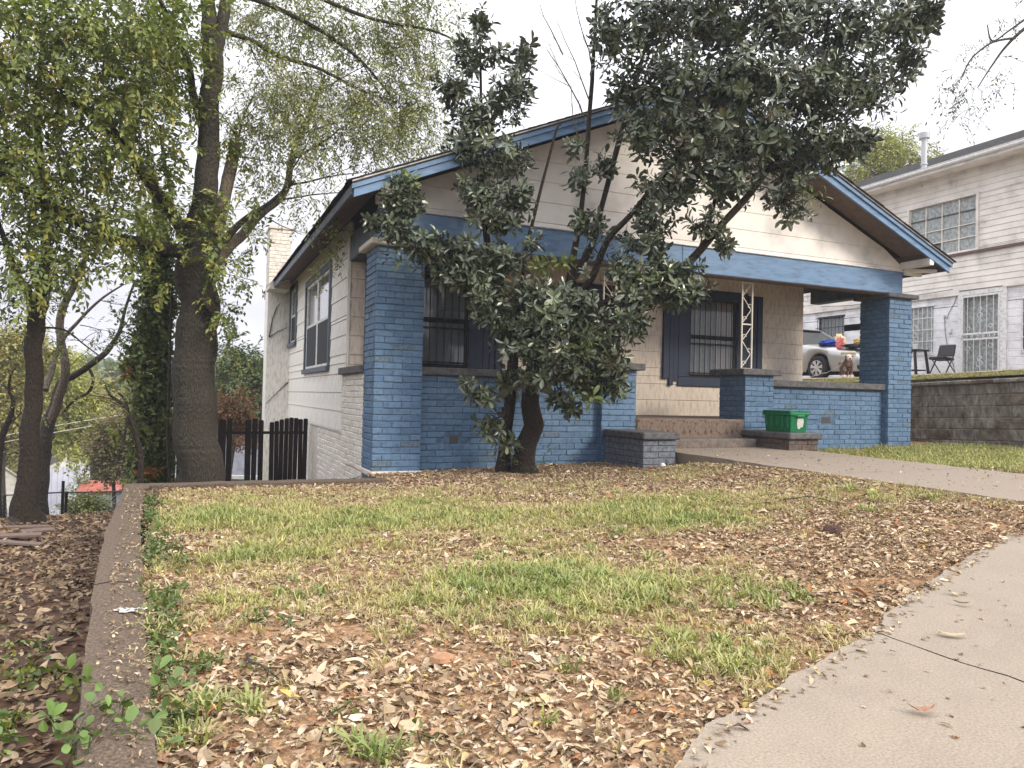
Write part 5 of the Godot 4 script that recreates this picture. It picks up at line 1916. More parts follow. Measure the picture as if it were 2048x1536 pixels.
# limb from (pixel x, pixel y, distance, width in pixels) points; keeps its samples for twigs to start from
func limb(tr: Dictionary, called: String, pl: Array, m: String, sides := 9, rough := 0.08) -> void:
	var p := []
	var r := []
	for q: Array in pl:
		p.append(at(q[0], q[1], q[2]))
		r.append(q[3] * 0.5 * q[2] / FOCAL)
	var s := smooth(p, r, 6)
	for i in range(2, s[0].size()):
		s[0][i] += Vector3(nz.get_noise_3dv(s[0][i] * 2.0), 0, nz.get_noise_3dv(s[0][i] * 2.0 + Vector3(9, 9, 9))) * s[1][i] * 0.5
	var b := MB.new()
	b.tube(s[0], s[1], sides, rough, nz)
	obj(called, b.mesh(), M[m], tr.root)
	for i in s[0].size():
		tr.nodes.append([s[0][i], s[1][i]])

func nearest(tr: Dictionary, p: Vector3) -> Array:
	var best := 1e9
	var out := [p, 0.01]
	for q: Array in tr.nodes:
		var d: float = (q[0] as Vector3).distance_to(p) + (0.25 * maxf(q[0].y - p.y, 0.0))
		if d < best:
			best = d
			out = q
	return out

func twig(b: MB, a: Vector3, c: Vector3, r: float, sag: float, tr = null) -> void:
	var mid := (a + c) * 0.5 + Vector3(rng.randf_range(-1, 1), rng.randf_range(-0.2, 1) + sag, rng.randf_range(-1, 1)) * a.distance_to(c) * 0.14
	var s := smooth([a, a.lerp(mid, 0.6) + Vector3(rng.randf_range(-1, 1), 0, rng.randf_range(-1, 1)) * 0.02, mid, c], [r, r * 0.8, r * 0.65, r * 0.35], 3)
	b.tube(s[0], s[1], 5 if r > 0.008 else 3)
	if tr != null:
		for i in range(2, s[0].size()):
			tr.nodes.append([s[0][i], s[1][i]])

# ellipsoid clumps given as [pixel x, pixel y, distance, rx, ry, count]; returns leaf places with an outward direction
func fill(tr: Dictionary, clumps: Array, wood: MB, thick: float, twig_r: float, shell: float, per := 4) -> Array:
	var out := []
	for c: Array in clumps:
		var mid := at(c[0], c[1], c[2])
		var k: float = c[2] / FOCAL
		var rx: float = c[3] * k
		var ry: float = c[4] * k
		var rz := (rx + ry) * 0.5 * thick
		if wood != null:
			var nb := nearest(tr, mid)
			twig(wood, nb[0], mid, minf(twig_r * 1.6, maxf(float(nb[1]) * 0.7, 0.004)), 0.1, tr)
			for i in per:
				var d := Vector3(rng.randfn(), rng.randfn(), rng.randfn()).normalized()
				var e := mid + cam_r * d.x * rx * 0.8 + cam_u * d.y * ry * 0.8 + cam_f * d.z * rz * 0.8
				twig(wood, mid + (e - mid) * 0.05, e, twig_r, 0.0)
		for i in int(c[5]):
			var d := Vector3(rng.randfn(), rng.randfn(), rng.randfn()).normalized()
			var q := pow(rng.randf(), shell)
			var lump := 0.82 + 0.5 * nz.get_noise_3dv(d * 2.2 + mid * 3.0)
			var e := mid + (cam_r * d.x * rx + cam_u * d.y * ry + cam_f * d.z * rz) * q * lump
			out.append([e, (e - mid).normalized()])
	return out

func rosette_mesh(n: int, ln: float, w: float, sd: int) -> Mesh:
	var r := RandomNumberGenerator.new()
	r.seed = sd
	var b := MB.new()
	b.col = Color(0.6, 0.5, 0.4)
	b.tube([Vector3(0, -0.12, 0), Vector3(0, 0, 0)], [0.004, 0.003], 3)
	for i in n:
		var a := i * 2.4 + r.randf_range(-0.3, 0.3)
		var el := lerpf(-0.25, 1.0, float(i) / n) + r.randf_range(-0.25, 0.25)
		var d := Vector3(cos(a) * cos(el), sin(el), sin(a) * cos(el))
		var l := ln * r.randf_range(0.7, 1.15)
		var q := r.randf_range(0.75, 1.25)
		b.col = Color(q, q, q * r.randf_range(0.85, 1.1))
		(b.broad if ln > 0.085 or sd >= 80 else b.leaf).call(Vector3(0, -0.10 + 0.12 * i / n, 0) + d * 0.015, d, (Vector3.UP + d * 0.2 + Vector3(r.randf_range(-0.3, 0.3), 0, r.randf_range(-0.3, 0.3))).normalized(), l, w * l / ln, r.randf_range(0.12, 0.28), r.randf_range(0.1, 0.8))
	return b.mesh()

func spray_mesh(n: int, length: float, ln: float, w: float, sd: int, droop := 0.3) -> Mesh:
	var r := RandomNumberGenerator.new()
	r.seed = sd
	var b := MB.new()
	var pts := []
	var rr := []
	for i in 6:
		var t := i / 5.0
		pts.append(Vector3(t * length, -droop * length * t * t, 0.04 * sin(t * 4.0 + sd)))
		rr.append(0.0035 * (1.0 - 0.7 * t))
	b.col = Color(0.55, 0.42, 0.35)
	b.tube(pts, rr, 3)
	for i in n:
		var t := (i + 0.6) / n
		var k := mini(int(t * 5.0), 4)
		var o: Vector3 = (pts[k] as Vector3).lerp(pts[k + 1], t * 5.0 - k)
		var s := 1.0 if i % 2 == 0 else -1.0
		var d := Vector3(r.randf_range(0.1, 0.9), r.randf_range(-0.9, 0.35), s * r.randf_range(0.2, 1.0)).normalized()
		var q := r.randf_range(0.7, 1.3)
		b.col = Color(q * r.randf_range(0.9, 1.15), q, q * r.randf_range(0.8, 1.1))
		(b.broad if sd >= 80 else b.leaf).call(o + d * 0.01, d, Vector3(r.randf_range(-0.5, 0.5), 1, r.randf_range(-0.5, 0.5)).normalized(), ln * r.randf_range(0.7, 1.2), w * r.randf_range(0.8, 1.15), r.randf_range(0.05, 0.2), r.randf_range(0.0, 0.6))
	return b.mesh()

func any_basis(up: Vector3, scale: float) -> Basis:
	var x := up.cross(Vector3(rng.randfn(), rng.randfn(), rng.randfn())).normalized()
	return Basis(x, up, x.cross(up)).scaled(Vector3.ONE * scale)

# one instanced foliage part for each of several leaf cluster shapes
func foliage(parent: Node, shapes: Array, places: Array, m: String, cols: Array, s0: float, s1: float, upward: float, along := false, called := "foliage") -> void:
	var xs := []
	var cs := []
	for k in shapes.size():
		xs.append([])
		cs.append([])
	for p: Array in places:
		var k := rng.randi() % shapes.size()
		var d: Vector3 = ((p[1] as Vector3) + Vector3(rng.randfn(), rng.randfn(), rng.randfn()) * 0.45 + Vector3.UP * upward).normalized()
		var bs: Basis
		if along:
			var side := d.cross(Vector3.UP).normalized()
			if side.length() < 0.5:
				side = Vector3.RIGHT
			bs = Basis(d, side.cross(d), side).scaled(Vector3.ONE * rng.randf_range(s0, s1))
		else:
			bs = any_basis(d, rng.randf_range(s0, s1))
		xs[k].append(Transform3D(bs, p[0]))
		var t := rng.randf() * (cols.size() - 1)
		var i := mini(int(t), cols.size() - 2)
		cs[k].append(((cols[i] as Color).lerp(cols[i + 1], t - i)) * rng.randf_range(0.8, 1.2))
	for k in shapes.size():
		many(called, shapes[k], M[m], xs[k], cs[k], parent)

# a bare branching twig fan
func grow(b: MB, p: Vector3, d: Vector3, ln: float, r: float, lev: int, up: float, tips: Array) -> void:
	var pts := [p]
	var rr := [r]
	var q := p
	var dd := d
	for i in 4:
		dd = (dd + Vector3(rng.randfn(), rng.randfn() * 0.7 + up, rng.randfn()) * 0.13).normalized()
		q += dd * ln * 0.25
		pts.append(q)
		rr.append(r * (1.0 - 0.16 * (i + 1)))
	b.tube(pts, rr, 6 if r > 0.02 else (4 if r > 0.006 else 3))
	if lev <= 0:
		tips.append([q, dd])
		return
	for k in 3 + (1 if rng.randf() < 0.5 else 0):
		var i := rng.randi_range(1, 4)
		var side := Vector3(rng.randfn(), rng.randfn(), rng.randfn())
		side = (side - dd * side.dot(dd)).normalized()
		var nd := (dd * rng.randf_range(0.7, 1.2) + side * rng.randf_range(0.35, 0.75)).normalized()
		grow(b, pts[i], nd, ln * rng.randf_range(0.5, 0.75), float(rr[i]) * rng.randf_range(0.4, 0.6), lev - 1, up, tips)

func lin(r: int, g2: int, b: int) -> Color:
	return Color8(r, g2, b).srgb_to_linear()


# =====================================================================  the magnolia before the porch
func build_magnolia() -> void:
	var d0 := 8.85
	var base := gnd(1030, 946)
	var t := thing("magnolia_tree", "dark glossy evergreen tree with several stems growing close before the blue porch", "tree", base)
	d0 = (base - Vector3(0, EYE, 0)).dot(cam_f)
	var tr := {"root": t, "nodes": []}
	var D := d0
	limb(tr, "trunk", [[1046, 956, D, 74], [1046, 930, D, 48], [1055, 880, D, 42], [1068, 845, D, 42], [1064, 800, D + 0.02, 36], [1068, 745, D + 0.05, 34], [1085, 690, D + 0.1, 28], [1110, 630, D + 0.1, 24], [1138, 570, D + 0.05, 21]], "darkbark", 12, 0.16)
	limb(tr, "stem", [[1008, 952, D + 0.1, 40], [1008, 910, D + 0.1, 26], [1016, 850, D + 0.12, 22], [1024, 780, D + 0.15, 24], [1026, 700, D + 0.15, 22], [1010, 620, D + 0.1, 18], [985, 540, D, 15], [968, 440, D - 0.1, 12], [965, 330, D - 0.1, 9], [962, 200, D - 0.1, 6], [960, 60, D - 0.1, 3]], "darkbark", 9)
	limb(tr, "stem", [[1138, 570, D + 0.05, 17], [1150, 500, D, 13], [1165, 400, D, 10], [1176, 280, D, 9], [1184, 160, D, 9], [1192, 30, D, 6], [1196, -60, D, 4]], "darkbark", 7)
	limb(tr, "stem", [[1138, 570, D + 0.05, 17], [1180, 500, D + 0.1, 14], [1208, 400, D + 0.1, 11], [1236, 290, D + 0.1, 12], [1268, 180, D + 0.1, 9], [1300, 60, D + 0.1, 6]], "darkbark", 7)
	limb(tr, "limb", [[1125, 610, D + 0.05, 18], [1180, 560, D - 0.1, 15], [1215, 480, D - 0.2, 13], [1270, 420, D - 0.3, 11], [1340, 330, D - 0.4, 12], [1420, 220, D - 0.5, 9], [1500, 110, D - 0.5, 6]], "darkbark", 7)
	limb(tr, "limb", [[1110, 640, D + 0.1, 21], [1200, 610, D - 0.1, 18], [1290, 580, D - 0.3, 16], [1370, 530, D - 0.4, 17], [1430, 465, D - 0.45, 15], [1490, 400, D - 0.5, 14], [1560, 310, D - 0.5, 11], [1650, 220, D - 0.5, 8], [1760, 120, D - 0.5, 5]], "darkbark", 8)
	limb(tr, "limb", [[1400, 500, D - 0.42, 10], [1420, 440, D - 0.3, 9], [1436, 380, D - 0.2, 8], [1450, 300, D - 0.2, 5]], "darkbark", 6)
	limb(tr, "limb", [[1026, 720, D + 0.15, 14], [985, 640, D - 0.1, 12], [930, 560, D - 0.3, 10], [860, 500, D - 0.4, 8], [800, 450, D - 0.5, 6]], "darkbark", 6)
	limb(tr, "limb", [[1066, 780, D, 16], [1120, 740, D - 0.2, 12], [1180, 735, D - 0.4, 9], [1230, 745, D - 0.5, 6]], "darkbark", 6)
	limb(tr, "bare_stem", [[1040, 640, D - 0.05, 8], [1050, 520, D - 0.15, 8], [1066, 440, D - 0.2, 7], [1084, 370, D - 0.2, 6], [1112, 262, D - 0.25, 5], [1122, 250, D - 0.25, 3]], "darkbark", 6)
	# dead bare leader above the roof
	var bare := MB.new()
	var tips := []
	for q in [[1172, 250, 1120, 90, 0.014], [1165, 300, 1108, 170, 0.010], [1185, 140, 1150, -20, 0.012], [1126, 110, 1072, 10, 0.009], [1178, 200, 1140, 40, 0.011]]:
		var a := at(q[0], q[1], D - 0.02)
		var c := at(q[2], q[3], D - 0.1)
		grow(bare, a, (c - a).normalized(), a.distance_to(c), q[4], 3, 0.05, tips)
	for q in [[1150, 560, 1105, 505], [1175, 560, 1260, 480], [1120, 600, 1090, 530], [1200, 560, 1330, 590]]:
		var a := at(q[0], q[1], D - 0.2)
		var c := at(q[2], q[3], D - 0.4)
		grow(bare, a, (c - a).normalized(), a.distance_to(c), 0.005, 2, 0.02, tips)
	obj("bare_twigs", bare.mesh(), M["palebark"], t)
	var F := 1.0
	var U := D - 0.55
	var crown := [
		[1290, 50, U, 110, 90, 90], [1420, 40, U, 120, 90, 100], [1560, 40, U, 120, 90, 100], [1690, 50, U, 110, 90, 90], [1800, 40, U, 80, 70, 46], [1850, 20, U, 36, 60, 20],
		[1340, 170, U, 110, 90, 100], [1480, 170, U, 120, 90, 110], [1620, 180, U, 120, 90, 110], [1740, 180, U, 85, 80, 60], [1815, 120, U, 50, 50, 24],
		[1285, 270, U + 0.1, 70, 60, 46], [1390, 290, U, 110, 80, 95], [1530, 285, U, 110, 75, 90], [1650, 290, U, 80, 65, 56], [1715, 280, U, 50, 50, 24], [1345, 375, U, 90, 55, 60], [1460, 360, U, 80, 50, 46], [1590, 350, U, 60, 40, 26], [1560, 395, U, 45, 32, 16], [1590, 425, U - 0.1, 40, 22, 9],
		[1305, 440, U + 0.1, 60, 35, 22], [1410, 450, U, 50, 34, 16], [1450, 490, U, 34, 26, 8], [1245, 190, U + 0.3, 40, 80, 28], [1210, 70, U + 0.3, 40, 80, 28], [1480, -60, U, 340, 50, 130],
		[950, 100, D - 0.2, 65, 60, 34], [1025, 185, D - 0.2, 62, 50, 32], [905, 170, D - 0.2, 50, 50, 24], [960, 230, D - 0.2, 70, 50, 34], [1045, 110, D - 0.2, 34, 50, 16], [960, 40, D - 0.2, 30, 40, 10],
		[930, 295, D - 0.25, 55, 45, 28], [1010, 320, D - 0.25, 66, 48, 36], [965, 385, D - 0.25, 60, 45, 32], [1040, 400, D - 0.25, 42, 48, 20], [1000, 445, D - 0.3, 60, 38, 28],
		[800, 405, D - 0.55, 55, 42, 30], [790, 455, D - 0.55, 55, 38, 28], [855, 490, D - 0.5, 66, 32, 26], [920, 500, D - 0.45, 60, 36, 28], [745, 440, D - 0.55, 18, 30, 5], [800, 365, D - 0.55, 30, 24, 8],
		[930, 545, D - 0.5, 80, 42, 40], [1000, 520, D - 0.45, 60, 46, 34], [965, 600, D - 0.5, 60, 36, 28], [885, 545, D - 0.5, 40, 28, 12], [1070, 480, D - 0.4, 24, 24, 5],
		[1060, 590, D - 0.6, 70, 46, 42], [1100, 650, D - 0.7, 90, 60, 66], [1150, 605, D - 0.6, 66, 36, 34], [1040, 680, D - 0.65, 70, 50, 46], [1130, 720, D - 0.75, 78, 48, 50], [1200, 660, D - 0.6, 70, 55, 48], [1080, 750, D - 0.7, 60, 36, 30], [1180, 760, D - 0.7, 55, 32, 24], [1000, 640, D - 0.6, 50, 40, 24],
		[1290, 580, D - 0.6, 70, 46, 40], [1350, 590, D - 0.6, 62, 34, 28], [1395, 580, D - 0.6, 34, 22, 9], [1260, 640, D - 0.6, 56, 42, 28], [1320, 540, D - 0.55, 56, 32, 24], [1250, 540, D - 0.5, 46, 36, 20], [1300, 490, D - 0.5, 70, 26, 20], [1380, 540, D - 0.5, 40, 24, 11],
		[1230, 770, D - 0.75, 38, 34, 17], [1220, 720, D - 0.7, 46, 34, 20], [960, 790, D - 0.5, 46, 24, 13], [985, 850, D - 0.4, 38, 28, 12], [930, 765, D - 0.5, 20, 14, 4], [1145, 818, D - 0.5, 24, 18, 6], [1110, 795, D - 0.5, 28, 20, 7], [1020, 760, D - 0.5, 40, 30, 14],
		[1160, 350, D - 0.1, 34, 48, 13], [1212, 330, D, 30, 36, 10], [1150, 290, D - 0.1, 25, 36, 7], [1175, 440, D - 0.1, 40, 36, 11], [1010, 885, D - 0.3, 30, 20, 6]]
	for c: Array in crown:
		c[5] = c[5] * 1.5
	crown.append_array([[1480, 190, U, 320, 210, 170], [1130, 660, D - 0.6, 190, 150, 60], [965, 300, D - 0.25, 100, 250, 50], [870, 500, D - 0.5, 150, 55, 26], [1310, 560, D - 0.55, 120, 70, 24], [1240, 480, D - 0.3, 120, 90, 18]])
	var wood := MB.new()
	var places := fill(tr, crown, wood, 1.1, 0.006, 0.42)
	obj("twigs", wood.mesh(), M["darkbark"], t)
	var shapes := [rosette_mesh(9, 0.104, 0.046, 1), rosette_mesh(11, 0.094, 0.042, 2), rosette_mesh(6, 0.116, 0.048, 3), rosette_mesh(10, 0.091, 0.040, 4), rosette_mesh(5, 0.10, 0.044, 5)]
	var cols := [Color(0.047, 0.065, 0.042), Color(0.068, 0.092, 0.056), Color(0.092, 0.12, 0.068), Color(0.13, 0.16, 0.082), Color(0.082, 0.105, 0.06), Color(0.058, 0.078, 0.049), Color(0.10, 0.085, 0.05)]
	foliage(t, shapes, places, "magnolia", cols, 0.65, 1.25, 0.35)
	# a few fresh pale shoots
	var fresh := fill(tr, [[1075, 530, D - 0.55, 40, 20, 6], [1130, 520, D - 0.55, 30, 20, 4], [1165, 790, D - 0.8, 40, 26, 8], [1160, 700, D - 0.85, 40, 30, 7], [1290, 560, D - 0.75, 50, 30, 6], [820, 365, D - 0.6, 40, 20, 4], [1360, 150, U - 0.4, 50, 30, 5], [1620, 400, U, 40, 30, 5]], null, 1.0, 0.005, 0.5)
	foliage(t, [shapes[2]], fresh, "leaf", [Color(0.14, 0.19, 0.06), Color(0.22, 0.26, 0.10)], 0.8, 1.1, 0.5, false, "young_shoots")
	# suckers and weeds about the foot
	var sk := fill(tr, [[1060, 930, D - 0.2, 60, 18, 14]], null, 1.0, 0.004, 0.6)
	foliage(t, [spray_mesh(9, 0.2, 0.05, 0.022, 9)], sk, "leaf", [Color(0.05, 0.07, 0.03), Color(0.08, 0.1, 0.04)], 0.6, 1.0, 0.8, true, "suckers")


# =====================================================================  the big tree at the left
func build_big_tree() -> void:
	var D := 10.0
	var base := at(396, 985, D)
	base.y = lh(base.x, base.z)
	var t := thing("big_tree", "large forked shade tree with thick grey trunk behind the far corner of the kerb", "tree", base)
	var tr := {"root": t, "nodes": []}
	limb(tr, "trunk", [[396, 1060, D, 128], [397, 1000, D, 102], [396, 950, D, 86], [393, 880, D, 80], [392, 780, D, 77], [394, 680, D, 75], [395, 600, D, 74], [392, 540, D, 76], [396, 490, D, 66], [406, 430, D, 50], [413, 350, D, 42], [418, 270, D, 39], [423, 180, D, 37], [425, 100, D, 38]], "bark", 48, 0.13)
	limb(tr, "limb", [[424, 130, D, 32], [418, 60, D, 29], [412, 0, D, 27], [404, -120, D, 28], [390, -300, D, 18]], "bark", 12)
	limb(tr, "limb", [[428, 130, D + 0.05, 30], [442, 60, D + 0.1, 24], [450, 0, D + 0.15, 22], [470, -140, D + 0.3, 20], [500, -300, D + 0.4, 12]], "bark", 12)
	limb(tr, "limb", [[388, 535, D, 32], [362, 505, D - 0.15, 30], [320, 496, D - 0.35, 26], [280, 486, D - 0.6, 24], [232, 476, D - 0.8, 22], [180, 455, D - 1.1, 20], [130, 428, D - 1.3, 18], [70, 390, D - 1.6, 16], [0, 350, D - 1.9, 14], [-120, 250, D - 2.3, 9]], "darkbark", 10)
	limb(tr, "limb", [[390, 500, D, 32], [360, 450, D - 0.1, 25], [332, 405, D - 0.25, 22], [300, 365, D - 0.4, 20], [265, 312, D - 0.6, 22], [225, 262, D - 0.9, 20], [170, 218, D - 1.2, 18], [110, 188, D - 1.5, 16], [40, 150, D - 1.8, 13], [-60, 90, D - 2.2, 9]], "darkbark", 10)
	limb(tr, "limb", [[336, 408, D - 0.25, 12], [342, 380, D - 0.2, 9], [330, 330, D - 0.1, 7], [320, 250, D, 5]], "darkbark", 7)
	limb(tr, "broken_limb", [[430, 470, D, 28], [446, 400, D + 0.1, 24], [456, 350, D + 0.2, 25], [466, 300, D + 0.3, 24], [470, 283, D + 0.3, 23]], "palebark", 11)
	limb(tr, "limb", [[404, 250, D, 18], [390, 200, D - 0.1, 16], [372, 110, D - 0.25, 13], [352, 66, D - 0.4, 11], [320, 0, D - 0.6, 8]], "darkbark", 8)
	limb(tr, "limb", [[405, 560, D + 0.1, 30], [450, 500, D + 0.5, 24], [486, 470, D + 0.7, 20], [520, 430, D + 0.9, 17], [556, 400, D + 1.1, 15], [574, 370, D + 1.2, 14], [582, 320, D + 1.3, 12], [600, 270, D + 1.4, 10], [625, 220, D + 1.5, 8], [650, 150, D + 1.6, 5]], "palebark", 9)
	limb(tr, "limb", [[440, 490, D + 0.4, 18], [490, 440, D + 0.6, 12], [540, 405, D + 0.6, 8], [590, 360, D + 0.6, 6]], "bark", 7)
	limb(tr, "limb", [[440, 60, D + 0.1, 13], [500, 80, D + 0.3, 10], [560, 112, D + 0.5, 9], [640, 138, D + 0.8, 7], [720, 180, D + 1.0, 5], [790, 205, D + 1.2, 3]], "bark", 7)
	limb(tr, "limb", [[455, -20, D + 0.2, 14], [540, 10, D + 0.4, 10], [640, 60, D + 0.8, 8], [720, 120, D + 1.0, 6], [780, 190, D + 1.2, 3]], "bark", 7)
	limb(tr, "limb", [[460, -60, D + 0.2, 14], [600, -20, D + 0.4, 10], [740, 36, D + 0.8, 7], [860, 60, D + 1.0, 5], [930, 90, D + 1.2, 3]], "bark", 7)
	var knot := MB.new()
	knot.lathe(Transform3D(Basis.from_euler(Vector3(0.3, 0.2, -0.9)), at(420, 612, D - 0.2)), [Vector2(0.13, -0.05), Vector2(0.12, 0.03), Vector2(0.08, 0.06), Vector2(0.05, 0.03), Vector2(0, 0.0)], 12)
	obj("knot", knot.mesh(), M["darkbark"], t)
	# bare fans to the right
	var bare := MB.new()
	var tips := []
	for q in [[582, 320, 700, 290, 1.3, 0.022, 3], [574, 370, 720, 350, 1.2, 0.018, 3], [556, 400, 700, 400, 1.1, 0.016, 3], [600, 270, 720, 200, 1.4, 0.018, 3], [610, 240, 660, 120, 1.5, 0.014, 3], [640, 180, 760, 110, 1.6, 0.012, 3], [576, 350, 640, 250, 1.3, 0.014, 3], [470, 290, 520, 200, 0.3, 0.02, 3], [466, 310, 540, 330, 0.3, 0.012, 3], [520, 430, 600, 470, 0.9, 0.010, 2], [500, 90, 520, 190, 0.3, 0.012, 3], [640, 138, 690, 230, 0.8, 0.010, 3], [560, 112, 600, 220, 0.5, 0.010, 3], [720, 120, 800, 240, 1.0, 0.010, 3], [860, 60, 880, 180, 1.0, 0.008, 3], [740, 36, 780, 130, 0.8, 0.008, 3]]:
		var a := at(q[0], q[1], D + q[4])
		var c := at(q[2], q[3], D + q[4] + rng.randf_range(-0.4, 0.5))
		grow(bare, a, (c - a).normalized(), a.distance_to(c), q[5], q[6], 0.03, tips)
	obj("bare_twigs", bare.mesh(), M["bark"], t)
	var near_clumps := [
		[60, 60, D - 2.0, 150, 110, 95], [210, 60, D - 1.4, 140, 100, 100], [345, 60, D - 0.6, 90, 95, 66], [120, 190, D - 1.6, 150, 80, 85], [265, 190, D - 1.0, 105, 80, 70], [40, 310, D - 1.9, 95, 85, 55], [175, 300, D - 1.3, 105, 66, 56], [300, 310, D - 0.5, 76, 70, 40], [95, 430, D - 1.4, 115, 56, 46], [205, 430, D - 1.0, 85, 52, 36], [295, 430, D - 0.4, 60, 45, 24], [60, 540, D - 1.6, 66, 44, 22], [150, 540, D - 1.1, 56, 34, 14], [335, 160, D - 0.3, 76, 95, 44], [-80, 200, D - 2.2, 110, 180, 60], [225, -90, D - 1.0, 320, 90, 90], [250, 520, D - 0.8, 50, 30, 9]]
	var right_clumps := [[450, 420, D - 0.2, 46, 55, 24], [440, 530, D - 0.3, 46, 55, 26], [448, 620, D - 0.2, 36, 46, 15], [412, 480, D - 0.5, 36, 36, 12], [492, 380, D + 0.3, 36, 56, 10], [458, 250, D + 0.1, 36, 56, 12], [380, 420, D - 0.4, 40, 50, 14], [465, 690, D - 0.1, 24, 46, 7], [505, 560, D + 0.4, 30, 30, 5], [500, 470, D + 0.4, 40, 30, 8], [330, 560, D - 0.2, 30, 40, 8]]
	var high := [[520, 50, D + 0.8, 85, 60, 34], [640, 50, D + 1.0, 110, 60, 44], [770, 55, D + 1.2, 100, 70, 42], [850, 110, D + 1.3, 66, 60, 26], [560, 165, D + 0.8, 76, 60, 24], [695, 180, D + 1.2, 95, 60, 30], [600, 255, D + 1.2, 76, 56, 18], [725, 250, D + 1.3, 66, 40, 14], [820, 210, D + 1.4, 60, 56, 20], [520, 320, D + 0.8, 56, 56, 12], [860, 20, D + 1.2, 60, 40, 18], [640, -70, D + 1.0, 260, 70, 60], [500, 230, D + 0.4, 50, 60, 14]]
	var wood := MB.new()
	var p1 := fill(tr, near_clumps, wood, 1.2, 0.007, 0.5, 5)
	var p2 := fill(tr, right_clumps, wood, 1.0, 0.005, 0.6, 3)
	var p3 := fill(tr, high, wood, 1.2, 0.005, 0.6, 5)
	obj("twigs", wood.mesh(), M["darkbark"], t)
	for tp: Array in tips:
		if rng.randf() < 0.30:
			p3.append([tp[0], tp[1]])
	var s1 := [spray_mesh(9, 0.30, 0.088, 0.046, 21), spray_mesh(8, 0.26, 0.095, 0.048, 22, 0.2), spray_mesh(10, 0.34, 0.08, 0.04, 23, 0.4)]
	var s2 := [spray_mesh(11, 0.30, 0.066, 0.024, 24, 0.5), spray_mesh(9, 0.27, 0.07, 0.025, 25, 0.6), spray_mesh(12, 0.33, 0.06, 0.022, 26, 0.35)]
	var cols := [Color(0.10, 0.14, 0.042), Color(0.17, 0.22, 0.06), Color(0.26, 0.31, 0.085), Color(0.13, 0.18, 0.05), Color(0.33, 0.37, 0.105), Color(0.42, 0.38, 0.10)]
	var more := []
	for k in 3:
		more.append_array(p1)
	for i in more.size():
		more[i] = [(more[i][0] as Vector3) + Vector3(rng.randfn(), rng.randfn(), rng.randfn()) * 0.13, ((more[i][1] as Vector3) + Vector3(rng.randfn(), rng.randfn(), rng.randfn()) * 0.8).normalized()]
	foliage(t, s1, more, "leaf", cols, 0.7, 1.15, -0.35, true)
	p2.append_array(p2.duplicate())
	foliage(t, s1, p2, "leaf", cols, 0.6, 1.0, -0.2, true)
	var pale := [Color(0.20, 0.23, 0.09), Color(0.29, 0.32, 0.12), Color(0.35, 0.36, 0.14)]
	var thin := p3.duplicate()
	for e: Array in p3:
		for k in 4:
			thin.append([(e[0] as Vector3) + Vector3(rng.randfn(), rng.randfn(), rng.randfn()) * 0.2, e[1]])
	foliage(t, s2, thin, "leaf", pale, 0.8, 1.3, -0.5, true)
	# the ivy column beside it
	var ib := at(300, 980, D + 0.7)
	ib.y = lh(ib.x, ib.z)
	var iv := thing("ivy_covered_trunk", "trunk wrapped in dense dark ivy just left of the big grey trunk", "tree", ib)
	var it := {"root": iv, "nodes": []}
	var E := D + 0.7
	limb(it, "trunk", [[306, 1040, E, 60], [304, 940, E, 44], [306, 800, E, 40], [310, 650, E, 36], [316, 520, E, 30], [318, 420, E, 22], [300, 340, E, 14]], "darkbark", 12, 0.15)
	limb(it, "vine_stem", [[340, 990, E - 0.4, 7], [336, 850, E - 0.42, 7], [340, 700, E - 0.4, 6], [345, 560, E - 0.35, 5]], "bark", 6)
	var ic := []
	for k in 15:
		var y := 955.0 - k * 34.0
		var wd := lerpf(50, 64, sin(k * 0.8) * 0.5 + 0.5) * lerpf(1.0, 0.8, k / 15.0)
		ic.append([302 + 6 * sin(k * 1.3) + k * 0.8, y, E - 0.05, wd, 34, 105])
	ic.append([262, 740, E - 0.1, 30, 40, 26])
	ic.append([258, 700, E - 0.1, 20, 40, 16])
	ic.append([268, 920, E - 0.1, 26, 40, 20])
	var ip := fill(it, ic, null, 1.0, 0.004, 0.35)
	var im := [rosette_mesh(7, 0.062, 0.05, 31), rosette_mesh(6, 0.055, 0.046, 32), spray_mesh(9, 0.22, 0.06, 0.034, 33, 0.9)]
	foliage(iv, im, ip, "leaf", [Color(0.05, 0.08, 0.022), Color(0.09, 0.13, 0.032), Color(0.18, 0.21, 0.05), Color(0.06, 0.095, 0.026)], 0.9, 1.7, -0.1)
	var og := fill(it, [[255, 740, E - 0.15, 18, 30, 9], [300, 945, E - 0.3, 40, 12, 9]], null, 1.0, 0.004, 0.5)
	foliage(iv, [im[0]], og, "leaf", [Color(0.32, 0.11, 0.03), Color(0.28, 0.15, 0.04)], 0.8, 1.3, 0.0, false, "orange_leaves")


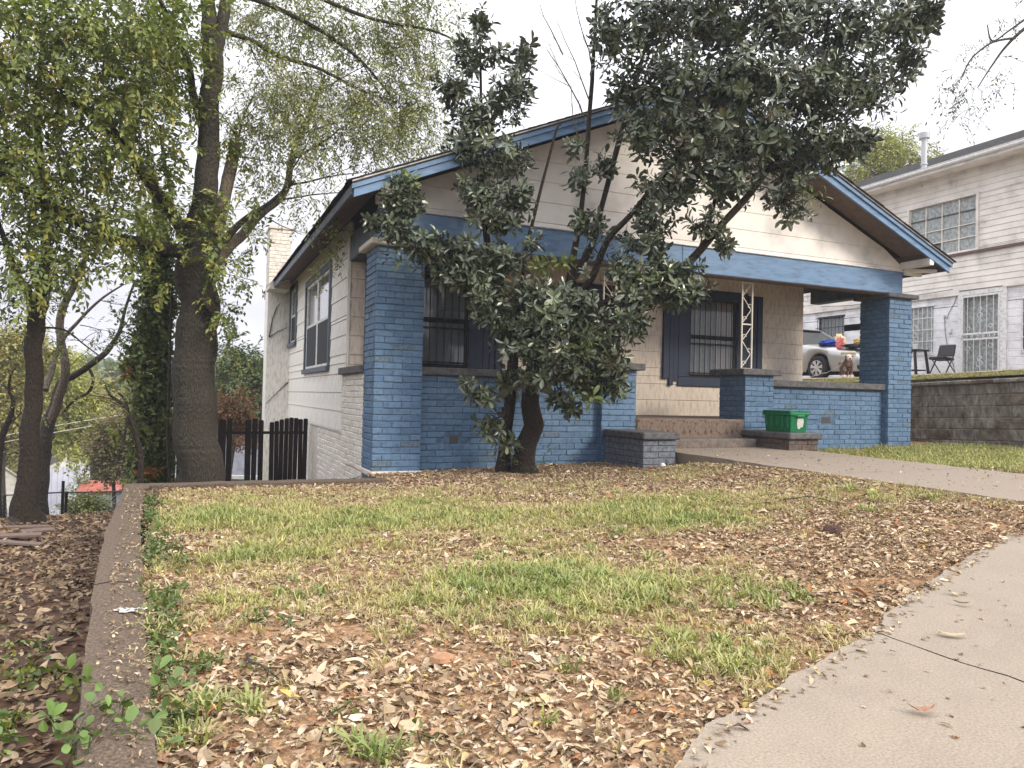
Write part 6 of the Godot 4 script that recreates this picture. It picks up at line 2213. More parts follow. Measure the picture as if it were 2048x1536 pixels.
# =====================================================================  smaller trees at the left edge
func build_left_trees() -> void:
	var D := 8.3
	var base := gnd(50, 1048, true)
	D = (base - Vector3(0, EYE, 0)).dot(cam_f)
	var t := thing("dark_trunk_tree", "slender dark trunked tree on the leafy slope near the left edge", "tree", base)
	var tr := {"root": t, "nodes": []}
	limb(tr, "trunk", [[50, 1058, D, 84], [50, 1030, D, 56], [54, 980, D, 42], [58, 920, D, 38], [63, 830, D, 33], [68, 740, D, 31], [74, 660, D, 31], [80, 600, D, 30]], "darkbark", 16, 0.12)
	limb(tr, "limb", [[78, 620, D, 26], [84, 560, D, 22], [90, 500, D, 20], [92, 440, D, 18], [88, 380, D, 17], [78, 330, D, 16], [74, 250, D, 14], [80, 150, D, 10], [90, 20, D, 6]], "darkbark", 9)
	limb(tr, "limb", [[76, 640, D, 20], [60, 590, D - 0.05, 16], [40, 560, D - 0.1, 14], [22, 520, D - 0.2, 12], [6, 470, D - 0.3, 10], [-30, 380, D - 0.4, 7]], "darkbark", 8)
	limb(tr, "limb", [[80, 395, D, 13], [50, 385, D - 0.1, 11], [28, 362, D - 0.2, 10], [12, 330, D - 0.3, 8]], "darkbark", 7)
	limb(tr, "limb", [[38, 215, D - 0.2, 15], [22, 180, D - 0.3, 14], [0, 140, D - 0.4, 13], [-40, 90, D - 0.5, 9]], "darkbark", 7)
	limb(tr, "twig", [[86, 655, D - 0.05, 5], [130, 660, D - 0.1, 4], [170, 690, D - 0.15, 3], [210, 720, D - 0.2, 2]], "darkbark", 5)
	var wood := MB.new()
	var p := fill(tr, [[30, 470, D - 0.2, 70, 50, 24], [100, 480, D - 0.1, 60, 50, 22], [30, 560, D - 0.2, 50, 40, 14], [80, 600, D - 0.2, 50, 24, 10], [20, 640, D - 0.2, 50, 30, 10], [60, 380, D, 90, 60, 34], [150, 680, D - 0.1, 36, 16, 5], [200, 660, D, 30, 20, 4], [130, 530, D, 50, 30, 10], [60, 700, D, 40, 16, 4]], wood, 1.1, 0.004, 0.6, 3)
	obj("twigs", wood.mesh(), M["darkbark"], t)
	var s1 := [spray_mesh(13, 0.30, 0.075, 0.032, 41), spray_mesh(11, 0.28, 0.08, 0.034, 42), spray_mesh(13, 0.34, 0.07, 0.028, 43, 0.45)]
	foliage(t, s1, p, "leaf", [Color(0.05, 0.07, 0.02), Color(0.09, 0.12, 0.03), Color(0.13, 0.15, 0.04)], 0.7, 1.1, -0.3, true)
	# pale second trunk with two leaning stems
	var E := 12.5
	var b2 := at(85, 1040, E)
	b2.y = lh(b2.x, b2.z)
	var t2 := thing("leaning_forked_tree", "pale forked tree leaning right between the dark trunk and the ivy", "tree", b2)
	var r2 := {"root": t2, "nodes": []}
	limb(r2, "trunk", [[80, 1060, E, 46], [82, 1000, E, 32], [84, 940, E, 28], [92, 890, E, 26], [100, 830, E, 24]], "bark", 12, 0.1)
	limb(r2, "limb", [[98, 850, E, 20], [120, 790, E - 0.1, 17], [130, 740, E - 0.2, 16], [124, 680, E - 0.2, 15], [122, 640, E - 0.2, 15], [132, 600, E - 0.2, 14], [148, 570, E - 0.2, 13], [170, 520, E - 0.2, 9], [196, 470, E - 0.2, 6]], "palebark", 9)
	limb(r2, "limb", [[100, 830, E, 18], [120, 770, E + 0.1, 15], [150, 750, E + 0.1, 13], [190, 722, E + 0.1, 12], [215, 700, E + 0.1, 11], [238, 665, E + 0.1, 8], [250, 620, E + 0.1, 6], [270, 560, E + 0.1, 4]], "bark", 9)
	limb(r2, "limb", [[90, 780, E, 14], [104, 740, E + 0.2, 12], [120, 690, E + 0.3, 9], [150, 650, E + 0.3, 7], [200, 600, E + 0.3, 5], [245, 570, E + 0.3, 3]], "palebark", 7)
	limb(r2, "limb", [[180, 740, E + 0.1, 6], [186, 760, E, 6], [176, 785, E - 0.05, 6], [150, 800, E - 0.1, 5], [120, 830, E - 0.1, 4]], "darkbark", 6)
	var br := MB.new()
	var tips := []
	for q in [[215, 700, 270, 640, 0.012], [238, 665, 300, 600, 0.010], [150, 570, 200, 500, 0.012], [160, 650, 230, 660, 0.008], [200, 600, 260, 620, 0.007], [130, 740, 190, 690, 0.008], [110, 800, 60, 730, 0.010], [124, 680, 90, 600, 0.008], [196, 470, 240, 420, 0.009], [245, 570, 320, 560, 0.006], [120, 830, 200, 850, 0.009], [120, 790, 40, 800, 0.01]]:
		var a := at(q[0], q[1], E)
		var c := at(q[2], q[3], E + rng.randf_range(-0.5, 0.5))
		grow(br, a, (c - a).normalized(), a.distance_to(c), q[4], 3, 0.02, tips)
	obj("bare_twigs", br.mesh(), M["bark"], t2)
	var p2 := []
	for tp: Array in tips:
		if rng.randf() < 0.25:
			p2.append(tp)
	foliage(t2, s1, p2, "leaf", [Color(0.10, 0.12, 0.03), Color(0.20, 0.20, 0.05)], 0.5, 0.9, -0.2, true)
	# crooked sapling
	var G := 9.6
	var b3 := at(281, 985, G)
	b3.y = lh(b3.x, b3.z)
	var t3 := thing("crooked_sapling", "thin crooked dark sapling bending left just before the ivy covered trunk", "tree", b3)
	var r3 := {"root": t3, "nodes": []}
	limb(r3, "trunk", [[280, 1020, G, 14], [281, 960, G, 12], [282, 920, G, 11], [275, 880, G, 10], [262, 840, G, 9], [248, 812, G, 8], [230, 798, G, 6], [218, 788, G, 4], [210, 770, G, 2]], "darkbark", 8)
	sprout(t3, r3, 9, 0.35, s1, G)
	limb(r3, "limb", [[250, 815, G, 8], [252, 850, G - 0.05, 5], [249, 880, G - 0.05, 3]], "darkbark", 6)
	limb(r3, "limb", [[262, 840, G, 6], [250, 800, G + 0.05, 6], [236, 786, G + 0.1, 4]], "darkbark", 6)
	# crooked dark stem on the very edge
	var b4 := at(2, 1000, 9.5)
	b4.y = lh(b4.x, b4.z)
	var t4 := thing("edge_stem_tree", "crooked dark stem cut by the left edge of the view", "tree", b4)
	var r4 := {"root": t4, "nodes": []}
	limb(r4, "trunk", [[0, 1090, 9.5, 16], [-4, 1000, 9.5, 13], [0, 900, 9.5, 13], [8, 860, 9.5, 12], [22, 828, 9.5, 10], [26, 800, 9.5, 8], [18, 780, 9.5, 6], [22, 750, 9.5, 4], [32, 735, 9.5, 2]], "darkbark", 8)
	sprout(t4, r4, 7, 0.4, s1, 9.5)
	# a limb of a tree standing outside the frame on the right
	var K := 8.5
	var kb := at(2560, 1000, K)
	kb.y = yh(kb.x, kb.z)
	var t5 := thing("right_edge_tree", "tree whose thin drooping leafy branch hangs into the top right corner", "tree", kb)
	var r5 := {"root": t5, "nodes": []}
	limb(r5, "trunk", [[2560, 1040, K, 60], [2550, 700, K, 46], [2540, 300, K, 40], [2560, -200, K, 24]], "bark", 12, 0.1)
	limb(r5, "limb", [[2545, 330, K, 22], [2350, 60, K, 16], [2200, -30, K, 12], [2100, 20, K, 9], [2048, 58, K, 7], [2010, 95, K, 5], [1978, 140, K, 3], [1955, 175, K, 2]], "bark", 7)
	limb(r5, "limb", [[2030, 76, K, 5], [1985, 85, K - 0.1, 4], [1945, 115, K - 0.1, 3], [1925, 150, K - 0.1, 2]], "bark", 6)
	limb(r5, "limb", [[2048, 40, K, 5], [2020, 60, K, 4], [1985, 82, K, 3], [1975, 50, K, 2]], "bark", 6)
	var tw := MB.new()
	var p5 := fill(r5, [[1955, 90, K - 0.1, 34, 22, 8], [1925, 145, K - 0.1, 34, 34, 11], [1912, 195, K - 0.1, 26, 34, 9], [1908, 245, K - 0.1, 24, 22, 6], [1975, 175, K, 40, 26, 8], [1965, 215, K, 28, 18, 5], [2015, 170, K, 30, 14, 3], [2000, 130, K, 26, 24, 4], [1990, 40, K, 30, 24, 4], [2035, 30, K, 20, 30, 4], [1880, 180, K - 0.1, 16, 30, 3]], tw, 1.0, 0.002, 0.6, 3)
	obj("twigs", tw.mesh(), M["bark"], t5)
	foliage(t5, [spray_mesh(9, 0.22, 0.05, 0.017, 51, 0.8), spray_mesh(8, 0.2, 0.055, 0.019, 52, 1.0)], p5, "leaf", [Color(0.11, 0.13, 0.07), Color(0.16, 0.18, 0.08)], 0.7, 1.1, -0.7, true)


# side twigs with a few leaves on a thin stem
func sprout(t: Node3D, tr: Dictionary, n: int, ln: float, shapes: Array, _d: float) -> void:
	var b := MB.new()
	var tips := []
	var m: int = tr.nodes.size()
	for k in n:
		var q: Array = tr.nodes[rng.randi_range(int(m * 0.4), m - 1)]
		grow(b, q[0], Vector3(rng.randfn(), 0.5, rng.randfn()).normalized(), ln * rng.randf_range(0.5, 1.2), float(q[1]) * 0.35, 2, 0.03, tips)
	obj("twigs", b.mesh(), M["darkbark"], t)
	var p := []
	for tp: Array in tips:
		if rng.randf() < 0.4:
			p.append(tp)
	foliage(t, shapes, p, "leaf", [Color(0.10, 0.12, 0.03), Color(0.20, 0.20, 0.05)], 0.4, 0.8, -0.3, true)


# =====================================================================  trees farther off
func far_tree(called: String, label: String, px: float, py: float, d: float, crown: Array, cols: Array, dens: float, leaf_len: float, group := "", m := "palebark", bare := 0) -> void:
	var b := at(px, py, d)
	b.y = lh(b.x, b.z) if b.x < 12.7 else upper(b.x, b.z)
	var t := thing(called, label, "tree" if not called.contains("shrub") else "shrub", b, group)
	var tr := {"root": t, "nodes": []}
	var top := at(crown[0][0], crown[0][1], d)
	var w := MB.new()
	var r := maxf(0.03, b.distance_to(top) * 0.022)
	var s := smooth([b + Vector3(0, -0.3, 0), b.lerp(top, 0.35) + Vector3(rng.randfn(), 0, rng.randfn()) * 0.02 * b.distance_to(top), b.lerp(top, 0.7), top], [r * 1.3, r, r * 0.7, r * 0.3], 5)
	w.tube(s[0], s[1], 8, 0.1, nz)
	obj("trunk", w.mesh(), M[m], t)
	for i in s[0].size():
		tr.nodes.append([s[0][i], s[1][i]])
	var cl := []
	for c: Array in crown:
		# break each big clump into smaller uneven ones
		for k in 7:
			var a := rng.randf() * TAU
			var q := sqrt(rng.randf()) * 0.75
			var sc := rng.randf_range(0.35, 0.6)
			cl.append([c[0] + cos(a) * q * c[2], c[1] + sin(a) * q * c[3], d + rng.randf_range(-0.6, 0.6) * c[2] * d / FOCAL, c[2] * sc, c[3] * sc, c[2] * c[3] * sc * sc * dens * 0.05])
	var wood := MB.new()
	var p := fill(tr, cl, wood, 1.0, r * 0.14, 0.5, 4)
	if bare > 0:
		var tips := []
		for k in bare:
			var n: Array = tr.nodes[rng.randi() % s[0].size()]
			grow(wood, n[0], Vector3(rng.randfn(), 0.9, rng.randfn()).normalized(), b.distance_to(top) * 0.3, r * 0.35, 3, 0.04, tips)
	obj("limbs", wood.mesh(), M[m], t)
	var sh := [spray_mesh(12, leaf_len * 4.5, leaf_len, leaf_len * 0.5, 61, 0.4), spray_mesh(10, leaf_len * 4.0, leaf_len * 1.1, leaf_len * 0.55, 62, 0.3)]
	foliage(t, sh, p, "farleaf", cols, 0.8, 1.3, -0.1, true)

func build_background_trees() -> void:
	var yg := [Color(0.30, 0.33, 0.09), Color(0.42, 0.42, 0.12), Color(0.36, 0.38, 0.10)]
	var dg := [Color(0.06, 0.10, 0.035), Color(0.11, 0.15, 0.055), Color(0.18, 0.21, 0.07)]
	var ol := [Color(0.26, 0.27, 0.08), Color(0.36, 0.33, 0.10), Color(0.42, 0.33, 0.12)]
	far_tree("roadside_tree", "yellow green tree rising behind the two storey house roof", 1775, 760, 34, [[1800, 320, 80, 50], [1750, 350, 60, 50], [1840, 345, 40, 34], [1745, 300, 50, 40]], yg, 1.5, 0.13)
	far_tree("roadside_tree", "small pale green treetop just right of the roof vent pipe", 1885, 760, 42, [[1882, 330, 30, 18]], yg, 1.5, 0.13)
	far_tree("broadleaf_tree", "rounded mid green tree between the big trunk and the chimney", 480, 1000, 26, [[500, 740, 60, 50], [470, 790, 50, 50], [515, 800, 50, 60], [480, 850, 60, 40], [450, 880, 40, 40]], dg, 2.0, 0.13)
	far_tree("red_shrub", "russet red shrub showing above the dark pickets", 465, 1000, 18, [[470, 815, 34, 30], [450, 845, 28, 36], [492, 850, 24, 30]], [Color(0.24, 0.09, 0.05), Color(0.18, 0.13, 0.05), Color(0.3, 0.13, 0.07)], 1.6, 0.08)
	# slope of yellowing trees at the far left
	var row := [
		["yellowing tree behind the white outbuilding at the left edge", 15, 960, 26, [[10, 720, 70, 60], [20, 800, 70, 60], [-30, 760, 60, 80]], ol],
		["yellow green tree seen just right of the dark slender trunk", 66, 960, 30, [[120, 800, 60, 60], [150, 850, 60, 50], [110, 740, 50, 40]], yg],
		["olive tree behind the pale metal shed", 190, 950, 44, [[190, 800, 60, 50], [215, 850, 60, 50], [170, 860, 60, 40]], ol],
		["broad yellow green tree left of the ivy covered trunk, farthest up the slope", 240, 930, 62, [[230, 810, 70, 40], [200, 840, 60, 34], [260, 850, 60, 40]], yg],
		["bushy olive tree low behind the crooked edge stem", 40, 960, 36, [[40, 860, 70, 50], [10, 890, 60, 40], [70, 820, 50, 50]], ol]]
	for e in row:
		far_tree("hillside_tree", e[0], e[1], e[2], e[3], e[4], e[5], 2.0, 0.16, "yellowing trees down the slope", "bark", 3)
	far_tree("brush_shrub", "brown brushy thicket between the metal shed and the crooked sapling", 236, 1000, 21, [[222, 890, 36, 40], [238, 930, 30, 30], [206, 930, 26, 24], [228, 866, 30, 24]], [Color(0.17, 0.15, 0.06), Color(0.24, 0.18, 0.09), Color(0.12, 0.13, 0.05)], 2.4, 0.09, "", "bark", 5)
	far_tree("leafy_shrub", "bright yellow green shrub before the red roofed shed", 170, 1040, 13.2, [[170, 1008, 34, 22], [150, 1020, 26, 16], [195, 1020, 24, 16]], [Color(0.20, 0.24, 0.06), Color(0.30, 0.32, 0.09)], 2.6, 0.055, "", "bark")
	far_tree("leafy_shrub", "yellow green shrub standing against the ribbed shed wall", 160, 1000, 25, [[163, 970, 16, 22]], [Color(0.20, 0.24, 0.06), Color(0.28, 0.30, 0.08)], 2.4, 0.08, "", "bark")
	# far woodland on the opposite slope, read as one mass
	var xs := []
	var cs := []
	var pal := [Color(0.17, 0.19, 0.07), Color(0.27, 0.26, 0.09), Color(0.2, 0.18, 0.08), Color(0.11, 0.15, 0.06)]
	for i in 5200:
		var ang := rng.randf_range(-0.75, 0.75)
		var dist := rng.randf_range(60.0, 150.0)
		var dirv := Vector3(sin(ang), 0, -cos(ang))
		var p := dirv * dist
		p.y = lh(p.x, p.z)
		p += Vector3(0, rng.randf_range(0.0, 7.5), 0)
		if p.y > 3.5:
			continue
		xs.append(Transform3D(any_basis(Vector3(rng.randfn(), 0.6, rng.randfn()).normalized(), rng.randf_range(0.9, 1.6)), p))
		cs.append((pal[rng.randi() % 4] as Color) * rng.randf_range(0.8, 1.3))
	var wl := many("far_woodland", rosette_mesh(26, 1.5, 0.85, 71), M["farleaf"], xs, cs)
	tag(wl, "hazy woodland covering the opposite hillside beyond the sheds", "woodland")


# =====================================================================  grass, weeds and fallen leaves
func blade_tuft(n: int, h: float, spread: float, sd: int, wide := 1.0) -> Mesh:
	var r := RandomNumberGenerator.new()
	r.seed = sd
	var b := MB.new()
	for i in n:
		var a := r.randf() * TAU
		var o := Vector3(cos(a), 0, sin(a)) * r.randf() * spread * 0.4
		var out := Vector3(cos(a + r.randfn() * 0.5), 0, sin(a + r.randfn() * 0.5))
		var hh := h * r.randf_range(0.5, 1.2)
		var lean := r.randf_range(0.2, 1.3)
		var w := r.randf_range(0.002, 0.0042) * wide
		var side := out.cross(Vector3.UP).normalized() * w
		var p1 := o + Vector3.UP * hh * 0.5 + out * lean * hh * 0.25
		var p2 := o + Vector3.UP * hh * 0.85 + out * lean * hh * 0.7
		var p3 := o + Vector3.UP * hh * (0.95 - lean * 0.25) + out * lean * hh * 1.15
		var q := r.randf_range(0.75, 1.25)
		b.col = Color(q * r.randf_range(0.9, 1.25), q, q * r.randf_range(0.7, 1.1))
		b.quad(o - side, o + side, p1 + side, p1 - side)
		b.quad(p1 - side, p1 + side, p2 + side * 0.7, p2 - side * 0.7)
		b.flat(p2 - side * 0.7, p2 + side * 0.7, p3)
	return b.mesh()

func dry_leaf(sd: int, ln: float, w: float) -> Mesh:
	var r := RandomNumberGenerator.new()
	r.seed = sd
	var b := MB.new()
	var fold := r.randf_range(0.05, 0.6)
	var curl := r.randf_range(-0.5, 0.75)
	var twist := r.randf_range(-1.1, 1.1)
	var bend := r.randf_range(-0.25, 0.25)
	var prev := []
	for i in 7:
		var t := i / 6.0
		var wd := w * 0.5 * sin(PI * pow(t, 0.85) * 0.95 + 0.06) * r.randf_range(0.8, 1.15)
		var x := (t - 0.5) * ln
		var c := Vector3(x, curl * ln * (t - 0.5) * (t - 0.5) + 0.0015 * r.randfn(), bend * ln * (t - 0.5) * (t - 0.5) * 4.0)
		var a := twist * (t - 0.5)
		var e := fold * (1.0 + r.randf_range(-0.35, 0.35))
		var lft := Vector3(0, sin(a), cos(a)) * wd
		var upv := Vector3(0, cos(a), -sin(a)) * wd * e
		var q := r.randf_range(0.8, 1.12)
		b.col = Color(q, q * 0.98, q * 0.95)
		var row := [c + lft + upv, c, c - lft + upv * r.randf_range(0.6, 1.3)]
		if i > 0:
			for k in 2:
				b.quad(prev[k], row[k], row[k + 1], prev[k + 1])
		prev = row
	return b.mesh()

func grassy(x: float, z: float) -> float:
	var v := nz.get_noise_2d(x * 1.1 + 3.0, z * 1.1) * 0.9 + nz.get_noise_2d(x * 4.0, z * 4.0 + 20.0) * 0.75 + nz.get_noise_2d(x * 11.0, z * 11.0 + 20.0) * 0.3
	for b: Array in grass_blobs:
		var d := Vector2((x - b[0]) / b[2], (z - b[1]) / b[3]).length_squared()
		v += float(b[4]) * exp(-d)
	return v

var grass_blobs: Array = []

func build_grass_and_litter() -> void:
	# world blobs [x, z, rx, rz, strength]
	for q in [[560, 1010, 1.0, 0.7, 0.75], [420, 1030, 0.6, 0.8, 0.7], [700, 1040, 0.9, 0.5, 0.8], [900, 1040, 1.0, 0.5, 0.7], [1100, 1040, 0.9, 0.5, 0.7], [1300, 1020, 1.0, 0.5, 0.7], [1440, 1040, 0.9, 0.5, 0.8], [520, 1120, 0.5, 0.3, 0.9], [740, 1070, 0.6, 0.35, 0.6],
		[1000, 1150, 0.6, 0.35, 0.7], [1150, 1170, 0.5, 0.3, 0.95], [1250, 1200, 0.5, 0.3, 0.8], [1060, 1230, 0.4, 0.25, 0.7], [1530, 1200, 0.45, 0.25, 1.1], [1390, 1300, 0.3, 0.25, 0.8], [1480, 1330, 0.25, 0.2, 1.0], [1450, 1380, 0.2, 0.15, 0.9], [900, 1270, 0.4, 0.2, 0.5], [1560, 1130, 0.6, 0.4, 0.5], [860, 1180, 0.5, 0.3, 0.4], [680, 1210, 0.4, 0.25, 0.3], [750, 1510, 0.2, 0.1, 0.7], [500, 1430, 0.2, 0.15, 0.6], [420, 1480, 0.15, 0.12, 0.6], [1620, 990, 1.2, 0.5, 0.1], [1780, 1020, 0.4, 0.3, 0.5],
		# bare or litter covered places
		[560, 1290, 0.4, 0.25, -1.0], [340, 1100, 0.3, 0.5, -1.0], [1050, 950, 3.2, 0.55, -1.6], [1500, 950, 1.5, 0.5, -1.0], [1420, 1090, 0.6, 0.3, -0.8], [1880, 1060, 1.4, 0.7, -1.4], [1300, 1430, 0.8, 0.4, -1.0], [900, 1400, 0.5, 0.3, -0.9], [1750, 1150, 1.0, 0.4, -1.0], [620, 1440, 0.3, 0.2, -0.8], [700, 1010, 0.25, 0.2, -1.2], [740, 960, 0.6, 0.4, -0.6], [1650, 1220, 0.5, 0.25, -0.9]]:
		var p := gnd(q[0], q[1])
		grass_blobs.append([p.x, p.z, q[2], q[3], q[4]])
	var tufts := [blade_tuft(12, 0.045, 0.07, 1), blade_tuft(10, 0.075, 0.06, 2), blade_tuft(12, 0.032, 0.08, 3)]
	var xs := [[], [], []]
	var cs := [[], [], []]
	var drypal := [Color(0.50, 0.43, 0.23), Color(0.44, 0.42, 0.175), Color(0.34, 0.375, 0.13), Color(0.22, 0.285, 0.09)]
	for i in 46000:
		var x := rng.randf_range(-0.2, 7.2)
		var z := rng.randf_range(-8.9, -1.3)
		if x < 0.05 and z > -2.2 or (z < -8.05 and x < 2.0):
			continue
		if x > 5.8 and x < 8.05 or under_drive(x, z, 0.03):
			continue
		var gd := grassy(x, z)
		if gd < rng.randf_range(-0.5, 1.15):
			continue
		var k := rng.randi() % 3
		var s := rng.randf_range(0.6, 1.15) * (1.15 if gd > 0.9 else 0.85)
		var p := Vector3(x, yh(x, z) - 0.002, z)
		xs[k].append(Transform3D(any_basis((Vector3.UP + Vector3(rng.randfn(), 0, rng.randfn()) * 0.15).normalized(), s), p))
		var t := clampf((gd * 0.55 + nz.get_noise_2d(x * 1.7 + 90.0, z * 1.7) * 0.6 + rng.randfn() * 0.12) * 2.4, 0.0, 2.99)
		cs[k].append((drypal[int(t)] as Color).lerp(drypal[int(t) + 1], t - int(t)) * rng.randf_range(0.8, 1.2))
	# lawn right of the walk
	for i in 7000:
		var x := rng.randf_range(8.0, 12.55)
		var z := rng.randf_range(-9.1, -3.8)
		if nz.get_noise_2d(x * 2.0, z * 2.0) + 0.5 < rng.randf() * 0.6:
			continue
		var k := rng.randi() % 3
		xs[k].append(Transform3D(any_basis((Vector3.UP + Vector3(rng.randfn(), 0, rng.randfn()) * 0.15).normalized(), rng.randf_range(0.9, 1.4)), Vector3(x, yh(x, z), z)))
		cs[k].append((drypal[1 + rng.randi() % 2] as Color) * rng.randf_range(0.8, 1.2))
	# strip above the block wall
	for i in 2600:
		var z := rng.randf_range(-13.0, -5.0)
		var x := rng.randf_range(12.72, 13.3)
		var k := rng.randi() % 3
		xs[k].append(Transform3D(any_basis(Vector3.UP, rng.randf_range(0.5, 1.0)), Vector3(x, upper(x, z), z)))
		cs[k].append((drypal[rng.randi() % 2] as Color) * rng.randf_range(0.6, 1.0))
	# coarse green clumps with wide blades
	var clump := [blade_tuft(18, 0.07, 0.10, 11, 1.5), blade_tuft(14, 0.06, 0.12, 12, 1.4)]
	var gx := [[], []]
	var gc := [[], []]
	for q in [[1150, 1165, 26, 95, 24], [1060, 1240, 10, 60, 14], [1240, 1215, 12, 70, 18], [1530, 1195, 26, 70, 18], [1470, 1345, 12, 40, 24], [1390, 1310, 5, 40, 14], [520, 1115, 14, 60, 14], [1010, 1110, 10, 60, 16], [1430, 1050, 12, 60, 12], [900, 1045, 10, 90, 10], [1280, 1060, 8, 60, 12], [620, 1190, 7, 60, 12], [480, 1420, 7, 50, 22], [380, 1470, 7, 30, 26], [760, 1515, 6, 40, 14], [1725, 1022, 6, 20, 6], [1330, 1210, 6, 40, 16], [880, 1200, 6, 70, 16], [1100, 1400, 3, 60, 30], [1640, 990, 4, 60, 8], [1850, 995, 5, 40, 6]]:
		for k in q[2]:
			var p := gnd(q[0] + rng.randfn() * q[3] * 0.9, q[1] + rng.randfn() * q[4] * 0.9)
			var kk := rng.randi() % 2
			gx[kk].append(Transform3D(any_basis((Vector3.UP + Vector3(rng.randfn(), 0, rng.randfn()) * 0.12).normalized(), rng.randf_range(0.55, 1.05)), p))
			gc[kk].append(Color(0.19, 0.25, 0.08).lerp(Color(0.36, 0.37, 0.14), rng.randf()) * rng.randf_range(0.85, 1.15))
	for k in 2:
		var o := many("coarse_grass", clump[k], M["grass"], gx[k], gc[k])
		tag(o, ["coarse green clumps of wide bladed grass in the yard", "spreading green clumps of wide bladed grass in the yard"][k], "grass")
	for k in 3:
		var o := many("yard_grass", tufts[k], M["grass"], xs[k], cs[k])
		tag(o, ["short yellowing grass in patches over the yard", "taller green grass tufts scattered over the yard", "low sparse grass spreading over the yard"][k], "grass")
	# fallen leaves
	var leaves := [dry_leaf(1, 0.076, 0.03), dry_leaf(12, 0.062, 0.028), dry_leaf(23, 0.09, 0.03), dry_leaf(34, 0.052, 0.022), dry_leaf(45, 0.074, 0.017), dry_leaf(56, 0.068, 0.026), dry_leaf(67, 0.08, 0.022), dry_leaf(78, 0.058, 0.030)]
	var pal := [Color(0.46, 0.355, 0.235), Color(0.53, 0.42, 0.29), Color(0.35, 0.25, 0.16), Color(0.25, 0.175, 0.115), Color(0.46, 0.36, 0.245), Color(0.34, 0.215, 0.14), Color(0.60, 0.50, 0.375), Color(0.43, 0.335, 0.19)]
	var lx := [[], [], [], [], [], [], [], []]
	var lc := [[], [], [], [], [], [], [], []]
	for i in 125000:
		var x := rng.randf_range(-0.2, 8.6)
		var z := rng.randf_range(-9.05, -1.2)
		if x > 5.85 and x < 8.02 and rng.randf() < 0.985:
			continue
		if under_drive(x, z, -0.02) and rng.randf() < (0.6 if not under_drive(x, z, 0.06) else 0.996):
			continue
		if z < -8.05 and x < 2.0:
			continue
		var gd := grassy(x, z)
		var dens := clampf(0.68 - gd * 0.5 + bare_here(x, z) + nz.get_noise_2d(x * 1.3 + 7.0, z * 1.3 + 50.0) * 0.5 + nz.get_noise_2d(x * 6.0, z * 6.0 + 90.0) * 0.45  , 0.26, 1.0)
		if rng.randf() > dens:
			continue
		var k := rng.randi() % 8
		var y := yh(x, z) + rng.randf_range(0.002, 0.022)
		if x > 5.85 and x < 8.02:
			y = 0.31
		elif under_drive(x, z, 0.0):
			y = yh(x, z) + 0.036
		var bs := Basis.from_euler(Vector3(rng.randfn() * 0.32, rng.randf() * TAU, rng.randfn() * 0.32)).scaled(Vector3.ONE * (rng.randf_range(0.32, 0.72) if rng.randf() > 0.07 else rng.randf_range(0.8, 1.35)))
		lx[k].append(Transform3D(bs, Vector3(x, y, z)))
		var c: Color = pal[rng.randi() % 8]
		if rng.randf() < 0.05:
			c = [Color(0.40, 0.17, 0.08), Color(0.50, 0.38, 0.12), Color(0.62, 0.53, 0.42), Color(0.14, 0.09, 0.06)][rng.randi() % 4]
		lc[k].append(c * rng.randf_range(0.7, 1.2))
	# broken leaf bits and stalks between the whole leaves
	var bits := [dry_leaf(51, 0.024, 0.012), dry_leaf(52, 0.034, 0.005), dry_leaf(53, 0.016, 0.012)]
	var bx := [[], [], []]
	var bc := [[], [], []]
	for i in 150000:
		var x := rng.randf_range(-0.55, 8.4)
		var z := rng.randf_range(-9.05, -1.2)
		var on_walk := x > 5.85 and x < 8.02
		if on_walk and rng.randf() < 0.99:
			continue
		if under_drive(x, z, 0.0) and rng.randf() < (0.8 if not under_drive(x, z, 0.08) else 0.985):
			continue
		if z < -8.05 and x < 2.0 or rng.randf() < -0.5 * bare_here(x, z):
			continue
		var y := yh(x, z) + rng.randf_range(0.0, 0.012)
		if on_walk:
			y = 0.31
		elif under_drive(x, z, 0.0):
			y = yh(x, z) + 0.031
		var edge := lerpf(-0.07, -0.36, clampf((-z - 2.2) / 5.5, -0.2, 1.0))
		if x < edge:
			if x < edge - 0.16 or z < -7.9 or rng.randf() < 0.6:
				continue
			y = 0.043
		var k := rng.randi() % 3
		var bs := Basis.from_euler(Vector3(rng.randfn() * 0.3, rng.randf() * TAU, rng.randfn() * 0.3)).scaled(Vector3.ONE * rng.randf_range(0.6, 1.3))
		bx[k].append(Transform3D(bs, Vector3(x, y, z)))
		bc[k].append((pal[rng.randi() % 8] as Color) * rng.randf_range(0.45, 1.1))
	for k in 3:
		var o := many("leaf_bits", bits[k], M["litter"], bx[k], bc[k])
		tag(o, ["broken leaf bits strewn over the yard and kerb", "dry stalks strewn over the yard and kerb", "fine leaf crumbs strewn over the yard and kerb"][k], "litter")
	# darker, damper leaves down the left slope
	var sl := [[], [], [], [], [], [], [], []]
	var sc := [[], [], [], [], [], [], [], []]
	for i in 44000:
		var x := rng.randf_range(-6.5, 2.0)
		var z := rng.randf_range(-13.5, -1.2)
		if x > -0.35 and z > -8.3:
			continue
		if x > -0.18 - 0.04 * (-z) and z > -8.3:
			continue
		var k := rng.randi() % 8
		var bs := Basis.from_euler(Vector3(rng.randfn() * 0.35, rng.randf() * TAU, rng.randfn() * 0.35)).scaled(Vector3.ONE * rng.randf_range(0.6, 1.25))
		sl[k].append(Transform3D(bs, Vector3(x, lh(x, z) + 0.03 + rng.randf_range(0.003, 0.025), z)))
		sc[k].append((pal[[0, 2, 3, 3, 5, 2, 4, 3][rng.randi() % 8]] as Color) * rng.randf_range(0.4, 0.85))
	var sorts := ["tan curled", "broad pale", "long curled", "small", "narrow", "plain brown", "slender twisted", "short broad"]
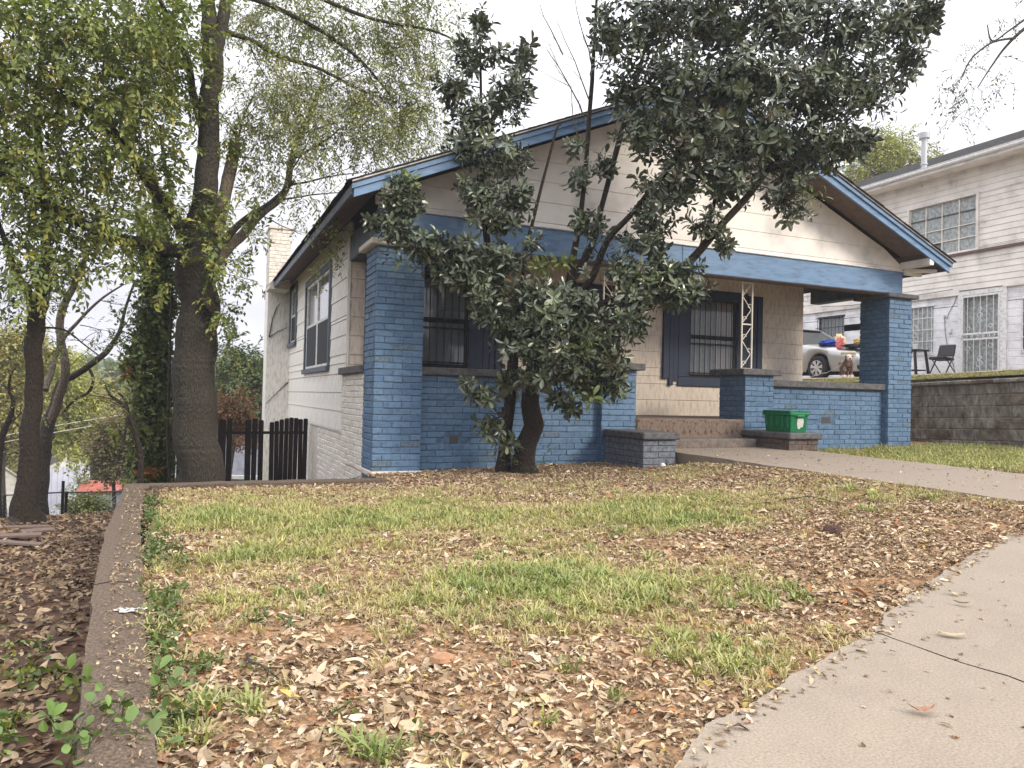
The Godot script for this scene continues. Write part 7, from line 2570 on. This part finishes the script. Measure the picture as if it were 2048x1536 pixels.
	for k in 8:
		var o := many("fallen_leaves", leaves[k], M["litter"], lx[k], lc[k])
		tag(o, sorts[k] + " fallen leaves over the yard", "leaves")
		var o2 := many("slope_leaves", leaves[k], M["litter"], sl[k], sc[k])
		tag(o2, sorts[k] + " brown leaf litter down the left slope", "leaves")
	# broadleaf weeds along the kerb and on the slope
	var weed := [spray_mesh(8, 0.08, 0.03, 0.022, 81, 0.3), rosette_mesh(9, 0.032, 0.022, 82), rosette_mesh(7, 0.038, 0.026, 83)]
	var wp := []
	for i in 420:
		var z := rng.randf_range(-7.6, -2.3)
		var edge := lerpf(-0.07, -0.36, (-z - 2.2) / 5.5)
		var x := edge + absf(rng.randfn()) * 0.07 + 0.01
		if nz.get_noise_2d(x * 2.0, z * 2.6 + 70.0) < -0.12:
			continue
		wp.append([Vector3(x, yh(x, z) + rng.randf_range(0.008, 0.04), z), Vector3(rng.randfn(), 1.2, rng.randfn()).normalized()])
	for q in [[380, 1130, 9], [540, 1250, 10], [420, 1340, 8], [560, 1350, 4], [350, 1450, 8], [700, 1440, 2], [850, 1480, 2], [330, 1040, 12]]:
		for k in q[2]:
			var p := gnd(q[0] + rng.randfn() * 22.0, q[1] + rng.randfn() * 7.0)
			wp.append([p + Vector3(0, 0.03, 0), Vector3(rng.randfn(), 1.4, rng.randfn()).normalized()])
	var wcols := [Color(0.07, 0.12, 0.035), Color(0.12, 0.18, 0.05), Color(0.18, 0.23, 0.08)]
	var holder := Node3D.new()
	put("kerb_weeds", holder, self)
	tag(holder, "low green broadleaf weeds lining the yard side of the kerb", "weeds")
	holder.set_meta("kind", "stuff")
	foliage(holder, weed, wp, "leaf", wcols, 0.5, 1.0, 0.3)
	var sw := []
	for i in 330:
		var p := gnd(rng.randf_range(-60, 175), 1540 - absf(rng.randfn()) * 130.0, true)
		if nz.get_noise_2d(p.x * 2.5, p.z * 2.5) < 0.05:
			continue
		sw.append([p + Vector3(0, rng.randf_range(0.03, 0.06), 0), Vector3(rng.randfn(), 1.4, rng.randfn()).normalized()])
	var h2 := Node3D.new()
	put("slope_weeds", h2, self)
	tag(h2, "green and yellow weeds among the litter low on the left slope", "weeds")
	h2.set_meta("kind", "stuff")
	foliage(h2, weed, sw, "leaf", [Color(0.06, 0.10, 0.03), Color(0.12, 0.17, 0.04), Color(0.24, 0.25, 0.06)], 0.55, 1.1, 0.3)
	# big leaved creeper in the near corner
	var cr := Node3D.new()
	put("creeper", cr, self)
	cr.position = gnd(200, 1520)
	tag(cr, "broad leaved green creeper spilling over the kerb in the near left corner", "plant")
	var cw := MB.new()
	for q in [[130, 1540, 300, 1370], [180, 1530, 310, 1430], [90, 1530, 200, 1450]]:
		var a := gnd(q[0], q[1]) + Vector3(0, 0.05, 0)
		var c := gnd(q[2], q[3]) + Vector3(0, 0.09, 0)
		twig(cw, a, c, 0.0035, 0.3)
	obj("stem", cw.mesh(), M["palebark"], cr)
	var cl := []
	for q in [[110, 1500], [140, 1490], [95, 1480], [165, 1520], [200, 1505], [240, 1480], [270, 1450], [285, 1490], [255, 1510], [215, 1470], [150, 1540], [70, 1535], [30, 1540], [190, 1535], [230, 1530], [270, 1525], [120, 1450], [290, 1425], [180, 1480], [60, 1500]]:
		var p := gnd(q[0] + rng.randfn() * 5.0, q[1] + rng.randfn() * 5.0)
		cl.append([p + Vector3(0, rng.randf_range(0.05, 0.11), 0), Vector3(rng.randfn() * 0.5, 1.0, rng.randfn() * 0.5).normalized()])
	foliage(cr, [rosette_mesh(4, 0.045, 0.034, 91), spray_mesh(5, 0.10, 0.05, 0.036, 92, 0.4)], cl, "leaf", [Color(0.08, 0.15, 0.035), Color(0.17, 0.26, 0.07)], 0.6, 1.1, 0.6)

# places where the clay shows between drifts of leaves
func bare_here(x: float, z: float) -> float:
	var v := nz.get_noise_2d(x * 1.9 + 200.0, z * 2.6)
	return -1.1 * smoothstep(0.16, 0.42, v)

func under_drive(x: float, z: float, m: float) -> bool:
	# the edge of the front drive, as a line of z over x
	var e := [[0.2, -1.25], [1.19, -1.62], [1.7, -1.89], [2.6, -2.22], [3.3, -2.55], [4.5, -2.95], [6.2, -3.3], [12.5, -3.6]]
	for i in e.size() - 1:
		if x >= e[i][0] and x < e[i + 1][0]:
			var ze := lerpf(e[i][1], e[i + 1][1], (x - e[i][0]) / (e[i + 1][0] - e[i][0]))
			return z > ze + m
	return false


# =====================================================================  small things
func build_small_things() -> void:
	# dropped bottle by the left step wall
	var p := gnd(1318, 938)
	var b := MB.new()
	b.lathe(Transform3D(Basis.from_euler(Vector3(0.1, 0.9, PI / 2 - 0.1)), p + Vector3(0.06, 0.04, 0)), [Vector2(0, 0), Vector2(0.03, 0.0), Vector2(0.034, 0.02), Vector2(0.034, 0.11), Vector2(0.015, 0.14), Vector2(0.014, 0.16), Vector2(0, 0.16)], 14)
	var bt := obj("bottle", b.mesh(), M["whitepaint"])
	tag(bt, "crumpled white plastic bottle lying beside the left step wall", "bottle")
	var rc := MB.new()
	var p2 := gnd(1302, 940)
	rc.cham(Transform3D(Basis.from_euler(Vector3(0.3, 0.5, 0.2)), p2 + Vector3(0, 0.025, 0)), Vector3(0.05, 0.03, 0.04), 0.008)
	var ro := obj("red_wrapper", rc.mesh(), mat("redwrap", Color8(170, 60, 44), 0.6))
	tag(ro, "small red wrapper just left of the white bottle", "litter")
	# stones
	var stones := [[820, 1462, 0.035, "pale round stone near the bottom of the yard", Color8(196, 160, 132)], [940, 1184, 0.03, "whitish broken stone in the middle of the yard", Color8(214, 206, 196)], [1665, 1066, 0.06, "dark brown lump of earth near the front walk", Color8(70, 48, 40)], [1445, 935, 0.03, "white chip of stone beside the front walk", Color8(214, 208, 200)], [545, 1022, 0.05, "whitish stone on the leaves right of the dark trunk", Color8(200, 180, 168)], [885, 1330, 0.05, "flat tan clay lump in the near yard", Color8(160, 122, 92)]]
	for s in stones:
		var q := gnd(s[0], s[1])
		if s[0] == 545:
			q = gnd(195, 1050, true)
		var m := MB.new()
		m.col = (s[4] as Color).srgb_to_linear()
		var grid := []
		var r: float = s[2]
		for i in 8:
			var row := []
			for j in 12:
				var th := PI * i / 7.0
				var ph := TAU * j / 12.0
				var d := Vector3(sin(th) * cos(ph), cos(th) * 0.6, sin(th) * sin(ph))
				row.append(q + Vector3(0, r * 0.3, 0) + d * r * (1.0 + 0.5 * nz.get_noise_3dv(d * 3.0 + q * 5.0)))
			grid.append(row)
		for i in 7:
			for j in 12:
				m.quad(grid[i][j], grid[i][(j + 1) % 12], grid[i + 1][(j + 1) % 12], grid[i + 1][j])
		var o := obj("stone", m.mesh(), M["vcol"])
		tag(o, s[3], "stone")
	# sticks
	var sticks := [[495, 1320, 575, 1380, 0.007, "grey forked stick lying in the left of the near yard"], [1560, 1005, 1690, 1012, 0.006, "long thin stick lying before the front walk"], [700, 962, 760, 960, 0.008, "short stick at the foot of the blue corner column"], [1130, 965, 1175, 1000, 0.005, "pale bent twig on the litter under the magnolia"]]
	for s in sticks:
		var a := gnd(s[0], s[1]) + Vector3(0, 0.02, 0)
		var c := gnd(s[2], s[3]) + Vector3(0, 0.012, 0)
		var m := MB.new()
		twig(m, a, c, s[4], 0.0)
		twig(m, a.lerp(c, 0.4), a.lerp(c, 0.7) + Vector3(0.06, 0.03, 0.05), s[4] * 0.6, 0.0)
		var o := obj("stick", m.mesh(), M["bark"])
		tag(o, s[5], "stick")
	# single leaves blown on to the drive
	var lone := [[1845, 1448, 0.09, "reddish curled leaf alone on the drive", Color(0.30, 0.15, 0.09)], [1905, 1290, 0.10, "long tan leaf on the drive beyond the joint", Color(0.46, 0.32, 0.18)], [1785, 1324, 0.03, "tiny dark leaf scrap on the drive left of the joint", Color(0.08, 0.06, 0.05)], [1440, 1478, 0.04, "small dark scrap at the near end of the drive", Color(0.1, 0.07, 0.05)], [1925, 1226, 0.07, "thin dark pine needle bundle far on the drive", Color(0.12, 0.08, 0.05)]]
	for i in lone.size():
		var s: Array = lone[i]
		var q := gnd(s[0], s[1])
		var o := obj("lone_leaf", dry_leaf(100 + i, s[2], float(s[2]) * 0.34), null, self, Transform3D(Basis.from_euler(Vector3(0, rng.randf_range(-0.8, -0.2), 0)), q + Vector3(0, 0.042, 0)))
		var m := StandardMaterial3D.new()
		m.albedo_color = (s[4] as Color).linear_to_srgb()
		m.roughness = 0.8
		m.cull_mode = BaseMaterial3D.CULL_DISABLED
		o.material_override = m
		tag(o, s[3], "leaf")
